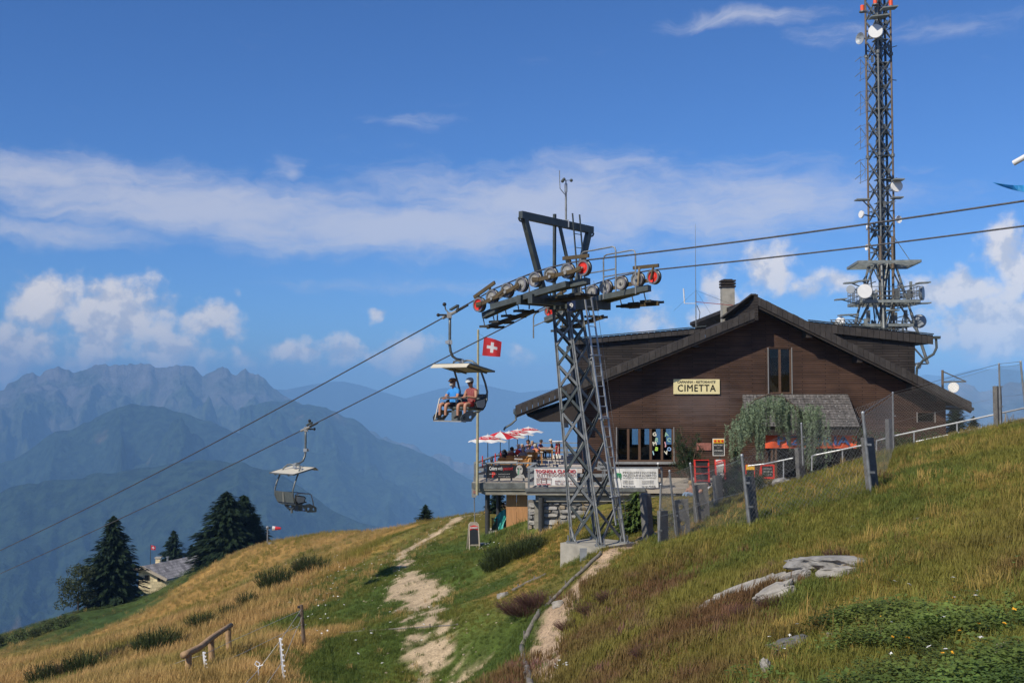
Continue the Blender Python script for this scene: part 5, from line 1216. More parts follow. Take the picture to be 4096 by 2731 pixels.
b = MB(); b.add([(fx - .12, y - .006, fz + .10), (fx - .02, y - .006, fz + .09), (fx - .03, y - .006, fz + .03), (fx - .11, y - .006, fz + .04)], [(0, 1, 2, 3)]); b.add([(fx + .03, y - .006, fz + .09), (fx + .12, y - .006, fz + .10), (fx + .11, y - .006, fz + .04), (fx + .04, y - .006, fz + .03)], [(0, 1, 2, 3)]); b.build('printed_eyes', bk_b, B1)
B2, a, c = banner('advertising_banner', 'white household appliance banner with red lettering on terrace railing', 534.2, 577, 468, 484.6, 51.36, wt_b)
w = c.x - a.x; h = a.z - c.z; y = 51.335
lettering(B2, 'TOGNOLA CLAUDIO', 0.22, red_l, (a.x + w * .03, y, c.z + h * .74), fit=w * .94, bold=.006); lettering(B2, 'ELETTRODOMESTICI', 0.20, brn_l, (a.x + w * .06, y, c.z + h * .52), fit=w * .9)
lettering(B2, '6600 LOCARNO', 0.12, brn_l, (a.x + w * .48, y, c.z + h * .20), fit=w * .45); lettering(B2, 'TEL. 091/ 751 66 60', 0.12, brn_l, (a.x + w * .48, y, c.z + h * .04), fit=w * .48)
for k in range(3):
    x0 = a.x + w * (.055 + .115 * k); b = MB()
    for (p, q) in (((0, .10), (0, .45)), ((.105, .10), (.105, .45)), ((0, .45), (.105, .45)), ((0, .38), (.105, .38))): b.bar((x0 + p[0] * w, y, c.z + p[1] * h), (x0 + q[0] * w, y, c.z + q[1] * h), 0.012, 0.012, up=(0, 1, 0))
    if k == 0: b.tube([(x0 + w * .052 + .06 * math.cos(t), y, c.z + h * .24 + .06 * math.sin(t)) for t in np.linspace(0, 2 * math.pi, 12)], 0.008, 4)
    if k == 1: b.bar((x0 + w * .015, y, c.z + h * .33), (x0 + w * .09, y, c.z + h * .33), .012, .012).bar((x0 + w * .015, y, c.z + h * .18), (x0 + w * .09, y, c.z + h * .18), .012, .012)
    b.build('appliance_outline', brn_l, B2); MB().bar((x0 + .01, y, c.z + h * .06), (x0 + w * .10, y, c.z + h * .06), .012, .03, up=(0, 0, 1)).build('red_bar', red_l, B2)
B3, a, c = banner('advertising_banner', 'white estate agency banner with green monogram on terrace railing', 614, 658.5, 468, 487.2, 51.36, wt_b)
w = c.x - a.x; h = a.z - c.z
lettering(B3, 'im', 0.42, green_l, (a.x + w * .02, y, c.z + h * .55), fit=w * .14, bold=.012); MB().cyl((a.x + w * .145, y, c.z + h * .48), (a.x + w * .145, y + .01, c.z + h * .48), .035, n=10).build('green_dot', green_l, B3)
lettering(B3, 'IMMOBILIARE E FIDUCIARIA', 0.13, grey_l, (a.x + w * .19, y, c.z + h * .76), fit=w * .75); lettering(B3, 'MAZZOLENI ROBERTO', 0.15, grey_l, (a.x + w * .19, y, c.z + h * .60), fit=w * .75); lettering(B3, 'VIA STAZIONE 6 - 6600 MURALTO PALAZZO PAX', 0.06, grey_l, (a.x + w * .19, y, c.z + h * .51), fit=w * .75)
for k in range(3): lettering(B3, 'COMPRA VENDITA', 0.05, grey_l, (a.x + w * .19, y, c.z + h * (.36 - .07 * k)), fit=w * .24); lettering(B3, 'AMMINISTRAZIONI', 0.05, grey_l, (a.x + w * .62, y, c.z + h * (.36 - .07 * k)), fit=w * .26)
lettering(B3, 'TEL.091/ 743.57.30', 0.09, black, (a.x + w * .19, y, c.z + h * .05), fit=w * .28); lettering(B3, 'FAX 091/ 743.60.58', 0.09, black, (a.x + w * .62, y, c.z + h * .05), fit=w * .3)
# grey rail lamps / sign posts
lp = at(658, 463, 51.3); ls = thing('rail_lamp', 'small white lamp on thin post beside white banner', 'lamp', lp); MB().cyl(lp - UP * .9, lp, .012, n=5).build('post', galv, ls); MB().sphere(lp, .06, 8, 5).build('globe', whitep, ls)
ns = at(565, 424, 56.6); nsg = thing('notice_sign', 'grey notice sign hung under the eave above terrace', 'sign', ns); MB().box(ns, (0.36, 0.03, 0.32)).build('plate', grey_pl, nsg); lettering(nsg, 'NO PK', 0.1, black, ns + Vector((-.15, -.02, -.12)), fit=.3)
ps = at(602.5, 465.5, 50.0); psg = thing('hanging_sign', 'tilted grey lettered sign on post behind the lift tower', 'sign', ps)
rt = Matrix.Rotation(0.12, 3, 'Y'); MB().box(ps, (0.46, 0.03, 0.40), rt).build('plate', grey_pl, psg); lettering(psg, 'Pronto', 0.14, black, ps + Vector((-.19, -.025, .03)), fit=.38); lettering(psg, 'salve', 0.14, black, ps + Vector((-.11, -.025, -.14)), fit=.28)
MB().cyl(ps + UP * 0.15, ps + Vector((0, .1, -1.2)), .02, n=6).build('post', galv, psg)

# ---------------------------------------------------------------- parasols
pw = mat('parasol_white', (0.80, 0.79, 0.77), 0.7, 0, 0.03, 3, trans=0.25); prd = mat('parasol_red', (0.62, 0.02, 0.03), 0.7, 0, 0.08, 3, trans=0.2)
def parasol(u, v_apex, d, label, allred=False, rad=1.10, rz=0.0):
    ap = at(u, v_apex, d); base = Vector((ap.x, ap.y, DZK)); t = thing('parasol', label, 'parasol', base, 'parasols on the terrace')
    b = MB(); n = 8; prof = [(0.0, 0.0), (0.33, -0.10), (0.66, -0.23), (1.0, -0.42)]
    V = [ap]; 
    for r, z in prof[1:]:
        for k in range(n * 2):
            a = rz + 2 * math.pi * k / (n * 2); sag = 0.0 if k % 2 == 0 else (0.03 + 0.05 * r)
            V.append(ap + Vector((math.cos(a) * r * rad * (1 if k % 2 == 0 else 0.955), math.sin(a) * r * rad * (1 if k % 2 == 0 else 0.955), z + (sag if r == 1.0 else -sag * 0.4))))
    m2 = n * 2; b.m = 0
    def q(fs, mi): b.f.extend(fs); b.mi.extend([mi] * len(fs))
    b.v = [tuple(p) for p in V]
    for k in range(m2):
        k2 = (k + 1) % m2; seg = k // 2
        q([(0, 1 + k, 1 + k2)], 1 if (allred and seg % 2 == 0) else 0)
        q([(1 + k, 1 + m2 + k, 1 + m2 + k2, 1 + k2)], 1 if (not allred or seg % 2 == 0) else 0)
        q([(1 + m2 + k, 1 + 2 * m2 + k, 1 + 2 * m2 + k2, 1 + m2 + k2)], 1 if (allred and seg % 2 == 0) else 0)
    cn = b.build('canopy', [pw, prd], t)
    MB().cyl(base, ap - UP * 0.02, 0.022, n=6).build('pole', darkcol, t); MB().cyl(ap - UP * 0.01, ap + UP * 0.09, 0.02, 0.008, 6).build('finial', pw, t)
    MB().cyl(base, base + UP * 0.07, 0.26, n=12).build('foot', concd, t)
    if not allred:
        for k in range(m2 // 2):
            a = rz + 2 * math.pi * (k + 0.5) / n
            if math.sin(a) > 0.2: continue
            out = Vector((math.cos(a), math.sin(a), 0)); dn = (out * 0.33 * rad + UP * -0.15).normalized(); xd = UP.cross(out).normalized()
            me_pos = ap + out * (0.575 * rad) + UP * (-0.205 + 0.02) - xd * 0.19
            lettering(cn, 'rivella', 0.17, pw, me_pos, xdir=xd, ydir=-dn, fit=0.38, extrude=0.003, shear=0.2, bold=0.003)
    return t
parasol(487.8, 434.2, 60, 'red and white parasol beside the flagpole, first along the terrace', rz=0.2)
parasol(500.3, 430.9, 62.5, 'parasol with plain red and white wedges among lettered ones', True, rz=0.35)
parasol(509, 430.6, 66, 'lettered red and white parasol just behind the wedge-striped parasol', rz=0.1)
parasol(517.5, 428.5, 70, 'lettered red and white parasol second from the terrace far end', rz=0.25)
parasol(528.4, 426.2, 75.5, 'lettered red and white parasol last at the terrace far end', rz=0.15)

# ---------------------------------------------------------------- terrace furniture
wick = mat('honey_wicker', (0.48, 0.24, 0.07), 0.75, 0, 0.25, 14); legm = mat('dark_chair_leg', (0.05, 0.035, 0.025), 0.5, 0.1, 0.2, 8); tblt = mat('pale_table_top', (0.55, 0.50, 0.42), 0.6, 0, 0.1, 4); tblb = mat('honey_table_wood', (0.42, 0.22, 0.07), 0.6, 0, 0.2, 6)
def make_wicker_chair():
    t = thing('wicker_chair', 'x', 'chair', (0, 0, 0), 'wicker chairs on the terrace')
    b = MB(); b.box((0, 0, 0.43), (0.46, 0.44, 0.05)); b.build('seat', wick, t)
    pts = [(-0.23 + 0.46 * k / 8, -0.22 - 0.07 * math.sin(math.pi * k / 8), 0) for k in range(9)]
    vs = []
    for p in pts: vs += [(p[0], p[1], 0.46), (p[0] * 1.05, p[1] - 0.07, 0.84 + 0.05 * math.sin(math.pi * (p[0] + .23) / .46))]
    vs += [(x, y - 0.025, z) for x, y, z in vs]; k = 18
    fs = [(2 * i, 2 * i + 1, 2 * i + 3, 2 * i + 2) for i in range(8)] + [(k + 2 * i, k + 2 * i + 2, k + 2 * i + 3, k + 2 * i + 1) for i in range(8)] + [(2 * i + 1, k + 2 * i + 1, k + 2 * i + 3, 2 * i + 3) for i in range(8)]
    MB().add(vs, fs).build('backrest', wick, t)
    for sx in (-1, 1):
        MB().tube([(0.25 * sx, -0.28, 0.70), (0.27 * sx, 0.0, 0.68), (0.26 * sx, 0.17, 0.66), (0.23 * sx, 0.2, 0.45)], 0.018, 6).build('armrest', wick, t)
        for sy in (-1, 1): MB().cyl((0.2 * sx, 0.19 * sy, 0.41), (0.23 * sx, 0.23 * sy, 0), 0.016, n=6).build('leg', legm, t)
    return t
wc0 = make_wicker_chair(); wc_used = []
def put_chair(x, y, rz, label):
    o = wc0 if not wc_used else copy_tree(wc0); wc_used.append(1); o.location = (x, y, DZK); o.rotation_euler.z = rz; o['label'] = label; return o
def table(x, y, lx, ly, label, top=tblt, cloth_m=None, rz=0.0):
    t = thing('terrace_table', label, 'table', (x, y, DZK)); Rm = Matrix.Rotation(rz, 3, 'Z')
    def bx(c, s): return MB().box(Vector((x, y, DZK)) + Rm @ Vector(c), s, Rm)
    bx((0, 0, 0.73), (lx, ly, 0.04)).build('table_top', top, t); bx((0, 0, 0.67), (lx - .1, ly - .1, 0.08)).build('apron', tblb, t)
    for sx in (-1, 1):
        for sy in (-1, 1): bx((sx * (lx / 2 - .08), sy * (ly / 2 - .08), 0.315), (.06, .06, .63)).build('leg', tblb, t)
    return t
def tx(u, d): return at(u, 460, d).x
table(tx(510.5, 62.3), 62.3, 1.35, 0.8, 'pale topped table behind the bare railside table'); table(tx(505.5, 59.4), 59.4, 1.2, 0.8, 'pale topped bare table next to the black banner railing')
table(tx(521, 65.5), 65.5, 1.3, 0.9, 'table between the red hatted guest and striped shirt guest'); table(tx(533.5, 69.5), 69.5, 1.2, 0.85, 'table in front of the white shirted guest'); table(tx(546.5, 73.8), 73.8, 0.9, 0.8, 'small table beside the guest in black')
put_chair(tx(497, 59.6), 59.6, R(-90), 'empty wicker chair at the bare railside table'); put_chair(tx(502, 61.5), 61.5, 0, 'empty wicker chair tucked under the second bare table'); put_chair(tx(510, 61.4), 61.4, 0, 'empty wicker chair at the middle of second bare table'); put_chair(tx(521.5, 62.2), 62.2, R(90), 'empty wicker chair at the end of second bare table')
put_chair(tx(523.5, 60.3), 60.3, R(100), 'empty wicker chair pulled out between two bare tables')
C_ = {}
floral = cloth('dark_floral', (0.015, 0.013, 0.015), (0.35, 0.09, 0.06), 26); stripe = cloth('grey_stripe', (0.20, 0.20, 0.24), (0.50, 0.49, 0.50), 30); white_c = cloth('white_shirt', (0.72, 0.72, 0.74)); blue_c = cloth('royal_blue', (0.03, 0.06, 0.30)); orange_c = cloth('salmon', (0.62, 0.22, 0.12)); purple = cloth('dark_purple', (0.05, 0.03, 0.16)); black_c = cloth('black', (0.014, 0.014, 0.015)); pink_c = cloth('dusty_pink', (0.40, 0.20, 0.22)); jeans = cloth('jeans', (0.10, 0.17, 0.30)); beige = cloth('beige', (0.35, 0.28, 0.20))
def guest(u, d, f, label, top, legs, kids, arms='table', lean=0.06, sk=None, chair_label=None):
    x = tx(u, d); fw = Vector((f[0], f[1], 0)).normalized(); base = Vector((x, d, DZK + 0.46))
    person(label, base, fw, seated(lean, arms, 0.44, -0.45), dict(top=top, legs=legs, sleeve=0.6, leglen=1.5), 'guests seated on the terrace', sk, kids)
    rz = math.atan2(fw.y, fw.x) - math.pi / 2; put_chair(x, d, rz, chair_label or ('wicker chair under the ' + label.replace('seated ', '')))
guest(511.5, 63.4, (0.25, 1), 'seated dark haired guest in black floral top, back turned', floral, navy_c, [hair(hair_dark, 1.12)], sk=skin_m)
guest(523.0, 63.2, (-0.1, 1), 'seated grey haired guest in striped grey shirt, back turned', stripe, beige, [hair(hair_grey)], sk=skin_l)
guest(516.8, 66.8, (0.9, 0.3), 'seated guest in red shirt and white sun hat', red_c, navy_c, [sunhat(white_c, black_c)], sk=skin_l)
guest(522.0, 67.8, (0.1, -1), 'seated guest in royal blue shirt facing striped guest', blue_c, jeans, [hair(hair_grey), mouth], sk=skin_m)
guest(529.5, 67.0, (0.1, 1), 'seated fair haired guest in white shirt, back turned', white_c, beige, [hair(hair_blond)], sk=skin_l)
guest(534.8, 67.4, (0.3, 1), 'seated pale haired guest in salmon top beside the white shirt', orange_c, jeans, [hair(hair_grey, 1.08)], sk=skin_m)
guest(532.2, 72.0, (0.0, -1), 'seated fair haired guest in blue facing the white shirt', blue_c, navy_c, [hair(hair_blond), mouth], sk=skin_l)
guest(528.8, 73.2, (-0.6, -0.8), 'seated guest with bushy dark hair in dusty pink', pink_c, navy_c, [hair(hair_dark, 1.25, 0.04)], sk=skin_m)
guest(538.8, 74.0, (0.8, -0.5), 'seated dark haired guest in purple leaning over table', purple, navy_c, [hair(hair_dark, 1.05)], lean=0.14, sk=skin_m)
guest(552.4, 74.4, (-1, 0.1), 'seated guest in black shirt and pale cap, arms folded', black_c, beige, [cap(cloth('pale_cap', (0.62, 0.55, 0.45)))], arms='cross', sk=skin_m)
# rucksack on a chair
bg = at(504.3, 454.5, 64.2); rk = thing('rucksack', 'dark rucksack hung on the outer railing of terrace', 'rucksack', bg)
MB().sphere(bg, 0.3, 10, 8, (0.62, 0.5, 1.15)).build('pack', black_c, rk, smooth=True); MB().tube([bg + Vector((-.15, -.1, .25)), bg + Vector((-.33, -.12, .1)), bg + Vector((-.3, -.1, -.18)), bg + Vector((-.14, -.1, -.28))], .02, 6).build('strap', navy_c, rk)
# high bar table with red printed column
hb_ = Vector((tx(557.5, 76.2), 75.6, DZK)); ht = thing('bar_table', 'white round bar table with red lettered column', 'bar table', hb_)
MB().lathe(hb_ + UP * 1.12, UP, [(0.0, 0.0), (0.46, 0.0), (0.48, 0.025), (0.46, 0.05), (0, 0.05)], 24).build('table_top', whitep, ht); MB().cyl(hb_ + UP * 0.2, hb_ + UP * 1.12, 0.16, n=16).build('column', whitep, ht); MB().cyl(hb_ + UP * 0.30, hb_ + UP * 0.98, 0.164, n=16, caps=False).build('red_sleeve', prd, ht); MB().box(hb_ + UP * 0.1, (0.7, 0.5, 0.2)).build('foot', whitep, ht)
lettering(ht, 'rivella', 0.2, whitep, hb_ + Vector((0.06, -0.172, 0.34)), xdir=(0, 0, 1), ydir=(-1, 0, 0), fit=0.6)
# row of blue metal chairs along a white-clothed table
blu = mat('blue_metal_chair', (0.02, 0.035, 0.12), 0.4, 0.3, 0.1, 8); lacem = mat('patterned_tablecloth', (0.62, 0.58, 0.52), 0.8, 0, 0, 16, col2=(0.50, 0.40, 0.34))
for k in range(5):
    d = 56.2 + k * 2.6; x = tx(551.5 + k * 2.7, d); t = thing('metal_chair', 'dark blue metal chair, %s of its row counted from the white banners' % ('first', 'second', 'third', 'fourth', 'fifth')[k], 'chair', (x, d, DZK), 'blue metal chairs')
    MB().box((x, d, DZK + 0.44), (0.42, 0.42, 0.03)).build('seat', blu, t)
    for sy in (-1, 1):
        MB().tube([(x - 0.16, d + 0.2 * sy, DZK), (x - 0.2, d + 0.2 * sy, DZK + 0.44), (x - 0.30, d + 0.2 * sy, DZK + 0.82)], 0.016, 6).build('back_leg', blu, t); MB().cyl((x + 0.18, d + 0.2 * sy, DZK + 0.43), (x + 0.22, d + 0.2 * sy, DZK), 0.016, n=6).build('front_leg', blu, t)
    MB().bar((x - 0.30, d - 0.2, DZK + 0.78), (x - 0.30, d + 0.2, DZK + 0.78), 0.03, 0.12).build('backrest', white_c if k % 2 else blu, t)
    xt = x + 0.95; tb = thing('clothed_table', 'table under patterned white cloth, %s of its row from the white banners' % ('first', 'second', 'third', 'fourth', 'fifth')[k], 'table', (xt, d, DZK), 'clothed terrace tables')
    MB().box((xt, d, DZK + 0.73), (1.1, 1.0, 0.03)).build('table_top', tblt, tb); MB().mm((xt - 0.57, d - 0.53, DZK + 0.42), (xt + 0.57, d - 0.51, DZK + 0.76)).mm((xt - 0.58, d - 0.50, DZK + 0.42), (xt - 0.56, d + 0.5, DZK + 0.76)).mm((xt - 0.57, d - 0.53, DZK + 0.748), (xt + 0.57, d + 0.52, DZK + 0.765)).build('tablecloth', lacem, tb)
    for sx in (-1, 1):
        for sy in (-1, 1): MB().cyl((xt + .48 * sx, d + .42 * sy, DZK), (xt + .48 * sx, d + .42 * sy, DZK + .71), .025, n=6).build('leg', legm, tb)
# red post tips along the outer rail
for k, (u, v0, v1, d) in enumerate(((482.5, 455.2, 462.0, 56.2), (495.3, 452.7, 460, 59.3), (500.8, 450.2, 456, 62.3), (541, 440, 446, 77.5), (567, 441, 446, 77.5))):
    p, q = at(u, v1, d), at(u, v0, d); t = tag(MB().cyl(p - UP * 0.3, q, 0.03, n=6).build('red_marker_post', redp, loc=tuple(p)), ('thin red marker post on outer railing near the flagpole', 'thin red marker post on outer railing under the first parasol', 'thin red marker post on outer railing beside the rucksack', 'thin red marker post on far railing beside seated guest in black', 'thin red marker post on far railing beyond the bar table')[k], 'marker', 'red marker posts')

# ---------------------------------------------------------------- flagpole, signs by the terrace
fr = mat('flag_red', (0.66, 0.035, 0.04), 0.75, 0, 0.08, 2, trans=0.25); fwm = mat('flag_white', (0.78, 0.77, 0.75), 0.75, 0, 0.03, 2, trans=0.25); polem = mat('pale_yellow_pole', (0.36, 0.33, 0.20), 0.6, 0, 0.2, 3)
def swiss_flag(parent, P, right, up, w, h, seed=0.0, sweep=0.0):
    n = 24; b = MB(); V = []
    def pos(s, t):
        x = s * w; z = t * h
        wob = 0.07 * w * math.sin(s * 6.0 + t * 1.5 + seed) * s; droop = -0.10 * h * s * s + 0.16 * h * (0.5 - t) * s * s * 2
        return P + right * (x * 0.93) + up * (z + droop * 0.6 - sweep * s) + Vector((0, 1, 0)) * wob
    for i in range(n + 1):
        for j in range(n + 1): V.append(pos(i / n, j / n))
    b.v = [tuple(v) for v in V]
    for i in range(n):
        for j in range(n):
            s = (i + .5) / n; t = (j + .5) / n; cr = (abs(s - .5) < .1 and abs(t - .5) < .31) or (abs(t - .5) < .1 and abs(s - .5) < .31)
            b.f.append((i * (n + 1) + j, (i + 1) * (n + 1) + j, (i + 1) * (n + 1) + j + 1, i * (n + 1) + j + 1)); b.mi.append(1 if cr else 0)
    return b.build('flag', [fr, fwm], parent, smooth=True)
fp0 = at(477.2, 482, 54.7); fp1 = at(478.2, 330, 54.7)
fpo = thing('flagpole', 'pale flagpole with Swiss flag at the terrace corner', 'flagpole', (fp0.x, fp0.y, DZK - 0.6))
MB().cyl((fp0.x, fp0.y, DZK - 0.6), fp1, 0.075, 0.055, 10).sphere(fp1, 0.06, 8, 5).build('pole', polem, fpo)
fl0 = at(482.2, 355.0, 54.7); fl1 = at(484.0, 336.5, 54.7)
swiss_flag(fpo, fl0, Vector((1, 0.12, 0)).normalized(), (fl1 - fl0).normalized(), 0.98, (fl1 - fl0).length, 0.6, 0.1)
MB().cyl(at(478.3, 332.5, 54.65), fl1, 0.008, n=4).cyl(at(478.2, 354.8, 54.65), fl0, 0.008, n=4).build('halyard', rope_m, fpo)
sp0 = at(475, 512.5, 60); sp1 = at(473.8, 476.5, 60)
spo = thing('trail_sign', 'weathered metal sign on slim post below terrace corner', 'sign', (sp0.x, sp0.y, H(sp0.x, sp0.y)))
MB().cyl((sp0.x, sp0.y, H(sp0.x, sp0.y) - 0.2), sp1, 0.03, n=6).build('post', galv, spo)
MB().mm((at(471.7, 497, 60).x, 59.9, at(471.7, 496.6, 60).z), (at(476.4, 487, 60).x, 59.95, at(471.7, 486.4, 60).z)).build('plate', grey_pl, spo); MB().box(at(474.6, 491, 59.88), (0.14, 0.02, 0.2)).build('faded_panel', brn_l, spo)
MB().prism([at(475, 477.2, 59.9), at(478, 478.5, 59.9), at(478, 480.5, 59.9), at(475, 481, 59.9)], (0, 0.03, 0)).build('orange_flap', mat('orange_plastic', (0.75, 0.22, 0.02), .5), spo)
# chalkboard A-frame on the lawn
gA = G(474, 549); 
af = thing('chalkboard_stand', 'wooden A-frame chalkboard with curved red label on lawn', 'chalkboard', gA)
wdm = mat('weathered_pine', (0.40, 0.34, 0.26), 0.8, 0, 0.2, 8); chalk = mat('blackboard', (0.02, 0.022, 0.024), 0.6, 0, 0.2, 4)
Rz = Matrix.Rotation(R(14), 3, 'Z')
def LQ(x, y, z): return Vector(gA) + Rz @ Vector((x, y, z))
Wd, Hh = 0.54, 1.27
def yz(z): return -0.10 + 0.20 * z / Hh
for sx in (-1, 1): MB().bar(LQ(sx * (Wd - .06) / 2 * 1.02, -0.12, -0.02), LQ(sx * (Wd - .06) / 2 * .9, 0.09, Hh - 0.10), 0.055, 0.035, up=(0, 1, 0)).build('leg', wdm, af)
MB().bar(LQ(-.24, yz(.22), .22), LQ(.24, yz(.22), .22), .035, .06).build('crossbar', wdm, af)
MB().prism([LQ(-.24, .07, Hh - .2), LQ(.24, .07, Hh - .2), LQ(.24, .09, Hh - .1), LQ(.15, .10, Hh), LQ(-.15, .10, Hh), LQ(-.24, .09, Hh - .1)], Rz @ Vector((0, .03, 0))).build('header', wdm, af)
MB().prism([LQ(-.20, yz(.26) - .01, .26), LQ(.20, yz(.26) - .01, .26), LQ(.20, yz(.98) - .01, .98), LQ(-.20, yz(.98) - .01, .98)], Rz @ Vector((0, .015, 0))).build('board', chalk, af)
MB().prism([LQ(-.20, yz(.92) - .02, .90), LQ(0, yz(.97) - .02, .95), LQ(.20, yz(.92) - .02, .90), LQ(.20, yz(1.08) - .02, 1.07), LQ(0.0, yz(1.12) - .02, 1.13), LQ(-.20, yz(1.08) - .02, 1.07)], Rz @ Vector((0, .012, 0))).build('red_label', redp, af)
lettering(af, 'BAMSEIER', 0.11, whitep, LQ(-.18, yz(1.0) - .04, .975), xdir=Rz @ Vector((1, 0, 0)), ydir=Rz @ Vector((0, .155, 1)), fit=.36, bold=.003)
for sx in (-1, 1): MB().bar(LQ(sx * .23, 0.55, -0.02), LQ(sx * .22, 0.12, Hh - .12), 0.05, 0.03, up=(0, 1, 0)).build('rear_leg', wdm, af)
MB().prism([LQ(-.22, .50, .18), LQ(.22, .50, .18), LQ(.22, .14, Hh - .2), LQ(-.22, .14, Hh - .2)], Rz @ Vector((0, .015, 0))).build('rear_board', wdm, af)
gr2 = G(483, 545); tag(MB().box(gr2 + Vector((0.6, 0.2, 0.06)), (1.5, 0.5, 0.06)).box(gr2 + Vector((0.2, 0.2, 0.0)), (0.1, 0.4, 0.1)).box(gr2 + Vector((1.1, 0.2, 0.0)), (0.1, 0.4, 0.1)).build('fallen_pallet', galv, loc=tuple(gr2)), 'low metal grating lying beside the A-frame chalkboard', 'grating')
# ------------------------------------------------------------------ radio mast behind the restaurant
MD = 88.0
mst = mat('mast_steel', (0.17, 0.18, 0.175), 0.55, 0.5, 0.3, 2.5); mstw = mat('mast_rusty_steel', (0.17, 0.125, 0.085), 0.65, 0.3, 0.35, 2.0); dishw = mat('dish_white', (0.74, 0.74, 0.72), 0.45, 0, 0.05, 3); dishg = mat('dish_grey', (0.30, 0.33, 0.36), 0.5, 0.1, 0.1, 3); beac = mat('beacon_orange', (0.80, 0.09, 0.02), 0.4, 0, 0.1, 3); grat = mat('mast_grating', (0.25, 0.27, 0.25), 0.6, 0.4, 0.3, 3)
mb0 = at(886, 345, MD); mast = thing('radio_mast', 'tall steel lattice radio mast crowded with antennas behind the restaurant', 'mast', (mb0.x, MD, -6))
def m_(u, v, dy=0.0): return at(u, v, MD + dy)
# upper square shaft: near-left, near-right, far-left, far-right legs, from v=-30 to v=262
cxu = lambda v: 878.6 + v * 0.0113
hw = 10.6
zt, zb_ = m_(879, -40).z, m_(881.6, 262).z
axc = m_(cxu(200), 200).x; a_ = 0.86; 
ang = R(24)
def leg_xy(k): t = ang + k * math.pi / 2 + math.pi / 4; return Vector((axc + a_ * 1.12 * math.cos(t) , MD + a_ * 1.12 * math.sin(t), 0))
Ls = [leg_xy(k) for k in range(4)]
for k, p in enumerate(Ls):
    MB().cyl((p.x, p.y, zb_), (p.x, p.y, zt), 0.085, n=8).build('leg', mstw if k in (3, 1) else mst, mast)
    for zz in (m_(880, 55).z, m_(880, 156).z): MB().cyl((p.x, p.y, zz - .12), (p.x, p.y, zz + .12), 0.16, n=8).build('leg_flange', mst, mast)
np_ = 15; zs = np.linspace(zb_, zt, np_ + 1)
for k in range(4):
    p, q = Ls[k], Ls[(k + 1) % 4]
    for i in range(np_):
        b = MB(); z0, z1 = zs[i], zs[i + 1]; mid = (p + q) / 2; zm = (z0 + z1) / 2
        b.bar((p.x, p.y, z0), (mid.x, mid.y, zm), .075, .075).bar((q.x, q.y, z0), (mid.x, mid.y, zm), .075, .075); b.build('brace', mst, mast)
        MB().bar((mid.x, mid.y, zm), (p.x, p.y, z1), .075, .075).bar((mid.x, mid.y, zm), (q.x, q.y, z1), .075, .075).bar((p.x, p.y, zm), (q.x, q.y, zm), .05, .05).build('brace', mst, mast)
# cable runs and inner ladder
cr = MB()
for k in range(7): x = axc - 0.25 + 0.14 * k; cr.cyl((x, MD + 0.15 * math.sin(k * 2.1), zb_ - 3), (x, MD + 0.15 * math.sin(k * 2.1), zt), 0.045, n=5)
cr.build('cable_run', rubber, mast)
il = MB(); xl_ = axc + 0.38
for sx in (-.18, .18): il.cyl((xl_ + sx, MD - .2, zb_), (xl_ + sx, MD - .2, zt), .02, n=5)
for z in np.arange(zb_, zt, 0.3): il.cyl((xl_ - .18, MD - .2, z), (xl_ + .18, MD - .2, z), .012, n=4)
il.build('ladder', mst, mast)
for z in np.arange(zb_ + 1, zt, 1.9): MB().box((axc + 0.15, MD, z), (1.1, 0.9, 0.05)).build('inner_platform', grat, mast)
# lower splayed base section
zl = m_(884, 345).z - 1.5
lt = [Vector((p.x, p.y, zb_)) for p in Ls]; cbx = m_(886, 330).x
lbot = [Vector((cbx + 3.1 * math.cos(ang + k * math.pi / 2 + math.pi / 4), MD + 3.1 * math.sin(ang + k * math.pi / 2 + math.pi / 4), zl)) for k in range(4)]
for k in range(4):
    MB().cyl(lt[k], lt[k].lerp(lbot[k], .5) + Vector((0, 0, 0)), .10, n=8).cyl(lt[k].lerp(lbot[k], .5), lbot[k], .13, n=8).build('splayed_leg', mst, mast)
    for f0, f1 in ((0, .35), (.35, .7), (.7, 1.0)):
        p0, q0 = lt[k].lerp(lbot[k], f0), lt[(k + 1) % 4].lerp(lbot[(k + 1) % 4], f0); p1, q1 = lt[k].lerp(lbot[k], f1), lt[(k + 1) % 4].lerp(lbot[(k + 1) % 4], f1)
        m2 = (p0 + q0) / 2; MB().bar(p1, m2, .1, .1).bar(q1, m2, .1, .1).build('brace', mst, mast); MB().bar(p1, q1, .1, .1).build('brace', mst, mast)
    MB().bar(lt[k], Vector((lt[k].x * .4 + axc * .6, MD, zl)), .09, .09).build('brace', mst, mast)
for x, y in ((axc - .4, MD - .9), (axc + .6, MD - .8)): MB().cyl((x, y, zl), (x, y, zb_ + 2), .11, n=8).build('riser_pipe', mstw, mast)
# platforms
def platform(v, half, skew, rail=True, th=0.22, nm='platform'):
    z = m_(884, v).z; c = Vector((m_(883, v).x, MD, z)); pts = [c + Vector((half * math.cos(skew + k * math.pi / 2), half * math.sin(skew + k * math.pi / 2), 0)) for k in range(4)]
    o = MB(); 
    for k in range(4): o.bar(pts[k], pts[(k + 1) % 4], .12, th)
    for t in np.linspace(.12, .88, 7): o.bar(pts[0].lerp(pts[1], t), pts[3].lerp(pts[2], t), .07, .06)
    po = o.build(nm, grat, mast)
    if rail:
        for h in (.45, .8, 1.15):
            r = MB()
            for k in range(4): r.cyl(pts[k] + UP * h, pts[(k + 1) % 4] + UP * h, .03, n=5)
            r.build('rail', mst, po)
        for k in range(4):
            for t in np.linspace(0, .9, 6): e = pts[k].lerp(pts[(k + 1) % 4], t); MB().cyl(e, e + UP * 1.15, .03, n=5).build('rail_post', mst, po)
    return po, pts
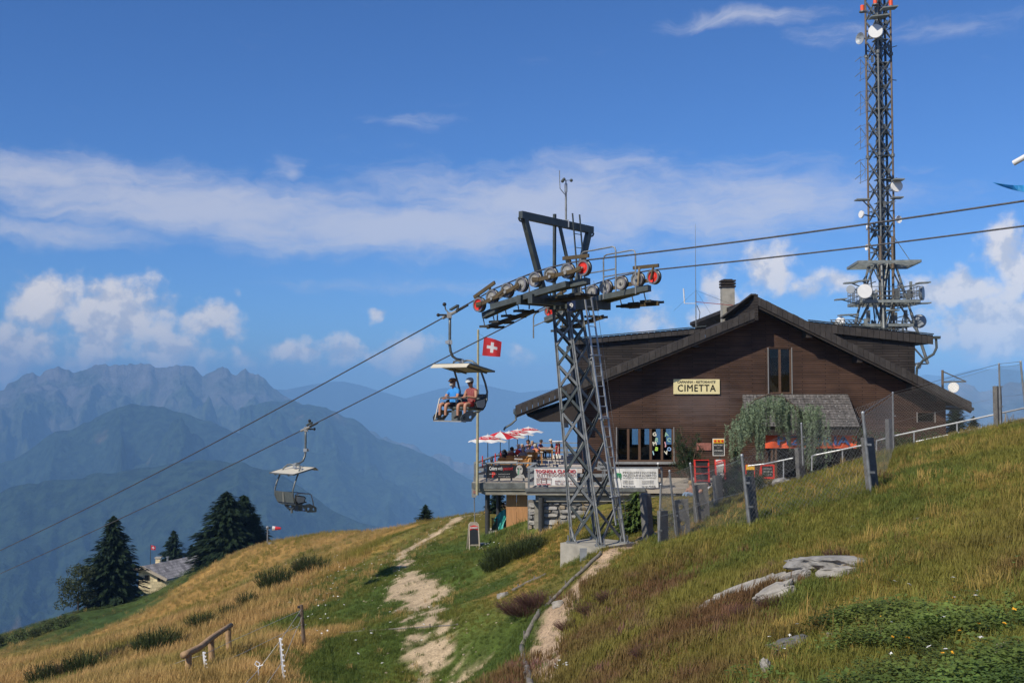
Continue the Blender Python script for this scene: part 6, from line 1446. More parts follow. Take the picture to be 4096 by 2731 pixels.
platform(264.5, 3.35, R(-52), False, .20, 'wide_platform'); p2, pp2 = platform(303, 3.2, R(-50), True); platform(326, 2.6, R(-48), False)
for k in range(3): MB().cyl((Ls[3].x, Ls[3].y, zb_ + 2), m_(872 + 20 * k, 263, -.5), .03, n=4).build('stay', mst, mast)
# dishes: (u, v, radius px, facing dir, material)
def dish(u, v, rpx, face, m1, dy=-1.6, deep=0.35, radome=True):
    c = m_(u, v, dy); r = rpx * (MD + dy) / F; f = Vector(face).normalized(); d = MB()
    if radome: d.lathe(c, f, [(0, .10 * r), (r * .97, .10 * r), (r, .02), (r, -.30 * r), (r * .8, -.42 * r), (r * .2, -.5 * r), (0, -.5 * r)], 24)
    else: d.lathe(c, f, [(0, -.45 * r), (r * .5, -.33 * r), (r, .0), (r * 1.02, -.03), (r * .5, -.40 * r), (0, -.52 * r)], 20)
    o = d.build('dish', m1, mast, smooth=False)
    MB().bar(c - f * (.5 * r), Vector((m_(u, v).x * .35 + axc * .65, MD - .3, c.z)), .09, .09).build('dish_arm', mst, o)
    if not radome: MB().cyl(c - f * .3 * r, c + f * .6 * r, .02, n=4).build('feed', mst, o)
    return o
dish(875.5, 31, 7.1, (-.35, -1, 0), dishw); dish(859.8, 38.2, 6.0, (-1, -.5, .0), dishg, -.3, radome=False)
dish(897, 185.7, 5.9, (.05, -1, 0), dishw); dish(861, 214, 3.8, (-1, -.35, .05), dishw); dish(866.5, 227.5, 2.6, (-1, .3, 0), dishw); dish(866.5, 247, 3.2, (-1, -.2, 0), dishw, radome=False)
dish(899, 219, 3.9, (.4, -.9, 0), dishw, radome=False); dish(864.8, 290.8, 7.2, (-.25, -1, 0), dishw, -3.0); dish(850.6, 289, 4.2, (-.5, -1, 0), dishg, -2.5); dish(922.7, 292.8, 7.1, (.9, -.55, 0), dishg, -1.0)
dish(919.5, 320.8, 6.9, (.55, .75, 0), dishg, -.5); dish(839, 322, 6.5, (-.9, -.4, .45), dishw, -2)
dish(919, 365, 3.4, (.5, -.8, 0), dishg, -.5)
# ice shields (flat grating roofs above dishes)
def shield(u, v, wpx, tilt, dy=-2.0, dm=0.8):
    c = m_(u, v, dy); w = wpx * MD / F; Rm = Matrix.Rotation(tilt, 3, 'Y'); MB().box(c, (w, dm, .10), Rm).build('ice_shield', grat, mast); MB().bar(c, Vector((axc * .6 + c.x * .4, MD, c.z - .3)), .07, .07).build('shield_arm', mst, mast)
for q in ((879, 16.5, 19, -.12), (889, 8, 15, -.1), (898, 179.5, 10, .03), (862, 199.5, 12.5, -.02), (897, 197.5, 10, 0), (850.5, 282.5, 12, -.05), (862, 280.5, 14, -.1), (923, 282.5, 12, -.05), (922, 303, 15, -.05), (840.5, 299, 10, -.08), (848, 314.5, 18, -.05), (892, 262 + 48, 12, 0)): shield(*q)
gp_ = MB(); 
for k in range(7): gp_.bar(m_(831 + k * 4.4, 320, -3.2), m_(836 + k * 4.4, 325, -1.0), .05, .05)
for k in range(3): gp_.bar(m_(830, 319.5 + k * 2, -3.2 + k), m_(862, 319.5 + k * 2, -3.2 + k), .06, .06)
gp_.build('grid_antenna', mst, mast)
# panel antennas stacked on the left side
for k, v in enumerate((66, 100.5, 134.5, 168.5)):
    b = MB()
    for u in (860.6, 865.2, 868.5): b.cyl(m_(u, v - 11 + (868 - u) * .55, -1.2), m_(u, v + 11 + (868 - u) * .55, -1.2), .022, n=4)
    for t in (-11, 0, 11): b.cyl(m_(859, v + t + 3.6, -1.2), m_(871, v + t - 2, -.8), .022, n=4)
    b.cyl(m_(860.5, v - 7, -1.3), m_(866, v + 1, -1.2), .03, n=4).cyl(m_(860.5, v + 9, -1.3), m_(866, v + 1, -1.2), .03, n=4); o = b.build('dipole_array', galv, mast)
    for s in (-8, 8): MB().cyl(m_(855, v + s * .95 + 3, -1.5), m_(861, v + s * .95 - 2, -1.3), .03, n=4).build('dipole', galv, o)
for (u, v) in ((862.3, 8), (875.2, 1), (890.8, 3)):
    c = m_(u, v, -1.2); o = MB().cyl(c - UP * .25, c + UP * .22, .16, n=10).build('warning_lamp', beac, mast); MB().cyl(c - UP * .34, c - UP * .25, .26, n=10).bar(c - UP * .3, Vector((axc, MD - .3, c.z - .3)), .06, .06).build('lamp_bracket', mst, o)
# antenna bracket and dish beyond the right eave
e0 = at(942.5, 400, 64); ea = thing('eave_antenna', 'small bracket mast with round dish beyond the gable eave', 'antenna', e0)
MB().cyl(e0 - UP * 1.2, at(942.5, 369.5, 64), .07, n=6).build('pole', mstw, ea); MB().bar(at(943, 371, 64), at(966, 381, 64), .06, .06).bar(at(943, 381.5, 64), at(966, 381, 64), .10, .10).build('bracket', mst, ea)
c = at(953.5, 387, 63.5); MB().lathe(c, (-.5, -1, .1), [(0, .04), (.30, .04), (.31, -.05), (.2, -.14), (0, -.18)], 18).build('dish', dishw, ea)

# denser clutter of panels, boxes and stubs round the lower platforms
rm = random.Random(5)
for k in range(22):
    v = rm.choice((288, 294, 300, 308, 316, 326, 333)); u = rm.uniform(858, 912) if v < 306 else rm.uniform(852, 916); dy = rm.uniform(-2.2, .8); c = m_(u, v, dy); h = rm.uniform(.35, 1.3)
    MB().box(c, (rm.uniform(.12, .3), .16, h)).bar(c + Vector((.1, .1, .2)), c + Vector((.1, .1, -.2 - h)), .06, .06).build('panel_antenna', rm.choice((mst, grat, dishw, mst)), mast)
for k in range(16):
    a = m_(rm.uniform(862, 906), rm.uniform(268, 340), rm.uniform(-1.5, 1)); q = a + Vector((rm.uniform(-1.2, 1.2), rm.uniform(-.6, .6), rm.uniform(-1.8, 1.8))); MB().bar(a, q, .07, .07).build('strut', mst, mast)
for k in range(26):
    v = rm.uniform(10, 255); u = 879 + v * .011 + rm.uniform(-10, 10); c = m_(u, v, rm.uniform(-1, .5)); MB().bar(c, c + Vector((rm.choice((-1, 1)) * rm.uniform(.3, .9), 0, rm.uniform(-.25, .25))), .06, .06).box(c, (.18, .15, rm.uniform(.2, .6))).build('bracket_box', mst, mast)
# ------------------------------------------------------------------ granite posts and chain-link fence
gran = mat('grey_granite', (0.13, 0.127, 0.12), 0.9, 0, 0.35, 6, 0.6, 25); grand = mat('dark_granite', (0.10, 0.10, 0.095), 0.9, 0, 0.4, 6, 0.6, 25)
RP = Matrix.Rotation(R(38), 3, 'Z')
def granite_post(u0, v0, u1, v1, d, wpx, label, holes=False, deep=0.14, lean=True):
    top, bot = at(u0, v0, d), at(u1, v1, d); g = Vector((bot.x, bot.y, min(bot.z, H(bot.x, bot.y)) - 0.25)); w = wpx * d / F
    t = thing('granite_post', label, 'post', bot, 'granite posts along the fence')
    if not holes:
        b = MB(); n = 7; Z = np.linspace(0, 1, n); rr = random.Random(int(u0))
        for i in range(n - 1):
            p, q = g.lerp(top, Z[i]), g.lerp(top, Z[i + 1]); j = [rr.uniform(.94, 1.05) for _ in range(4)]
            b.prism([p + RP @ Vector((-w / 2 * j[0], -deep / 2, 0)), p + RP @ Vector((w / 2 * j[1], -deep / 2 * j[2], 0)), p + RP @ Vector((w / 2, deep / 2, 0)), p + RP @ Vector((-w / 2, deep / 2 * j[3], 0))], q - p)
        b.build('shaft', gran, t)
    else:
        L = (top - g).length; me = plate_with_holes([(-w / 2, 0), (w / 2 * .97, 0), (w / 2, L * .5), (w / 2 * .94, L), (-w / 2 * .96, L * .985), (-w / 2 * 1.03, L * .5)], [(0.0, L * .84, .075), (0.02, L * .50, .075)], th=deep)
        X = Vector((1, 0, 0)); Zd = (top - g).normalized(); M = Matrix((X, Zd.cross(X).normalized(), Zd)).transposed().to_4x4(); M.translation = g - bot - Vector((0, deep / 2, 0)); me.materials.append(gran); part('slab', me, t, M)
    return t
granite_post(662.5, 510, 663.5, 547, 30, 10.0, 'granite post ending the fence right above the narrow trail')
granite_post(645.3, 493, 648.5, 530, 33, 6.5, 'slim granite post standing alone between tower and fence', deep=.3)
granite_post(678.5, 498.8, 683, 532, 31, 15.0, 'flat granite slab post with two holes, lower of the pair', True)
granite_post(698, 483.5, 702.5, 517, 33, 15.0, 'flat granite slab post with two holes, upper of the pair', True)
granite_post(717, 474.8, 719, 505.5, 36, 9.5, 'granite post beside the red drink display')
granite_post(748.5, 476, 754.5, 521.5, 23, 10.5, 'leaning granite post with tall pipe in front of low pines')
granite_post(799, 447.5, 801.5, 479.5, 36, 9.0, 'granite post in front of the weeping cedar trunk')
granite_post(867, 437.0, 874, 490, 21.2, 11.5, 'leaning granite post with tall pipe at fence corner above rocks')
granite_post(889.5, 418.5, 890.5, 450.5, 36, 9.0, 'granite post by the galvanised handrail below the gable end')
granite_post(997, 385.5, 998, 421.5, 34.5, 9.0, 'granite post highest up the slope beside the handrail')
PIPES = {}
def pipe(key, u0, v0, u1, v1, d, label, par=None):
    top, bot = at(u0, v0, d), at(u1, v1, d); t = thing('fence_pipe', label, 'fence post', bot, 'galvanised fence pipes')
    MB().cyl(bot - UP * .3, top, .03, n=8).build('pipe', galv, t); MB().sphere(top, .036, 8, 5).build('pipe_cap', steel_in, t)
    for q in (.25, .6): p = bot.lerp(top, q); MB().box(p + Vector((.03, -.02, 0)), (.10, .05, .04)).build('clamp', galv, t)
    PIPES[key] = (top, bot)
pipe('A', 660.8, 484, 658.5, 545, 29.8, 'galvanised fence pipe against the post above the trail'); pipe('K1', 669.5, 470.5, 677, 530, 30.8, 'galvanised fence pipe against lower holed slab'); pipe('K2', 690.3, 463, 698, 516, 32.8, 'galvanised fence pipe against upper holed slab')
pipe('B', 741.8, 455, 751.5, 523, 22.8, 'tall leaning galvanised pipe beside low pines'); pipe('F1', 801.3, 423, 803, 456, 35.8, 'galvanised pipe rising in front of the orange banner'); pipe('C', 862.8, 412.4, 872.5, 491.5, 21, 'tall leaning galvanised pipe at fence corner above the rocks')
pipe('F2', 892.8, 392.3, 893.5, 450, 35.8, 'galvanised pipe in front of the gable end'); pipe('F3', 999, 363.5, 1000.5, 420, 34.3, 'galvanised pipe on the highest granite post'); pipe('F4', 1020.5, 361.2, 1027, 416, 32, 'galvanised pipe at fence end by the crest')
wirem = mat('fence_wire', (0.22, 0.225, 0.22), 0.5, 0.6, 0.1, 9)
def chain_link(keys, label, cell=0.095, barb=False, wr=0.0019):
    t = thing('chain_link_fence', label, 'fence', PIPES[keys[0]][1])
    for ka, kb in zip(keys[:-1], keys[1:]):
        (ta, ba), (tb, bb2) = PIPES[ka], PIPES[kb]; n = max(4, int((bb2 - ba).length / (cell if ka != 'C' else cell * 4.5))); b = MB()
        sl = [(ba.lerp(bb2, k / n), ta.lerp(tb, k / n)) for k in range(n + 1)]
        # follow the ground along the bottom edge, sag slightly along the top
        S = []
        for k, (p, q) in enumerate(sl):
            z = H(p.x, p.y) + .02; s = k / n; S.append((Vector((p.x, p.y, max(z, p.z - .25))), q - UP * (.05 + .25 * s * (1 - s) * .5)))
        rows = max(6, int((ta - ba).length / cell))
        def pt(k, j): return S[k][0].lerp(S[k][1], j / rows)
        for k0 in range(-rows, n + 1):
            for sgn in (1, -1):
                ks = [(k0 + j, j) if sgn == 1 else (k0 + j, rows - j) for j in range(rows + 1)]; ks = [q for q in ks if 0 <= q[0] <= n]
                if len(ks) > 1: b.tube([pt(*q) for q in (ks[0], ks[len(ks) // 2], ks[-1])] if len(ks) > 2 else [pt(*q) for q in ks], wr, 3, caps=False)
        b.build('wire_mesh', wirem, t)['kind'] = 'stuff'
        for fr_ in (0.03, .5, .985): MB().tube([pt(k, rows * fr_) for k in range(0, n + 1, max(1, n // 8))], .0035, 3).build('tension_wire', wirem, t)
        if barb: MB().cyl(ta, tb, .008, n=3).build('top_wire', wirem, t)
    return t
chain_link(['A', 'B', 'C'], 'chain-link fence along the downhill row of granite posts'); chain_link(['C', 'F2', 'F3', 'F4'], 'chain-link fence climbing to the crest beside the gable end', barb=True); chain_link(['A', 'K1', 'K2'], 'short chain-link fence across the two holed slabs')
PIPES['K3'] = (at(718, 462, 35.8), at(718.5, 505, 35.8)); chain_link(['K2', 'K3', 'F1', 'F2'], 'chain-link fence along the lawn side row of granite posts')
# galvanised handrail beyond the crest
def handrail(label, top, mid=None, posts=()):
    P = [at(*p) for p in top]; t = thing('handrail', label, 'handrail', P[0])
    MB().tube(P, .03, 8).build('top_rail', steel_in, t)
    if mid: MB().tube([at(*p) for p in mid], .026, 8).build('lower_rail', steel_in, t)
    for (u, v0, v1, d) in posts: MB().cyl(at(u, v0, d), at(u, v1, d) - UP * .3, .028, n=8).build('post', steel_in, t)
handrail('low galvanised handrail in front of red chalkboard', [(748, 465.3, 44), (764, 463.5, 43.7), (777, 460.8, 43.3), (793, 459 - 1.5, 43)], None, [(783.5, 460.2, 470, 43.2)])
handrail('galvanised handrail below the orange banner climbing the slope', [(811.8, 470, 41.5), (812, 455.5, 41.5), (815, 454.5, 41.4), (840, 449.5, 41), (863, 444.5, 40.5), (866, 444, 40.4)], None, [(842.5, 449, 462, 41)])
handrail('long double galvanised handrail running up the crest', [(876.5, 456, 40), (876.5, 440.2, 40), (889, 437, 39.8), (896, 435, 39.6), (957, 422.2, 38.6), (1000, 412.8, 37.9), (1040, 404, 37)], [(916, 441, 39.2), (957, 432.5, 38.6), (1000, 423.5, 37.9), (1040, 414, 37)], [(914, 431.5, 446, 39.3), (957, 422.2, 440, 38.6), (1005.5, 411.5, 428, 37.8)])
ROCKS = [(700, 611, 796, 576, .27, .10), (754, 606, 796, 589, .20, .11), (788, 584, 811, 577, .18, .09), (808, 565, 852, 567, .50, .09), (826, 575, 853, 573, .20, .07), (769, 650, 810, 640, .14, .06), (762, 675, 772, 672, .07, .09), (554, 606, 562, 604, .10, .08), (500, 597, 507, 595, .14, .09)]
# ------------------------------------------------------------------ vegetation
def leafmat(name, col, var=0.35, vs=3.0, trans=0.2, col2=None, rough=0.7): return mat(name, col, rough, 0, var, vs, trans=trans, col2=col2, spec=0.2)
spr_m = leafmat('spruce_needles', (0.014, 0.028, 0.011), 0.5, 1.2, 0.1); bark = mat('conifer_bark', (0.09, 0.065, 0.045), 0.9, 0, 0.3, 8)
fir_l = leafmat('young_fir_needles', (0.075, 0.115, 0.028), 0.4, 3, 0.15); pine_m = leafmat('pine_needles', (0.028, 0.050, 0.020), 0.5, 4, 0.1); decid = leafmat('dull_leaf', (0.060, 0.075, 0.028), 0.45, 1.5, 0.25); cedar_m = leafmat('blue_cedar_needles', (0.17, 0.225, 0.135), 0.35, 6, 0.1); broom_m = leafmat('broom_stems', (0.045, 0.062, 0.020), 0.5, 4, 0.15); heath_m = leafmat('heather_flower', (0.13, 0.050, 0.055), 0.5, 9, 0.15, col2=(0.085, 0.060, 0.030)); twig = mat('bare_twig', (0.13, 0.09, 0.06), 0.9, 0, 0.3, 9)
def quads_mesh(name, P, A, B, m):
    """many leaf quads: centre P, half axes A (long) and B (wide)"""
    P, A, B = (np.asarray(q, float) for q in (P, A, B)); n = len(P)
    V = np.stack([P - A, P + B * 0.8 - A * .1, P + A, P - B * 0.8 - A * .1], 1).reshape(-1, 3); me = bpy.data.meshes.new(name)
    me.vertices.add(4 * n); me.vertices.foreach_set('co', V.ravel()); me.loops.add(4 * n); me.loops.foreach_set('vertex_index', np.arange(4 * n, dtype=np.int32)); me.polygons.add(n)
    me.polygons.foreach_set('loop_start', np.arange(0, 4 * n, 4, dtype=np.int32)); me.polygons.foreach_set('loop_total', np.full(n, 4, np.int32)); me.materials.append(m); me.update(calc_edges=True); return me
def rvec(r, n): v = r.normal(size=(n, 3)); return v / np.linalg.norm(v, axis=1)[:, None]
def spruce_mesh(h, rad, seed, m, nlev=30, leaf=0.30, droop=0.35, dens=1.0, gap=0.0):
    r = np.random.default_rng(seed); P = []; A = []; B = []
    for i in range(nlev):
        t = (i + .3) / nlev; z = h * (0.03 + 0.97 * t); L = rad * min(1.0, (1 - t) * 1.25) ** 0.9 * r.uniform(.82, 1.12) + 0.05 * rad
        nb = int((6 + 8 * (1 - t)) * dens)
        for k in range(nb):
            a = r.uniform(0, 2 * math.pi); l = L * r.uniform(.55, 1.1); ns = max(3, int(l / leaf * 2.4))
            up0 = r.uniform(-.05, .25) + .5 * t
            for s in range(ns):
                f = (s + .6) / ns; x = l * f; zz = z + x * up0 - droop * x * x / max(rad, .1) * 1.1
                for q in range(3):
                    sp = r.uniform(-.16, .16) * (1.2 - f) * l; ca, sa = math.cos(a), math.sin(a)
                    P.append((x * ca - sp * sa, x * sa + sp * ca, zz + r.uniform(-.10, .05) * leaf * 2)); d = np.array([ca - sa * sp * .5, sa + ca * sp * .5, -.35 + r.uniform(-.25, .25)]); A.append(d * leaf * r.uniform(.45, .8)); B.append(np.array([-sa, ca, r.uniform(-.5, .5)]) * leaf * r.uniform(.14, .28))
    for q in range(14): P.append((0, 0, h - q * leaf * .25)); d = rvec(r, 1)[0]; A.append((d * [.5, .5, .3] + [0, 0, .5]) * leaf * .5); B.append(rvec(r, 1)[0] * leaf * .14)
    return quads_mesh('crown', P, A, B, m)
trunk_cache = {}
def tree(name, label, loc, h, crown, group=None, tr=0.12, sc=1.0, rz=0.0, cat='tree'):
    t = thing(name, label, cat, loc, group); t.rotation_euler.z = rz; t.scale = (sc, sc, sc)
    part('crown', crown, t); b = MB(); b.cyl((0, 0, -1.0), (0, 0, h * .96), tr, .02, 8); o = bpy.data.objects.new('trunk', b.mesh('trunk', bark)); COL.objects.link(o); o.parent = t
    return t
def ground_at(u, d): x = at(u, 400, d).x; return Vector((x, d, H(x, d)))
def px2m(px, d): return px * d / F
def base_at(u, v, d): return at(u, v, d)
# far conifers below the meadow edge
sA = spruce_mesh(13.6, 4.9, 11, spr_m, 40, .72, .26, 2.4); p = at(112, 613, 150); tree('spruce_tree', 'tallest dark spruce on the meadow edge beside pale house', (p.x, p.y, p.z - .6), 13.6, sA, 'spruces at meadow edge', .25)
sB = spruce_mesh(10.9, 5.4, 12, spr_m, 34, .72, .24, 2.4); p = at(226, 566, 146); tree('spruce_tree', 'broadest dark spruce of the clump above house roof', (p.x, p.y, p.z - 1.2), 10.6, sB, 'spruces at meadow edge', .25)
sC = spruce_mesh(10.4, 4.4, 13, spr_m, 32, .68, .24, 2.3); p = at(243, 563, 152); tree('spruce_tree', 'dark spruce on the windsock side of the clump', (p.x, p.y, p.z - 1.2), 10.0, sC, 'spruces at meadow edge', .22)
p = at(254, 560, 149); tree('spruce_tree', 'lower dark spruce nearest the windsock', (p.x, p.y, p.z - 1.2), 10.0, sC, 'spruces at meadow edge', .22, .72, 1.3); p = at(206, 572, 150); tree('spruce_tree', 'low dark spruce overhanging the house roof end', (p.x, p.y, p.z - 1.5), 10.0, sC, 'spruces at meadow edge', .22, .52, 2.1)
sD = spruce_mesh(9.0, 3.4, 14, spr_m, 30, .62, .26, 2.0); p = at(173, 578, 210); tree('spruce_tree', 'pointed spruce rising behind the house ridge', (p.x, p.y, p.z), 9.0, sD, 'spruces at meadow edge', .2); p = at(191, 570, 214); tree('spruce_tree', 'short pointed spruce between house and spruce clump', (p.x, p.y, p.z), 9.0, sD, 'spruces at meadow edge', .2, .55, 1.0); p = at(201, 568, 214); tree('spruce_tree', 'spruce partly hidden behind the clump', (p.x, p.y, p.z), 9.0, sD, 'spruces at meadow edge', .2, .75, 2.0)
sE = spruce_mesh(2.0, 1.0, 15, spr_m, 20, .18, .25, 1.5); p = at(425.5, 527, 92); tree('spruce_tree', 'lone small spruce on the grassy crest', p, 2.0, sE, None, .05, .95); p = at(497, 512, 66); tree('spruce_tree', 'small spruce seen between terrace columns', (p.x, p.y, p.z - .4), 2.0, sE, None, .05, .9, 1.0)
p = at(955.5, 434, 62); tree('spruce_tree', 'small spruce beyond the handrail beside the gable end', p, 2.0, sE, None, .05, .85, .6); p = at(974, 436, 60); tree('spruce_tree', 'low spruce tip beyond the handrail', p, 2.0, sE, None, .05, .55, 2.6)
# leafy tree left of the tall spruce
def blob_mesh(name, blobs, n, leaf, seed, m, flat=.5):
    r = np.random.default_rng(seed); P = []; A = []; B = []; tot = sum(b[3] ** 2 for b in blobs)
    for (x, y, z, R_, sq) in blobs:
        k = int(n * R_ ** 2 / tot); d = rvec(r, k); rr = R_ * r.uniform(.45, 1.08, k) ** .6; q = d * rr[:, None]; q[:, 2] *= sq; P.append(q + [x, y, z]); A.append(rvec(r, k) * leaf * r.uniform(.5, 1, k)[:, None]); B.append(rvec(r, k) * leaf * .5)
    return quads_mesh(name, np.concatenate(P), np.concatenate(A), np.concatenate(B), m)
r_ = np.random.default_rng(4); bl = [(r_.uniform(-1.8, 1.6), r_.uniform(-1.5, 1.5), r_.uniform(1.4, 6.2), r_.uniform(.7, 1.3), .8) for _ in range(26)]; bl = [(x - .35 * (6 - z) * .3, y, z, q, s) for x, y, z, q, s in bl]
p = at(78, 613, 146); tree('deciduous_tree', 'loose grey-green leafy tree beside the tallest spruce', (p.x, p.y, p.z - .4), 6.4, blob_mesh('crown', bl, 3600, .20, 6, decid), None, .14)
for k, (u, v, d, s_) in enumerate(((58, 628, 138, 1.1), (40, 634, 138, .9), (70, 622, 140, .8), (25, 639, 136, 1.0), (3, 645, 132, 1.3))):
    b2 = [(r_.uniform(-1.3, 1.3), r_.uniform(-.8, .8), r_.uniform(.2, .8), r_.uniform(.4, .7), .8) for _ in range(8)]; g = G(u, v); t = thing('edge_shrub', 'low green shrub at the meadow edge, %s below the leafy tree' % ('second', 'third', 'first', 'fourth', 'last')[k], 'shrub', g, 'shrubs at the meadow edge'); t.scale = (s_, s_, s_); part('foliage', blob_mesh('foliage', b2, 900, .14, 20 + k, decid), t)
# shrubs near the restaurant
def pine_mesh(h, stems, seed, m, leaf=.10, n_tuft=60, spread=.5):
    r = np.random.default_rng(seed); P = []; A = []; B = []; tw = MB()
    for s in range(stems):
        a = r.uniform(0, 6.28); l = h * r.uniform(.55, 1.0); top = np.array([math.cos(a) * spread * r.uniform(.3, 1), math.sin(a) * spread * .6 * r.uniform(.3, 1), l]); tw.tube([(0, 0, -.1), tuple(top * [.5, .5, .5]), tuple(top)], [.03, .02, .008], 5)
        for k in range(n_tuft):
            f = r.uniform(.18, 1.0); c = top * f * [1, 1, 1] + r.normal(size=3) * [.5, .4, .25] * (1.15 - f) * spread * .8; 
            for q in range(9): d = rvec(r, 1)[0] + [0, 0, .7]; P.append(c + d * leaf * .6); A.append(d * leaf * .62); B.append(rvec(r, 1)[0] * leaf * .13)
    return quads_mesh('foliage', P, A, B, m), tw
def shrub(name, label, loc, me_tw, cat='shrub', group=None, rz=0.0, sc=1.0):
    t = thing(name, label, cat, loc, group); t.rotation_euler.z = rz; t.scale = (sc,) * 3; part('foliage', me_tw[0], t)
    if me_tw[1] is not None: o = bpy.data.objects.new('stems', me_tw[1].mesh('stems', twig)); COL.objects.link(o); o.parent = t
    return t
g = at(690, 480, 53.5); shrub('mountain_pine', 'open dark mountain pine against the brown wall', g, pine_mesh(2.6, 13, 31, pine_m, .13, 34, .95)); 
g = at(737, 479, 51); shrub('mountain_pine', 'narrow dark conifer beside the red chalkboard', g, (spruce_mesh(1.55, .5, 32, pine_m, 16, .12, .1, 1.2), None), 'conifer')
for k, (u, v, d, s_) in enumerate(((729, 503, 37.5, 1.0), (741, 498, 39, .9), (757, 497, 40, .8))): g = at(u, v, d); shrub('dwarf_pine', 'low spreading dwarf pine behind the fence, %s from red display' % ('first', 'second', 'third')[k], (g.x, g.y, H(g.x, g.y) - .05), pine_mesh(.95, 12, 40 + k, pine_m, .10, 28, .75), 'shrub', 'dwarf pines', k, s_)
fm = spruce_mesh(1.35, .85, 50, fir_l, 14, .17, .05, 1.5); g = at(637, 535, 35.5); tree('young_fir', 'yellow-green young fir beside the slim granite post', (g.x, g.y, H(g.x, g.y) - .05), 1.35, fm, None, .03, 1.0, .3, 'fir')
g = at(905, 449, 46); b2 = [(r_.uniform(-2.2, 2.6), r_.uniform(-.5, .5), r_.uniform(.1, .8), r_.uniform(.35, .6), .9) for _ in range(14)]; shrub('wall_shrub', 'loose shrub at the foot of the gable end', (g.x, g.y, g.z - .3), (blob_mesh('foliage', b2, 2200, .08, 61, decid), None))
# weeping cedar
def cedar():
    r = np.random.default_rng(77); base = at(808, 474, 51.5); P = []; A = []; B = []; sk = MB(); tp = []
    arch = [(808, 474, 51.5), (808, 450, 51.5), (806, 425, 51.4), (797, 408, 51.2), (783, 397, 51.0), (768, 394, 50.8), (755, 399, 50.6), (745, 409, 50.4), (739, 420, 50.3)]
    pts = [at(*q) for q in arch]; off = Vector(base); sk.tube([p_ - off for p_ in pts], [.11, .10, .09, .08, .06, .05, .035, .02, .01], 8)
    limb = []
    for k in range(150):
        f = r.uniform(.33, 1.0) ** .9 * (len(pts) - 1); i = min(int(f), len(pts) - 2); p0 = pts[i].lerp(pts[i + 1], f - i) - off
        x = p0.x; side = r.normal() * .75; p0 = p0 + Vector((r.normal() * .25, side, -abs(side) * .25 - .02 + r.normal() * .05))
        limb.append(p0)
    for k in range(60):
        q = at(r.uniform(800, 822), r.uniform(404, 430), 51.4) - off + Vector((0, r.normal() * .6, 0)); limb.append(q)
    for p0 in limb:
        uu = CX + F * (p0.x + off.x) / (p0.y + off.y)
        reach = np.interp(uu, [736, 745, 752, 762, 772, 785, 795, 805, 822], [2.2, 1.2, 2.0, 3.0, 1.0, 2.0, 2.6, 2.6, 2.0]); L = reach * r.uniform(.35, 1.05)
        bow = r.normal() * .08; n = int(L / .045)
        for s in range(n):
            f = s / max(n, 1); c = np.array(p0) + [bow * math.sin(f * 3), r.normal() * .02, -L * f]
            for q in range(4): d = rvec(r, 1)[0] * [1, 1, .6] + [0, 0, -.55]; P.append(c + r.normal(size=3) * .035); A.append(d * .07 * (1.2 - .5 * f)); B.append(rvec(r, 1)[0] * .022)
    t = thing('weeping_cedar', 'weeping blue-green cedar draped in front of the porch roof', 'tree', base); part('crown', quads_mesh('crown', P, A, B, cedar_m), t); o = bpy.data.objects.new('trunk', sk.mesh('trunk', bark, smooth=True)); COL.objects.link(o); o.parent = t
cedar()
# broom and heather bushes
def broom_mesh(h, rad, n, seed, m, up=1.0):
    r = np.random.default_rng(seed); P = []; A = []; B = []
    for k in range(n):
        a = r.uniform(0, 6.28); q = rad * math.sqrt(r.uniform(0, 1)); l = h * r.uniform(.5, 1.0) * (1 - .35 * (q / rad) ** 2); b = np.array([math.cos(a) * q * .7, math.sin(a) * q * .7, 0]); d = np.array([math.cos(a) * q * .5, math.sin(a) * q * .5, l]); side = rvec(r, 1)[0]
        for s in range(3): P.append(b + d * (.2 + .3 * s)); A.append(d * .26 + r.normal(size=3) * .03 * h); B.append(side * .010 * (1.6 - .3 * s) * max(h, .6) * 1.3)
        for s in range(4): c = b + d * r.uniform(.3, 1.0); e = d / np.linalg.norm(d) * .1 + r.normal(size=3) * .045; P.append(c + e * .4 * h); A.append(e * h * .6); B.append(rvec(r, 1)[0] * .014 * h)
    return quads_mesh('foliage', P, A, B, m)
bm1 = broom_mesh(1.0, .75, 420, 81, broom_m); bm2 = broom_mesh(.9, .65, 320, 82, broom_m); brn_b = leafmat('withered_broom', (0.085, 0.060, 0.035), .4, 4, .1); bm3 = broom_mesh(.8, .6, 260, 83, brn_b)
BUSH = [(503, 563, .85, 0, 'beside the A-frame chalkboard'), (524, 556, .8, 0, 'against the stone wall columns'), (535, 548, .75, 1, 'at the foot of dark terrace column'), (492, 569, .7, 1, 'lowest beside the A-frame chalkboard'),
        (160, 655, 1.15, 0, 'biggest above the log handrail'), (176, 650, 1.0, 2, 'withered beside the biggest meadow bush'), (150, 654, .9, 1, 'on the meadow side of the biggest bush'), (203, 630, .9, 0, 'alone on the dry slope above the log rail'), (60, 680, 1.0, 2, 'withered in the low dry meadow'), (85, 673, 1.05, 1, 'green among withered meadow bushes'), (110, 665, .95, 2, 'withered uphill of the low meadow bushes'), (130, 655, .8, 2, 'small withered next to the biggest bush'), (45, 684, 1.0, 1, 'green lowest in the dry meadow'),
        (249, 606, .9, 1, 'halfway along the dry meadow strip'), (278, 590, 1.4, 0, 'large below the windsock'), (272, 588, 1.0, 2, 'withered next to the large windsock bush'), (312, 574, 1.4, 1, 'green beside the daisies'), (305, 571, 1.3, 2, 'tall withered beside the daisy bank'), (232, 617, .8, 1, 'small between dry meadow bushes')]
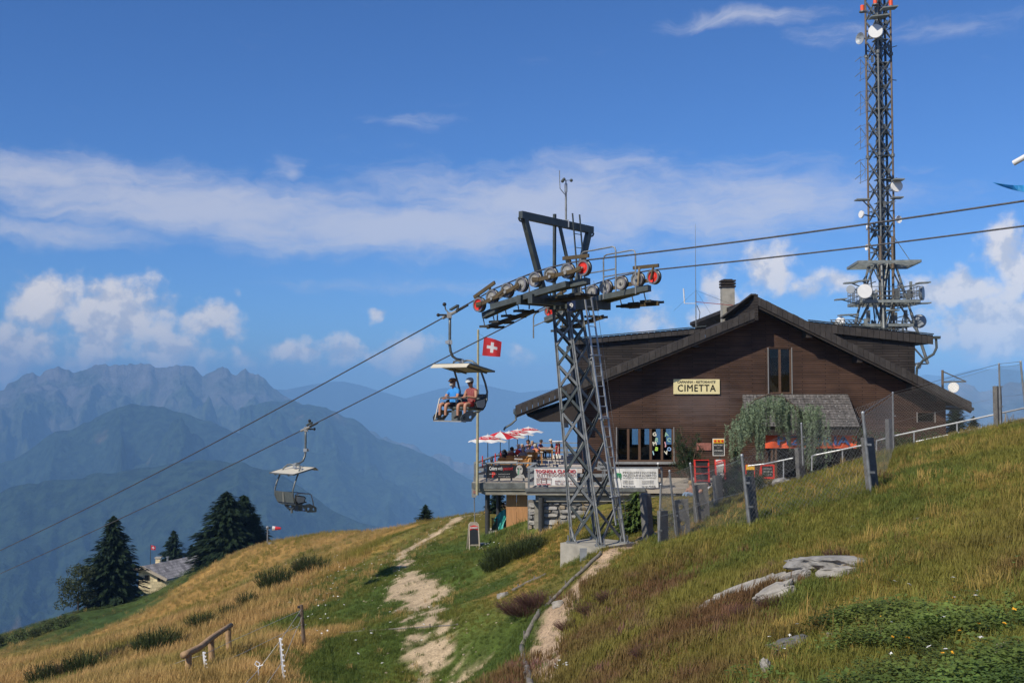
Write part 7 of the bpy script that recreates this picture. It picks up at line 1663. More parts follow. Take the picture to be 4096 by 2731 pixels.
for (u, v, s_, k, w) in BUSH:
    g = G(u, v); s_ *= 1.05 if u < 330 else 1.0; shrub('broom_bush', ('dark green broom bush ' if k < 2 else 'brown broom bush ') + w, g - UP * .05, ((bm1, bm2, bm3)[k], None), 'bush', 'broom bushes', random.uniform(0, 6), s_)
hm = broom_mesh(.45, .75, 520, 84, heath_m)
for (u, v, s_, w) in ((527, 612, 1.0, 'beside the log edging'), (540, 603, .85, 'uphill beside the log edging'), (575, 628, .5, 'overhanging the narrow trail'), (600, 612, .6, 'on the slope above the trail'), (617, 600, .6, 'highest above the trail bend'), (757, 613, .35, 'at the foot of the long rock slab'), (735, 622, .35, 'just below the long rock slab'), (778, 604, .35, 'against the blunt rock'), (842, 556, .35, 'above the flat rock slab'), (655, 655, .4, 'low on the heath below the slab')):
    g = G(u, v); shrub('heather_bush', 'purple flowering heather bush ' + w, g - UP * .03, (hm, None), 'bush', 'heather bushes', random.uniform(0, 6), s_)

# ------------------------------------------------------------------ grass, heath and leaf cover (instanced tufts)
def tuft_mesh(name, n, rad, h, w, lean, seed, m, curl=.35, leafy=False):
    r = np.random.default_rng(seed); V = []; Fq = []
    for k in range(n):
        a = r.uniform(0, 6.28); q = rad * math.sqrt(r.uniform()); x, y = q * math.cos(a), q * math.sin(a); hh = h * r.uniform(.45, 1.1); b = r.uniform(0, 6.28); dx, dy = math.cos(b), math.sin(b); l = lean * r.uniform(.2, 1.2) * hh; ww = w * r.uniform(.7, 1.3); sx, sy = -dy * ww, dx * ww; i = len(V)
        if leafy:
            c = np.array([x, y, hh]); d = np.array([dx, dy, r.uniform(-.3, .3)]) * w * 2.2; e = np.array([-dy, dx, r.uniform(-.4, .4)]) * w * 1.5; V += [tuple(c - d), tuple(c + e), tuple(c + d), tuple(c - e)]; Fq.append((i, i + 1, i + 2, i + 3)); continue
        V += [(x - sx, y - sy, -.02), (x + sx, y + sy, -.02), (x + dx * l * curl + sx * .8, y + dy * l * curl + sy * .8, hh * .6), (x + dx * l * curl - sx * .8, y + dy * l * curl - sy * .8, hh * .6), (x + dx * l, y + dy * l, hh)]
        Fq += [(i, i + 1, i + 2, i + 3), (i + 3, i + 2, i + 4)]
    me = bpy.data.meshes.new(name); me.from_pydata(V, [], Fq); me.materials.append(m); me.update(); return me
def grass_material(name, trans=.3):
    m = bpy.data.materials.new(name); m.use_nodes = True; nt = m.node_tree; N = nt.nodes; L = nt.links; b = N['Principled BSDF']; b.inputs['Roughness'].default_value = .7; b.inputs['Specular IOR Level'].default_value = .2
    a = N.new('ShaderNodeAttribute'); a.attribute_type = 'INSTANCER'; a.attribute_name = 'tint'; L.new(a.outputs['Color'], b.inputs['Base Color'])
    t = N.new('ShaderNodeBsdfTranslucent'); L.new(a.outputs['Color'], t.inputs[0]); mx = N.new('ShaderNodeMixShader'); mx.inputs[0].default_value = trans; L.new(b.outputs[0], mx.inputs[1]); L.new(t.outputs[0], mx.inputs[2]); L.new(mx.outputs[0], N['Material Output'].inputs[0]); return m
gmat = grass_material('grass_blades'); hmat = grass_material('heath_sprigs', .15)
def scatter(name, label, P, S, RZ, T, template):
    me = bpy.data.meshes.new(name); me.vertices.add(len(P)); me.vertices.foreach_set('co', np.asarray(P, float).ravel())
    a = me.attributes.new('rot', 'FLOAT_VECTOR', 'POINT'); rv = np.zeros((len(P), 3)); rv[:, 2] = RZ; rv[:, 0] = rng.normal(size=len(P)) * .15; rv[:, 1] = rng.normal(size=len(P)) * .15; a.data.foreach_set('vector', rv.ravel())
    a = me.attributes.new('scl', 'FLOAT', 'POINT'); a.data.foreach_set('value', np.asarray(S, float)); a = me.attributes.new('tint', 'FLOAT_COLOR', 'POINT'); C = np.ones((len(P), 4)); C[:, :3] = np.clip(T, 0.002, .9); a.data.foreach_set('color', C.ravel())
    o = bpy.data.objects.new(name, me); COL.objects.link(o); o['kind'] = 'stuff'; o['label'] = label
    ng = bpy.data.node_groups.new('scatter_' + name, 'GeometryNodeTree'); ng.interface.new_socket('Geometry', in_out='INPUT', socket_type='NodeSocketGeometry'); ng.interface.new_socket('Geometry', in_out='OUTPUT', socket_type='NodeSocketGeometry')
    N = ng.nodes; L = ng.links; gi = N.new('NodeGroupInput'); go = N.new('NodeGroupOutput'); ip = N.new('GeometryNodeInstanceOnPoints'); oi = N.new('GeometryNodeObjectInfo'); oi.inputs['Object'].default_value = template; oi.inputs['As Instance'].default_value = True; oi.transform_space = 'ORIGINAL'
    def na(nm, ty): n = N.new('GeometryNodeInputNamedAttribute'); n.data_type = ty; n.inputs['Name'].default_value = nm; return n.outputs['Attribute']
    L.new(gi.outputs[0], ip.inputs['Points']); L.new(oi.outputs['Geometry'], ip.inputs['Instance']); L.new(na('rot', 'FLOAT_VECTOR'), ip.inputs['Rotation']); L.new(na('scl', 'FLOAT'), ip.inputs['Scale']); L.new(ip.outputs[0], go.inputs[0])
    md = o.modifiers.new('scatter', 'NODES'); md.node_group = ng; return o
def templ(me): return bpy.data.objects.new(me.name, me)
# candidate positions, thinner with distance
cand = []
for d0, d1, dens in ((4.5, 8, 300), (8, 12, 230), (12, 20, 150), (20, 32, 80), (32, 50, 34), (50, 80, 9.5), (80, 175, 1.9)):
    xm = .53 * d1 + 2; n = int(2 * xm * (d1 - d0) * dens); x = rng.uniform(-xm, xm, n); y = rng.uniform(d0, d1, n); k = np.abs(x) < .50 * y + 2.0; cand.append(np.stack([x[k], y[k]], -1))
cand = np.concatenate(cand); cx, cy = cand[:, 0], cand[:, 1]; cz = hgt(cx, cy)
kp = ~((cx > FB.x - 3) & (cy > 51) & (cx < 26)) & ~((cx > -2.2) & (cx < 6) & (cy > 54) & (cy < 80)); kp &= ~((np.abs((cx - BASE.x) * TD.x + (cy - BASE.y) * TD.y) < .8) & (np.abs((cx - BASE.x) * PN.x + (cy - BASE.y) * PN.y) < .85))
cx, cy, cz = cx[kp], cy[kp], cz[kp]
for (ua, va, ub, vb, wid, hh_) in ROCKS:
    ra_, rb_ = G(ua, va), G(ub, vb); xd = np.array([rb_.x - ra_.x, rb_.y - ra_.y]); L_r = np.linalg.norm(xd) / 2; xd /= 2 * L_r; px_, py_ = cx - (ra_.x + rb_.x) / 2, cy - (ra_.y + rb_.y) / 2; e = ((px_ * xd[0] + py_ * xd[1]) / (L_r * 1.05)) ** 2 + ((-px_ * xd[1] + py_ * xd[0] + .25 * wid) / (wid * 1.25)) ** 2; kk = e > 1.0; cx, cy, cz = cx[kk], cy[kk], cz[kk]
wz, wp_, wt_ = zones(cx, cy); rr_ = rng.uniform(size=len(cx)); cum = np.cumsum(wz, 0); kind = (rr_[None] > cum).sum(0).clip(0, 4)
bare = rng.uniform(size=len(cx)) < np.clip(wp_ * 1.0 + wt_ * 1.7, 0, .93); cx, cy, cz, kind = cx[~bare], cy[~bare], cz[~bare], kind[~bare]
near_r = (cx > -1.5) & (cy < 46); n1 = fbm(cx * .7, cy * .5, 3); n2 = fbm(cx * 2.5 + 31, cy * 2.0, 3); rj = rng.uniform(.6, 1.45, len(cx))
gdry = np.where(near_r[:, None], np.array([(0.42, 0.285, 0.085)]), np.array([(0.49, 0.315, 0.12)])); ggrn = np.array([(0.095, 0.135, 0.028)]); goli = np.array([(0.20, 0.182, 0.036)]); gred = np.array([(0.155, 0.086, 0.038)]); gleaf = np.array([(0.080, 0.128, 0.030)])
def lerp(a, b, t): t = np.clip(t, 0, 1)[:, None]; return a * (1 - t) + b * t
u_ = rng.uniform(size=len(cx)); far_s = np.clip((cy / 14) ** .42, .8, 2.6); near_r = (cx > -1.5) & (cy < 46); hsc = np.where(near_r, .31 + .20 * np.clip(2.5 * fbm(cx * .6 + 7, cy * .6, 3), -.6, 1.2), 1.0); hsc = np.where(near_r & (rng.uniform(size=len(cx)) < .05), hsc * 2.1, hsc); hsc = hsc * (.35 + .65 * sstep(.4, 2.6, dist_poly(cx, cy, TRAIL)))
dw = np.where(near_r, .42, 1.0); isdry = ((kind == 1) & (u_ < dw)) | ((kind == 3) & (u_ < .20)) | ((kind == 2) & (u_ < .18)); isgrn = (kind == 0) | ((kind == 3) & (u_ >= .20)) | ((kind == 1) & (u_ >= dw)) | ((kind == 2) & (u_ > .86)); ish = (kind == 2) & (u_ >= .18) & (u_ <= .86); islf = kind == 4
# trampled short turf along the path, taller in the meadow
pathd = dist_poly(cx, cy, PATH); short = .45 + .55 * sstep(2.5, 5.5, pathd); lawn = (cx > 3.2) & (cy > 38) & (cy < 58); short = np.where(lawn, .4, short)
tdry = templ(tuft_mesh('dry_tuft', 26, .16, .26, .0042, .55, 1, gmat)); tgrn = templ(tuft_mesh('green_tuft', 28, .17, .15, .0050, .6, 2, gmat)); theath = templ(tuft_mesh('heath_tuft', 46, .15, .16, .0050, .4, 3, hmat)); tleaf = templ(tuft_mesh('leaf_clump', 60, .20, .11, .0080, 0, 4, gmat, leafy=True))
mz = fbm(cx * .05 + 3, cz * .45, 3); far_m = (cx < -2) & (cy > 40); tan = np.array([(0.47, 0.32, 0.125)]); gdry = np.where((far_m & (cy > 62))[:, None], lerp(tan * np.ones((len(cx), 1)), goli * np.ones((len(cx), 1)), .25 + 1.6 * mz), gdry); hsc = np.where(far_m & (cy > 62), hsc * .55, hsc)
k = isdry; scatter('dry_grass', 'dry golden grass on the slopes', np.stack([cx, cy, cz], -1)[k], (far_s * rj * short * hsc)[k], rng.uniform(0, 6.28, k.sum()), (lerp(gdry, goli, .30 + .9 * n1) * (1 + .35 * n2[:, None]) * rj[:, None] ** .5)[k], tdry)
k = isgrn; scatter('green_grass', 'short green grass on the slopes', np.stack([cx, cy, cz], -1)[k], (far_s * rj * short * np.maximum(hsc, .62))[k], rng.uniform(0, 6.28, k.sum()), (lerp(ggrn, goli, np.where(kind == 3, .62, np.where(kind == 0, .20, .8)) + .8 * n1) * (1 + .3 * n2[:, None]) * rj[:, None] ** .5)[k], tgrn)
k = ish; scatter('heath_cover', 'low reddish heath on the right slope', np.stack([cx, cy, cz], -1)[k], (far_s * rj * .8)[k], rng.uniform(0, 6.28, k.sum()), (lerp(lerp(gred, goli, .45 + 1.2 * n1), np.array([(0.14, 0.055, 0.065)]), (n2 - .28) * 1.8) * (1 + .35 * n2[:, None]))[k], theath)
k = islf; scatter('leafy_cover', 'low leafy green ground cover', np.stack([cx, cy, cz], -1)[k], (far_s * rj * np.where(cy > 60, .75, 1.0))[k], rng.uniform(0, 6.28, k.sum()), (lerp(gleaf, goli, .12 + .6 * n1) * (1 + .7 * n2[:, None]) * rj[:, None] * np.where(cy > 60, .6, 1.0)[:, None])[k], tleaf)
# wildflowers
def flowers(name, label, pts, size, col, h):
    m = mat(name + '_petal', col, .7, 0, .05); r = np.random.default_rng(len(pts)); P = []; A = []; B = []
    for p in pts:
        c = np.array([p[0], p[1], p[2] + h * r.uniform(.6, 1.2)]); a = r.uniform(0, 6.28)
        for q in range(3): P.append(c); e = a + q * 1.05; A.append(np.array([math.cos(e), math.sin(e), r.uniform(-.5, .2)]) * size); B.append(np.array([-math.sin(e), math.cos(e), r.uniform(-.3, .5)]) * size * .6)
    o = bpy.data.objects.new(name, quads_mesh(name, P, A, B, m)); COL.objects.link(o); o['kind'] = 'stuff'; o['label'] = label
fr_ = random.Random(9)
def gp_near(u0, u1, v0, v1, n): return [G(fr_.uniform(u0, u1), fr_.uniform(v0, v1)) for _ in range(n)]
flowers('white_daisies', 'scattered white daisies on the green bank', gp_near(285, 345, 560, 640, 90) + gp_near(330, 400, 545, 580, 25) + gp_near(470, 500, 545, 552, 16) + gp_near(330, 480, 600, 680, 10), .045, (.80, .79, .75), .16)
flowers('white_yarrow', 'white yarrow heads among the heath', gp_near(890, 1010, 585, 680, 14) + gp_near(555, 568, 668, 680, 12) + gp_near(760, 800, 640, 680, 5), .022, (.78, .77, .72), .18)
flowers('yellow_hawkbit', 'yellow hawkbit flowers among the leaf cover', [G(u, v) for u, v in ((881, 631), (938, 626), (908, 656), (984, 624), (1015, 628), (980, 639), (959, 642), (952, 669), (943, 676), (954, 608), (893, 654), (949, 617), (1005, 648), (938, 467), (942, 464), (991, 560))], .022, (.85, .42, .02), .15)
# ------------------------------------------------------------------ rocks, logs, stakes
rock_ms = [mat('slope_rock_%s' % n, c, .9, 0, .35, 3.0, .7, 14) for n, c in (('pale', (0.29, 0.27, 0.235)), ('grey', (0.27, 0.255, 0.23)), ('dark', (0.12, 0.12, 0.115)))]
def rock(label, ua, va, ub, vb, wid, hgt_, m=0, seed=0, cat='rock'):
    a, b_ = G(ua, va), G(ub, vb); c = (a + b_) / 2; X = (b_ - a); L = X.length / 2; X.normalize(); Y = UP.cross(X).normalized(); Z = X.cross(Y); r = random.Random(seed); bm = bmesh.new(); bmesh.ops.create_icosphere(bm, subdivisions=4, radius=1)
    for v in bm.verts:
        p = v.co.copy(); q = Vector([math.copysign(abs(k) ** .55, k) for k in p]); n_ = float(fbm(np.array([p.x * 1.6 + seed]), np.array([p.y * 1.6 + p.z * 1.3]), 4)[0]); n2_ = float(fbm(np.array([p.x * 5 + seed * 3]), np.array([p.y * 5 + p.z * 4]), 3)[0])
        q = q * (1 + .30 * n_ + .08 * n2_); taper = 1 - .35 * max(0, p.x) * r.uniform(.9, 1.1); zz = q.z * hgt_ * (1 + .25 * n2_); v.co = X * (q.x * L) + Y * (q.y * wid * taper) + Z * zz
    me = bpy.data.meshes.new('rock'); bm.to_mesh(me); bm.free(); me.materials.append(rock_ms[m]); o = bpy.data.objects.new('rock', me); COL.objects.link(o); o.location = c + UP * (hgt_ * .35); tag(o, label, cat, 'rocks on the slope'); return o
rock('long pale rock slab lying along the heath slope', *ROCKS[0], 0, 3)
rock('blunt pale rock below the long slab', *ROCKS[1], 0, 5)
rock('small grey rock between the slab and the flat outcrop', *ROCKS[2], 1, 8)
rock('flat layered outcrop beneath the green seedling', *ROCKS[3], 1, 12)
rock('low shelf of the layered outcrop', *ROCKS[4], 0, 15)
rock('dark flat slab sunk in the heath', *ROCKS[5], 2, 18)
rock('rounded pale boulder low on the heath', *ROCKS[6], 0, 21)
rock('pale stone lying across the narrow trail', *ROCKS[7], 0, 24)
rock('pale stone at the end of the weathered log', *ROCKS[8], 1, 27)
for k, (u, v, s) in enumerate(((1003, 648, 7), (1013, 655, 8), (1005, 662, 6), (1018, 664, 8), (1010, 671, 6), (1020, 646, 5), (998, 657, 4))): rock('pale flagstone, %s of the scatter by the leafy cover' % ('widest', 'second widest', 'third widest', 'outermost', 'lowest', 'highest', 'smallest')[k], u - s, v + 1, u + s, v - 1, .06, .03, 0, 30 + k, 'stone')
for k, (u, v) in enumerate(((690, 530), (853, 528), (918, 520), (830, 638), (636, 612), (668, 590), (888, 533), (1010, 540))): rock('fist sized stone in the turf %s' % ('below lower holed slab', 'beside the fence corner', 'downhill of the fence corner', 'above the leafy cover', 'above the trail in heath', 'on open heath', 'under the fence corner', 'high in the heath')[k], u - 3, v + .5, u + 3, v - .5, .05, .04, k % 2, 50 + k, 'stone')
# gravel in the paths
def pebbles(name, label, line, half, n, smin, smax, seed, m):
    r = np.random.default_rng(seed); b = MB(); seglen = [np.linalg.norm(q - p) for p, q in zip(line[:-1], line[1:])]
    for k in range(n):
        i = r.integers(len(line) - 1); t = r.uniform(); p = line[i] * (1 - t) + line[i + 1] * t; nrm = np.array([-(line[i + 1] - line[i])[1], (line[i + 1] - line[i])[0]]); nrm /= np.linalg.norm(nrm); p = p + nrm * r.normal() * half; s = r.uniform(smin, smax); b.sphere((p[0], p[1], H(p[0], p[1]) + s * .2), s, 5, 3, (r.uniform(.8, 1.5), r.uniform(.8, 1.5), .6))
    o = b.build(name, m); o['kind'] = 'stuff'; o['label'] = label
pebbles('trail_pebbles', 'loose pebbles on the narrow trail', TRAIL, .19, 260, .010, .032, 3, mat('trail_pebble', (.30, .23, .16), .9, 0, .3, 20)); pebbles('path_gravel', 'loose gravel on the wide path', PATH, .8, 600, .012, .04, 4, mat('path_pebble', (.42, .34, .24), .9, 0, .3, 20))
wlog = mat('weathered_log', (0.165, 0.148, 0.125), .9, 0, .35, 6, .6, 20); wpine = mat('peeled_pine_pole', (0.36, 0.23, 0.12), .8, 0, .3, 6, .3, 20)
def ground_log(label, uv, r0, m=wlog, name='edging_log'):
    pts = [G(u, v) for u, v in uv]; fine = []
    for a, c in zip(pts[:-1], pts[1:]):
        for t in np.linspace(0, 1, 6, endpoint=False): q = a.lerp(c, t); fine.append(Vector((q.x, q.y, H(q.x, q.y) + r0 * .7)))
    fine.append(pts[-1] + UP * r0 * .7); t = thing(name, label, 'log', pts[0]); MB().tube(fine, [r0 * random.uniform(.9, 1.1) for _ in fine], 9).build('pole', m, t, smooth=True)
    for q in (fine[len(fine) // 4], fine[3 * len(fine) // 4]): MB().cyl(q - UP * .25 + Vector((-.07, 0, 0)), q + UP * .08 + Vector((-.07, 0, 0)), .02, n=6).build('stake', wlog, t)
    return t
ground_log('grey edging log curving along the trail at the bottom end', [(531, 690), (527, 670), (522, 648)], .062); ground_log('grey edging log bending round the heather bush', [(522.5, 646), (530, 630), (538, 616), (546, 607)], .058); ground_log('grey edging log on the middle stretch of trail', [(547, 606), (556, 597), (565, 588), (575, 578)], .05); ground_log('grey edging log ending below the tower footing', [(576, 577), (588, 566), (600, 555), (612, 543.5)], .05)
ground_log('weathered log half sunk in the bank below footing', [(513, 591), (528, 583), (546, 575)], .05, name='fallen_log'); ground_log('thin timber water bar crossing the wide path', [(340, 632), (380, 630), (420, 627), (458, 624)], .022, name='water_bar')
def pole_pts(u0, v0, u1, v1, d): return at(u0, v0, d), at(u1, v1, d)
# log handrail lower left
D1, D2, D3 = 26.5, 28.5, 30.5
hl = thing('log_handrail', 'rustic handrail of peeled pine poles on the dry slope', 'handrail', G(188, 690))
for (u0, v0, u1, v1, d) in ((188.5, 653, 189, 690, D1), (211, 638, 212.5, 668, D2), (228, 627, 229.5, 652, D3)): a, c = pole_pts(u0, v0, u1, v1, d); MB().cyl(c - UP * .2, a, .085, .075, 9).build('post', wpine, hl)
MB().tube([at(183, 654.5, D1 - .2), at(188, 652.5, D1), at(200, 646.5, 27.5), at(211, 637.5, D2), at(222, 630, 29.8), at(231, 624.5, D3 + .1)], [.085, .085, .08, .075, .07, .07], 9).build('rail', wpine, hl, smooth=True)
wp_post = mat('grey_brown_stake', (0.14, 0.10, 0.07), .9, 0, .3, 8); a, c = pole_pts(301.2, 604, 304.5, 645, 31); c.z = H(c.x, c.y); t = thing('wooden_fence_post', 'leaning wooden post with insulators holding fence wires', 'fence post', c); MB().cyl(c - UP * .2, a, .055, .05, 8).build('stake', wp_post, t)
for q in (.75, .95): MB().box(c.lerp(a, q) + Vector((-.07, -.03, 0)), (.06, .05, .06)).build('insulator', rubber, t)
plw = mat('white_plastic_stake', (.74, .74, .74), .5, 0, .04)
for k, (u0, v0, u1, v1, d, lab) in enumerate(((280, 637, 284.5, 682, 25.3, 'white plastic fence stake tall, between spiral stake and wooden post'), (203.5, 651, 207, 682, 26.5, 'white plastic fence stake beside the log handrail'))):
    a, c = pole_pts(u0, v0, u1, v1, d); t = thing('plastic_fence_stake', lab, 'fence stake', c, 'electric fence stakes'); MB().bar(c - UP * .15, a, .045, .03).build('stake', plw, t)
    for q in np.linspace(.15, .97, 8): p = c.lerp(a, q); MB().box(p + Vector((.03, -.01, 0)), (.05, .03, .03)).build('wire_clip', plw, t)
a, c = pole_pts(258.5, 668, 259, 684, 24.8); t = thing('plastic_fence_stake', 'short white pigtail stake with spiral head', 'fence stake', c, 'electric fence stakes'); MB().tube([c - UP * .3, a, a + Vector((.03, 0, .12)), a + Vector((-.05, 0, .17)), a + Vector((-.08, 0, .1)), a + Vector((-.02, 0, .05)), a + Vector((.1, 0, .09))], .014, 6).build('pigtail', plw, t)
ew = mat('electric_fence_wire', (.45, .43, .38), .5, .3, .1); P0 = at(302, 606.5, 31)
for k, (pts, lab) in enumerate((([(126, 682, 33), (182, 660, 29), (204, 653.5, 26.6), (232, 640, 29), (302, 609, 31)], 'upper wire strung from meadow to the wooden post'), ([(160, 682, 28), (206, 668, 26.6), (243, 652, 28.5), (303, 623, 31)], 'lower wire strung from meadow to the wooden post'), ([(301, 609, 31), (280, 640, 25.3), (259, 668, 24.8), (245, 684, 23)], 'wire slanting from wooden post to spiral stake'), ([(302, 616, 31), (283, 660, 25.3), (262, 690, 23)], 'wire slanting from wooden post down the tall stake'))): tag(MB().tube([at(*q) for q in pts], .007, 4).build('fence_wire', ew), 'thin electric fence ' + lab, 'wire')
# windsock and board on the crest
p0, p1 = at(267.5, 552, 128), at(267.5, 527, 128); t = thing('windsock', 'red and white windsock on a grey pole at crest', 'windsock', p0); MB().cyl(p0 - UP, p1, .08, n=6).sphere(p1, .18, 8, 5, (1, 1, 1.2)).build('pole', galv, t)
for k in range(3): a = at(272.5 + k * 2.8, 527.5, 128); c = at(275.3 + k * 2.8, 527.7, 128); MB().cyl(a, c, .27 - .05 * k, .22 - .05 * k, 10).build('sleeve_band', (fwm if k == 0 else fr if k == 1 else prd), t)
a, c = at(268.5, 548, 127), at(274.3, 541.5, 127); t = thing('notice_board', 'grey notice board beside the windsock pole', 'notice board', (a.x, 127, a.z)); MB().mm((a.x, 126.9, a.z), (c.x, 127, c.z)).build('panel', grey_pl, t); MB().mm((a.x + .1, 126.85, a.z + .3), (a.x + .35, 126.88, a.z + .5)).mm((a.x + .4, 126.85, a.z + .3), (a.x + .62, 126.88, a.z + .5)).build('notice', concd, t); [MB().cyl((x_, 127.05, a.z - 1), (x_, 127.05, c.z), .05, n=5).build('leg', galv, t) for x_ in (a.x + .05, c.x - .05)]

# ------------------------------------------------------------------ pale house below the meadow
HD = 190.0; crm = siding_material('cream_shingle_wall', (0.60, 0.50, 0.30), .5, .8); hr = siding_material('grey_stone_roof', (0.27, 0.25, 0.235), .35, .6)
hb0 = at(140, 600, HD); hs = thing('pale_house', 'pale cream house with grey roof half hidden behind meadow', 'house', hb0)
gl_, gpk, gr_ = at(139, 570.5, HD), at(147, 572, HD), at(171, 585, HD)
pk = at(146.5, 571.5, HD); el_ = at(132.5, 577, HD); er_ = at(171.5, 584.5, HD); zb2 = at(140, 600, HD).z; dv_ = Vector((8.5, 19, 0))
wl_, wr_ = at(138.5, 576, HD), at(169, 584, HD)
MB().prism([Vector((wl_.x, HD, zb2)), Vector((wr_.x, HD, zb2)), Vector((wr_.x, HD, wr_.z - .2)), Vector((pk.x, HD, pk.z - .35)), Vector((wl_.x, HD, wl_.z - .2))], dv_).build('wall', crm, hs)
def hroof(e): MB().prism([pk + Vector((-.5, -1.0, 0)), e + Vector((-.5, -1.0, 0)), e + dv_ * 1.08, pk + dv_ * 1.08], (0, 0, -.32)).build('roof', hr, hs); MB().bar(pk + Vector((-.5, -1.05, -.15)), e + Vector((-.5, -1.05, -.15)), .1, .5).build('barge_board', wdm, hs)
hroof(el_); hroof(er_)
for (u0, u1, v0, v1) in ((144.5, 149, 581.5, 586.5), (157.5, 160.3, 582.5, 587.5), (161.3, 164, 582.5, 587.5)): a, c = at(u0, v0, HD - .06), at(u1, v1, HD - .06); o = MB().mm((a.x, HD - .12, c.z), (c.x, HD - .03, a.z)).build('window', trimd, hs); MB().mm((a.x + .1, HD - .14, c.z + .1), (c.x - .1, HD - .125, a.z - .1)).build('pane', glass, o)
c = at(158.5, 572, HD + 4); co = MB().mm((c.x - .42, HD + 3.5, c.z - 1.6), (c.x + .42, HD + 4.4, c.z + 1.3)).build('chimney', crm, hs); MB().mm((c.x - .55, HD + 3.4, c.z + 1.3), (c.x + .55, HD + 4.5, c.z + 1.55)).build('chimney_cap', conc, co)
c = at(167.5, 567, HD + 9); MB().cyl(c - UP * 1, c + UP * .6, .18, n=8).cyl(c + UP * .6, c + UP * .8, .28, n=8).build('flue_pipe', galv, hs)
hs.location.z += 1.2
p0, p1 = at(150.5, 575, 205), at(150.5, 543.5, 205); t = thing('flagpole', 'thin flagpole with small Swiss flag behind pale house', 'flagpole', p0); MB().cyl(p0 - UP * 3, p1, .07, n=6).build('pole', dsteel, t); swiss_flag(t, at(151, 549, 205), Vector((1, .1, 0)).normalized(), UP, .86, .85, 1.4, .1)
for k in range(2): a = at(126 + k * 9, 604, 168); tag(MB().cyl(a, at(126 + k * 9, 598, 168), .05, n=5).bar(at(126 + k * 9, 599, 168), at(135 + k * 9, 597.5, 168), .05, .05).build('garden_fence', galv), ('grey garden fence length next to tall spruce', 'grey garden fence length next to house wall')[k], 'fence')

# ------------------------------------------------------------------ lawn furniture and boards by the restaurant
def board(name, label, u0, u1, v0, v1, d, frame_m, fill_m, legs=True, fw=.05):
    a, c = at(u0, v0, d), at(u1, v1, d); t = thing(name, label, 'board', (a.x, d, c.z)); f = MB(); f.mm((a.x, d - .02, c.z), (a.x + fw, d + .02, a.z)).mm((c.x - fw, d - .02, c.z), (c.x, d + .02, a.z)).mm((a.x + fw, d - .02, a.z - fw), (c.x - fw, d + .02, a.z)).mm((a.x + fw, d - .02, c.z), (c.x - fw, d + .02, c.z + fw)); f.build('frame', frame_m, t); MB().mm((a.x + fw, d - .005, c.z + fw), (c.x - fw, d + .005, a.z - fw)).build('panel', fill_m, t); return t, a, c
yel = mat('yellow_header', (.80, .45, .03), .5, 0, .04)
t, a, c = board('menu_board', 'hanging menu blackboard with yellow header and three red discs', 712.6, 724.6, 438, 455.2, 53.5, whitep, chalk, fw=.03)
w = c.x - a.x; h = a.z - c.z; MB().mm((a.x + .03, 53.46, a.z - h * .26), (c.x - .03, 53.475, a.z - .03)).build('header', yel, t)
for k in range(3): MB().cyl((a.x + w * (.2 + .3 * k), 53.44, a.z - h * .14), (a.x + w * (.2 + .3 * k), 53.455, a.z - h * .14), .055, n=12).build('red_disc', redp, t)
for k, s_ in enumerate(('BRATWURST', 'MIT', 'ZWIEBEL', 'ROGGE')): lettering(t, s_, .1, grey_l if k % 2 else wt_b, (a.x + w * (.12 if k != 1 else .35), 53.48, a.z - h * (.42 + .16 * k)), fit=w * (.74 if k != 1 else .3))
MB().cyl((a.x + w * .62, 53.55, c.z - 1.2), (a.x + w * .62, 53.55, c.z), .03, n=6).build('post', darkcol, t)
ds = thing('drink_display', 'red framed drink crate display with white placard', 'display', at(700, 482, 50))
for u in (694.5, 708.2, 715.3, 724.3): MB().bar(at(u + .9, 482, 50), at(u, 459, 50.1), .07, .07).build('upright', redp, ds)
for v in (459.5, 466, 473, 480): MB().bar(at(694.5, v, 50), at(709, v, 50), .04, .03).build('shelf_bar', redp, ds)
MB().prism([at(695.5, 459.6, 50.05), at(708, 459.6, 50.05), at(709, 480.5, 50.05), at(696.2, 480.5, 50.05)], (0, .25, 0)).build('crate_stack', rubber, ds)
MB().prism([at(715.8, 459, 50.04), at(723.8, 459, 50.04), at(724, 477, 50.04), at(716.2, 477, 50.04)], (0, .02, 0)).build('placard', wt_b, ds); MB().prism([at(716, 460.8, 50.02), at(723.6, 458.9, 50.02), at(723.6, 462.5, 50.02), at(716, 464.4, 50.02)], (0, .012, 0)).build('red_label', redp, ds)
lettering(ds, 'rivella', .13, whitep, at(716.7, 463.2, 50.0), xdir=(1, 0, .22), ydir=(-.22, 0, 1), fit=.30)
MB().prism([at(716.8, 465.5, 50.0), at(723.4, 465, 50.0), at(723.4, 471.5, 50.0), at(716.8, 471.9, 50.0)], (0, .012, 0)).build('price_list', pale, ds)
t, a, c = board('chalkboard', 'red framed chalkboard with chalk lettering on lawn', 760.2, 774.6, 463.8, 478, 47.5, redp, chalk, fw=.07); w = c.x - a.x
for k, s_ in enumerate(('ARENA', 'EIN', 'VERT')): lettering(t, s_, .1, pale, (a.x + w * .2, 47.48, a.z - .22 - .13 * k), fit=w * .6)
MB().bar((a.x + .05, 47.55, a.z - .05), (a.x + .05, 48.0, c.z - .05), .05, .04).bar((c.x - .05, 47.55, a.z - .05), (c.x - .05, 48.0, c.z - .05), .05, .04).build('rear_leg', redp, t)
t, a, c = board('chalkboard', 'yellow topped leaning chalkboard beside the red one', 745.5, 754.8, 464, 477.5, 47.8, redp, chalk, fw=.03); MB().mm((a.x + .02, 47.75, a.z - .22), (c.x - .02, 47.78, a.z - .01)).build('header', yel, t)
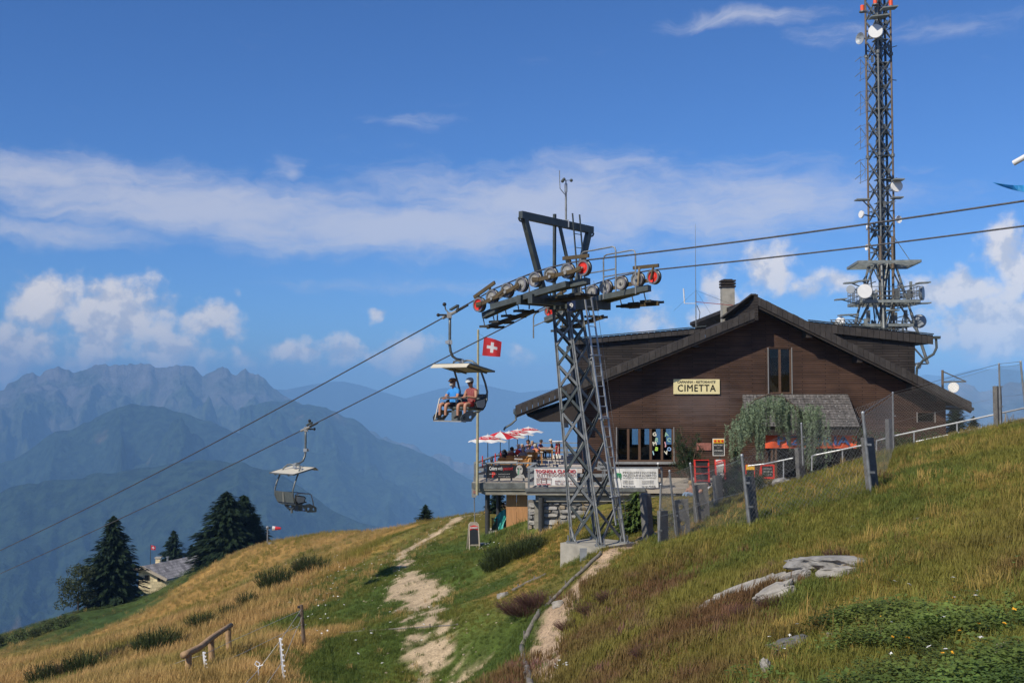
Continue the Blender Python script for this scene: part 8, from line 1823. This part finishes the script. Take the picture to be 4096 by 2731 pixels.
pp_ = at(700, 443, FD - .04); tag(MB().box(Vector((at(704, 446, FD - .04).x, FD - .04, at(704, 446, FD).z)), (.75, .03, .38)).build('wall_plaque', mat('faded_red_plaque', (.30, .12, .09), .6, 0, .3, 9), loc=tuple(pp_)), 'faded red plaque on wall behind mountain pine', 'plaque')
pvm = mat('pavement_slabs', (.40, .35, .28), .9, 0, .2, 2); tag(MB().mm((at(655, 487, 52).x, 52.3, -4.75), (at(735, 487, 52).x, 56.9, FB.z + .10)).build('paved_strip', pvm), 'pale paved strip along the restaurant wall', 'pavement')['kind'] = 'structure'
# recliner and sunbathers
gx = at(694, 497, 45.5); gz = H(gx.x, gx.y); rc = thing('sun_recliner', 'white framed recliner on the lawn behind granite slabs', 'recliner', (gx.x, gx.y, gz)); q0 = Vector((gx.x, gx.y, gz))
for sy in (-.25, .25): MB().tube([q0 + Vector((-.35, sy, .30)), q0 + Vector((.1, sy, .28)), q0 + Vector((.62, sy, .78)), q0 + Vector((.75, sy, .9))], .018, 6).build('frame_tube', whitep, rc); MB().cyl(q0 + Vector((-.2, sy, .3)), q0 + Vector((.3, sy, 0)), .016, n=6).cyl(q0 + Vector((.25, sy, .4)), q0 + Vector((-.1, sy, 0)), .016, n=6).build('leg', whitep, rc)
MB().prism([q0 + Vector((-.35, -.24, .29)), q0 + Vector((.1, -.24, .27)), q0 + Vector((.1, .24, .27)), q0 + Vector((-.35, .24, .29))], (0, 0, .02)).prism([q0 + Vector((.1, -.24, .27)), q0 + Vector((.62, -.24, .77)), q0 + Vector((.62, .24, .77)), q0 + Vector((.1, .24, .27))], (0, 0, .02)).build('sling', white_c, rc)
J = seated(0, 'lap', .42, -.36); J.update(spine=(-.14, 0, .20), chest=(-.30, 0, .32), neck=(-.42, 0, .42), head0=(-.47, 0, .46), head1=(-.54, 0, .50), head2=(-.60, 0, .54), shL=(-.32, .18, .38), shR=(-.32, -.18, .38), elL=(-.12, .24, .22), elR=(-.12, -.24, .22), wrL=(.1, .16, .18), wrR=(.1, -.16, .18), haL=(.16, .12, .18), haR=(.16, -.12, .18), look=(.75, 0, .65), knL=(.40, .13, .20), knR=(.42, -.13, .17), anL=(.44, .13, -.20), anR=(.58, -.13, -.22), toL=(.6, .14, -.26), toR=(.74, -.14, -.28))
person('reclining sunbather in pale jeans and pink top on lawn', q0 + Vector((.05, 0, .34)), (-1, -.12, 0), J, dict(top=pink_c, legs=cloth('light_jeans', (.22, .32, .45)), sleeve=.2, leglen=1.5), skin=skin_m, kids=[hair(hair_dark, 1.0)])
q1 = at(692, 496, 47.5); q1.z = H(q1.x, q1.y); J2 = seated(.12, 'lap', .42, -.42); person('bare backed sunbather sitting on lawn beside red display', q1 + UP * .44, (-.2, 1, 0), J2, dict(top=skin_m, legs=jeans, sleeve=.5, leglen=.7), skin=skin_m, kids=[hair(hair_blond)])
st = thing('garden_stool', 'small stool under the bare backed sunbather', 'stool', q1); MB().box(q1 + UP * .42, (.4, .36, .04)).build('seat', legm, st)
for sx in (-1, 1):
    for sy in (-1, 1): MB().cyl(q1 + Vector((.16 * sx, .14 * sy, .4)), q1 + Vector((.18 * sx, .16 * sy, -.05)), .014, n=5).build('leg', legm, st)
# pale garden boulders among the dwarf pines
for k, (u, v, d) in enumerate(((733, 492, 43), (741, 489, 43.5), (727, 489, 44), (748, 494, 42), (757, 493, 42.5), (783, 471, 44))):
    g = at(u, v, d); bm = bmesh.new(); bmesh.ops.create_icosphere(bm, subdivisions=3, radius=.42)
    for v_ in bm.verts: v_.co *= 1 + .35 * float(fbm(np.array([v_.co.x * 4 + k * 7]), np.array([v_.co.y * 4 + v_.co.z * 3]), 3)[0]); v_.co.z *= .75
    me = bpy.data.meshes.new('garden_boulder'); bm.to_mesh(me); bm.free(); me.materials.append(rock_ms[k % 2]); o = bpy.data.objects.new('garden_boulder', me); COL.objects.link(o); o.location = (g.x, g.y, H(g.x, g.y) + .1); tag(o, 'pale garden boulder %s' % ('among the dwarf pines, largest lit one', 'behind the second dwarf pine', 'at the outer edge of dwarf pines', 'between second and third dwarf pine', 'beside the third dwarf pine', 'below the weeping cedar by handrail')[k], 'boulder', 'garden boulders')

# ------------------------------------------------------------------ pole end and blue pennant at the upper right
pa, pb_ = at(1013.5, 163, 14), at(1060, 137, 13.6); tag(MB().cyl(pa, pb_, .035, n=12).cyl(pb_, pb_ + Vector((1.5, -.2, -6)), .04, n=10).build('white_pole', whitep), 'white tubular pole end reaching in above the ropes', 'pole')
cl = mat('blue_pennant_cloth', (.06, .42, .80), .6, 0, .25, 9, trans=.5); n = 14; V = []
for i in range(n + 1):
    s = i / n; V.append(at(993 + 70 * s, 182 + 2 * math.sin(s * 5) + 3 * s, 14)); V.append(at(993 + 70 * s, 182 + 18 * s ** .85 + 1.2 * math.sin(s * 6), 14.0 + .06 * math.sin(s * 9)))
V += [v + Vector((0, .01, 0)) for v in V]; k = 2 * (n + 1)
tag(MB().add(V, [(2 * i, 2 * i + 1, 2 * i + 3, 2 * i + 2) for i in range(n)] + [(k + 2 * i, k + 2 * i + 2, k + 2 * i + 3, k + 2 * i + 1) for i in range(n)]).build('pennant', cl), 'bright blue cloth pennant tip above the ropes', 'pennant')
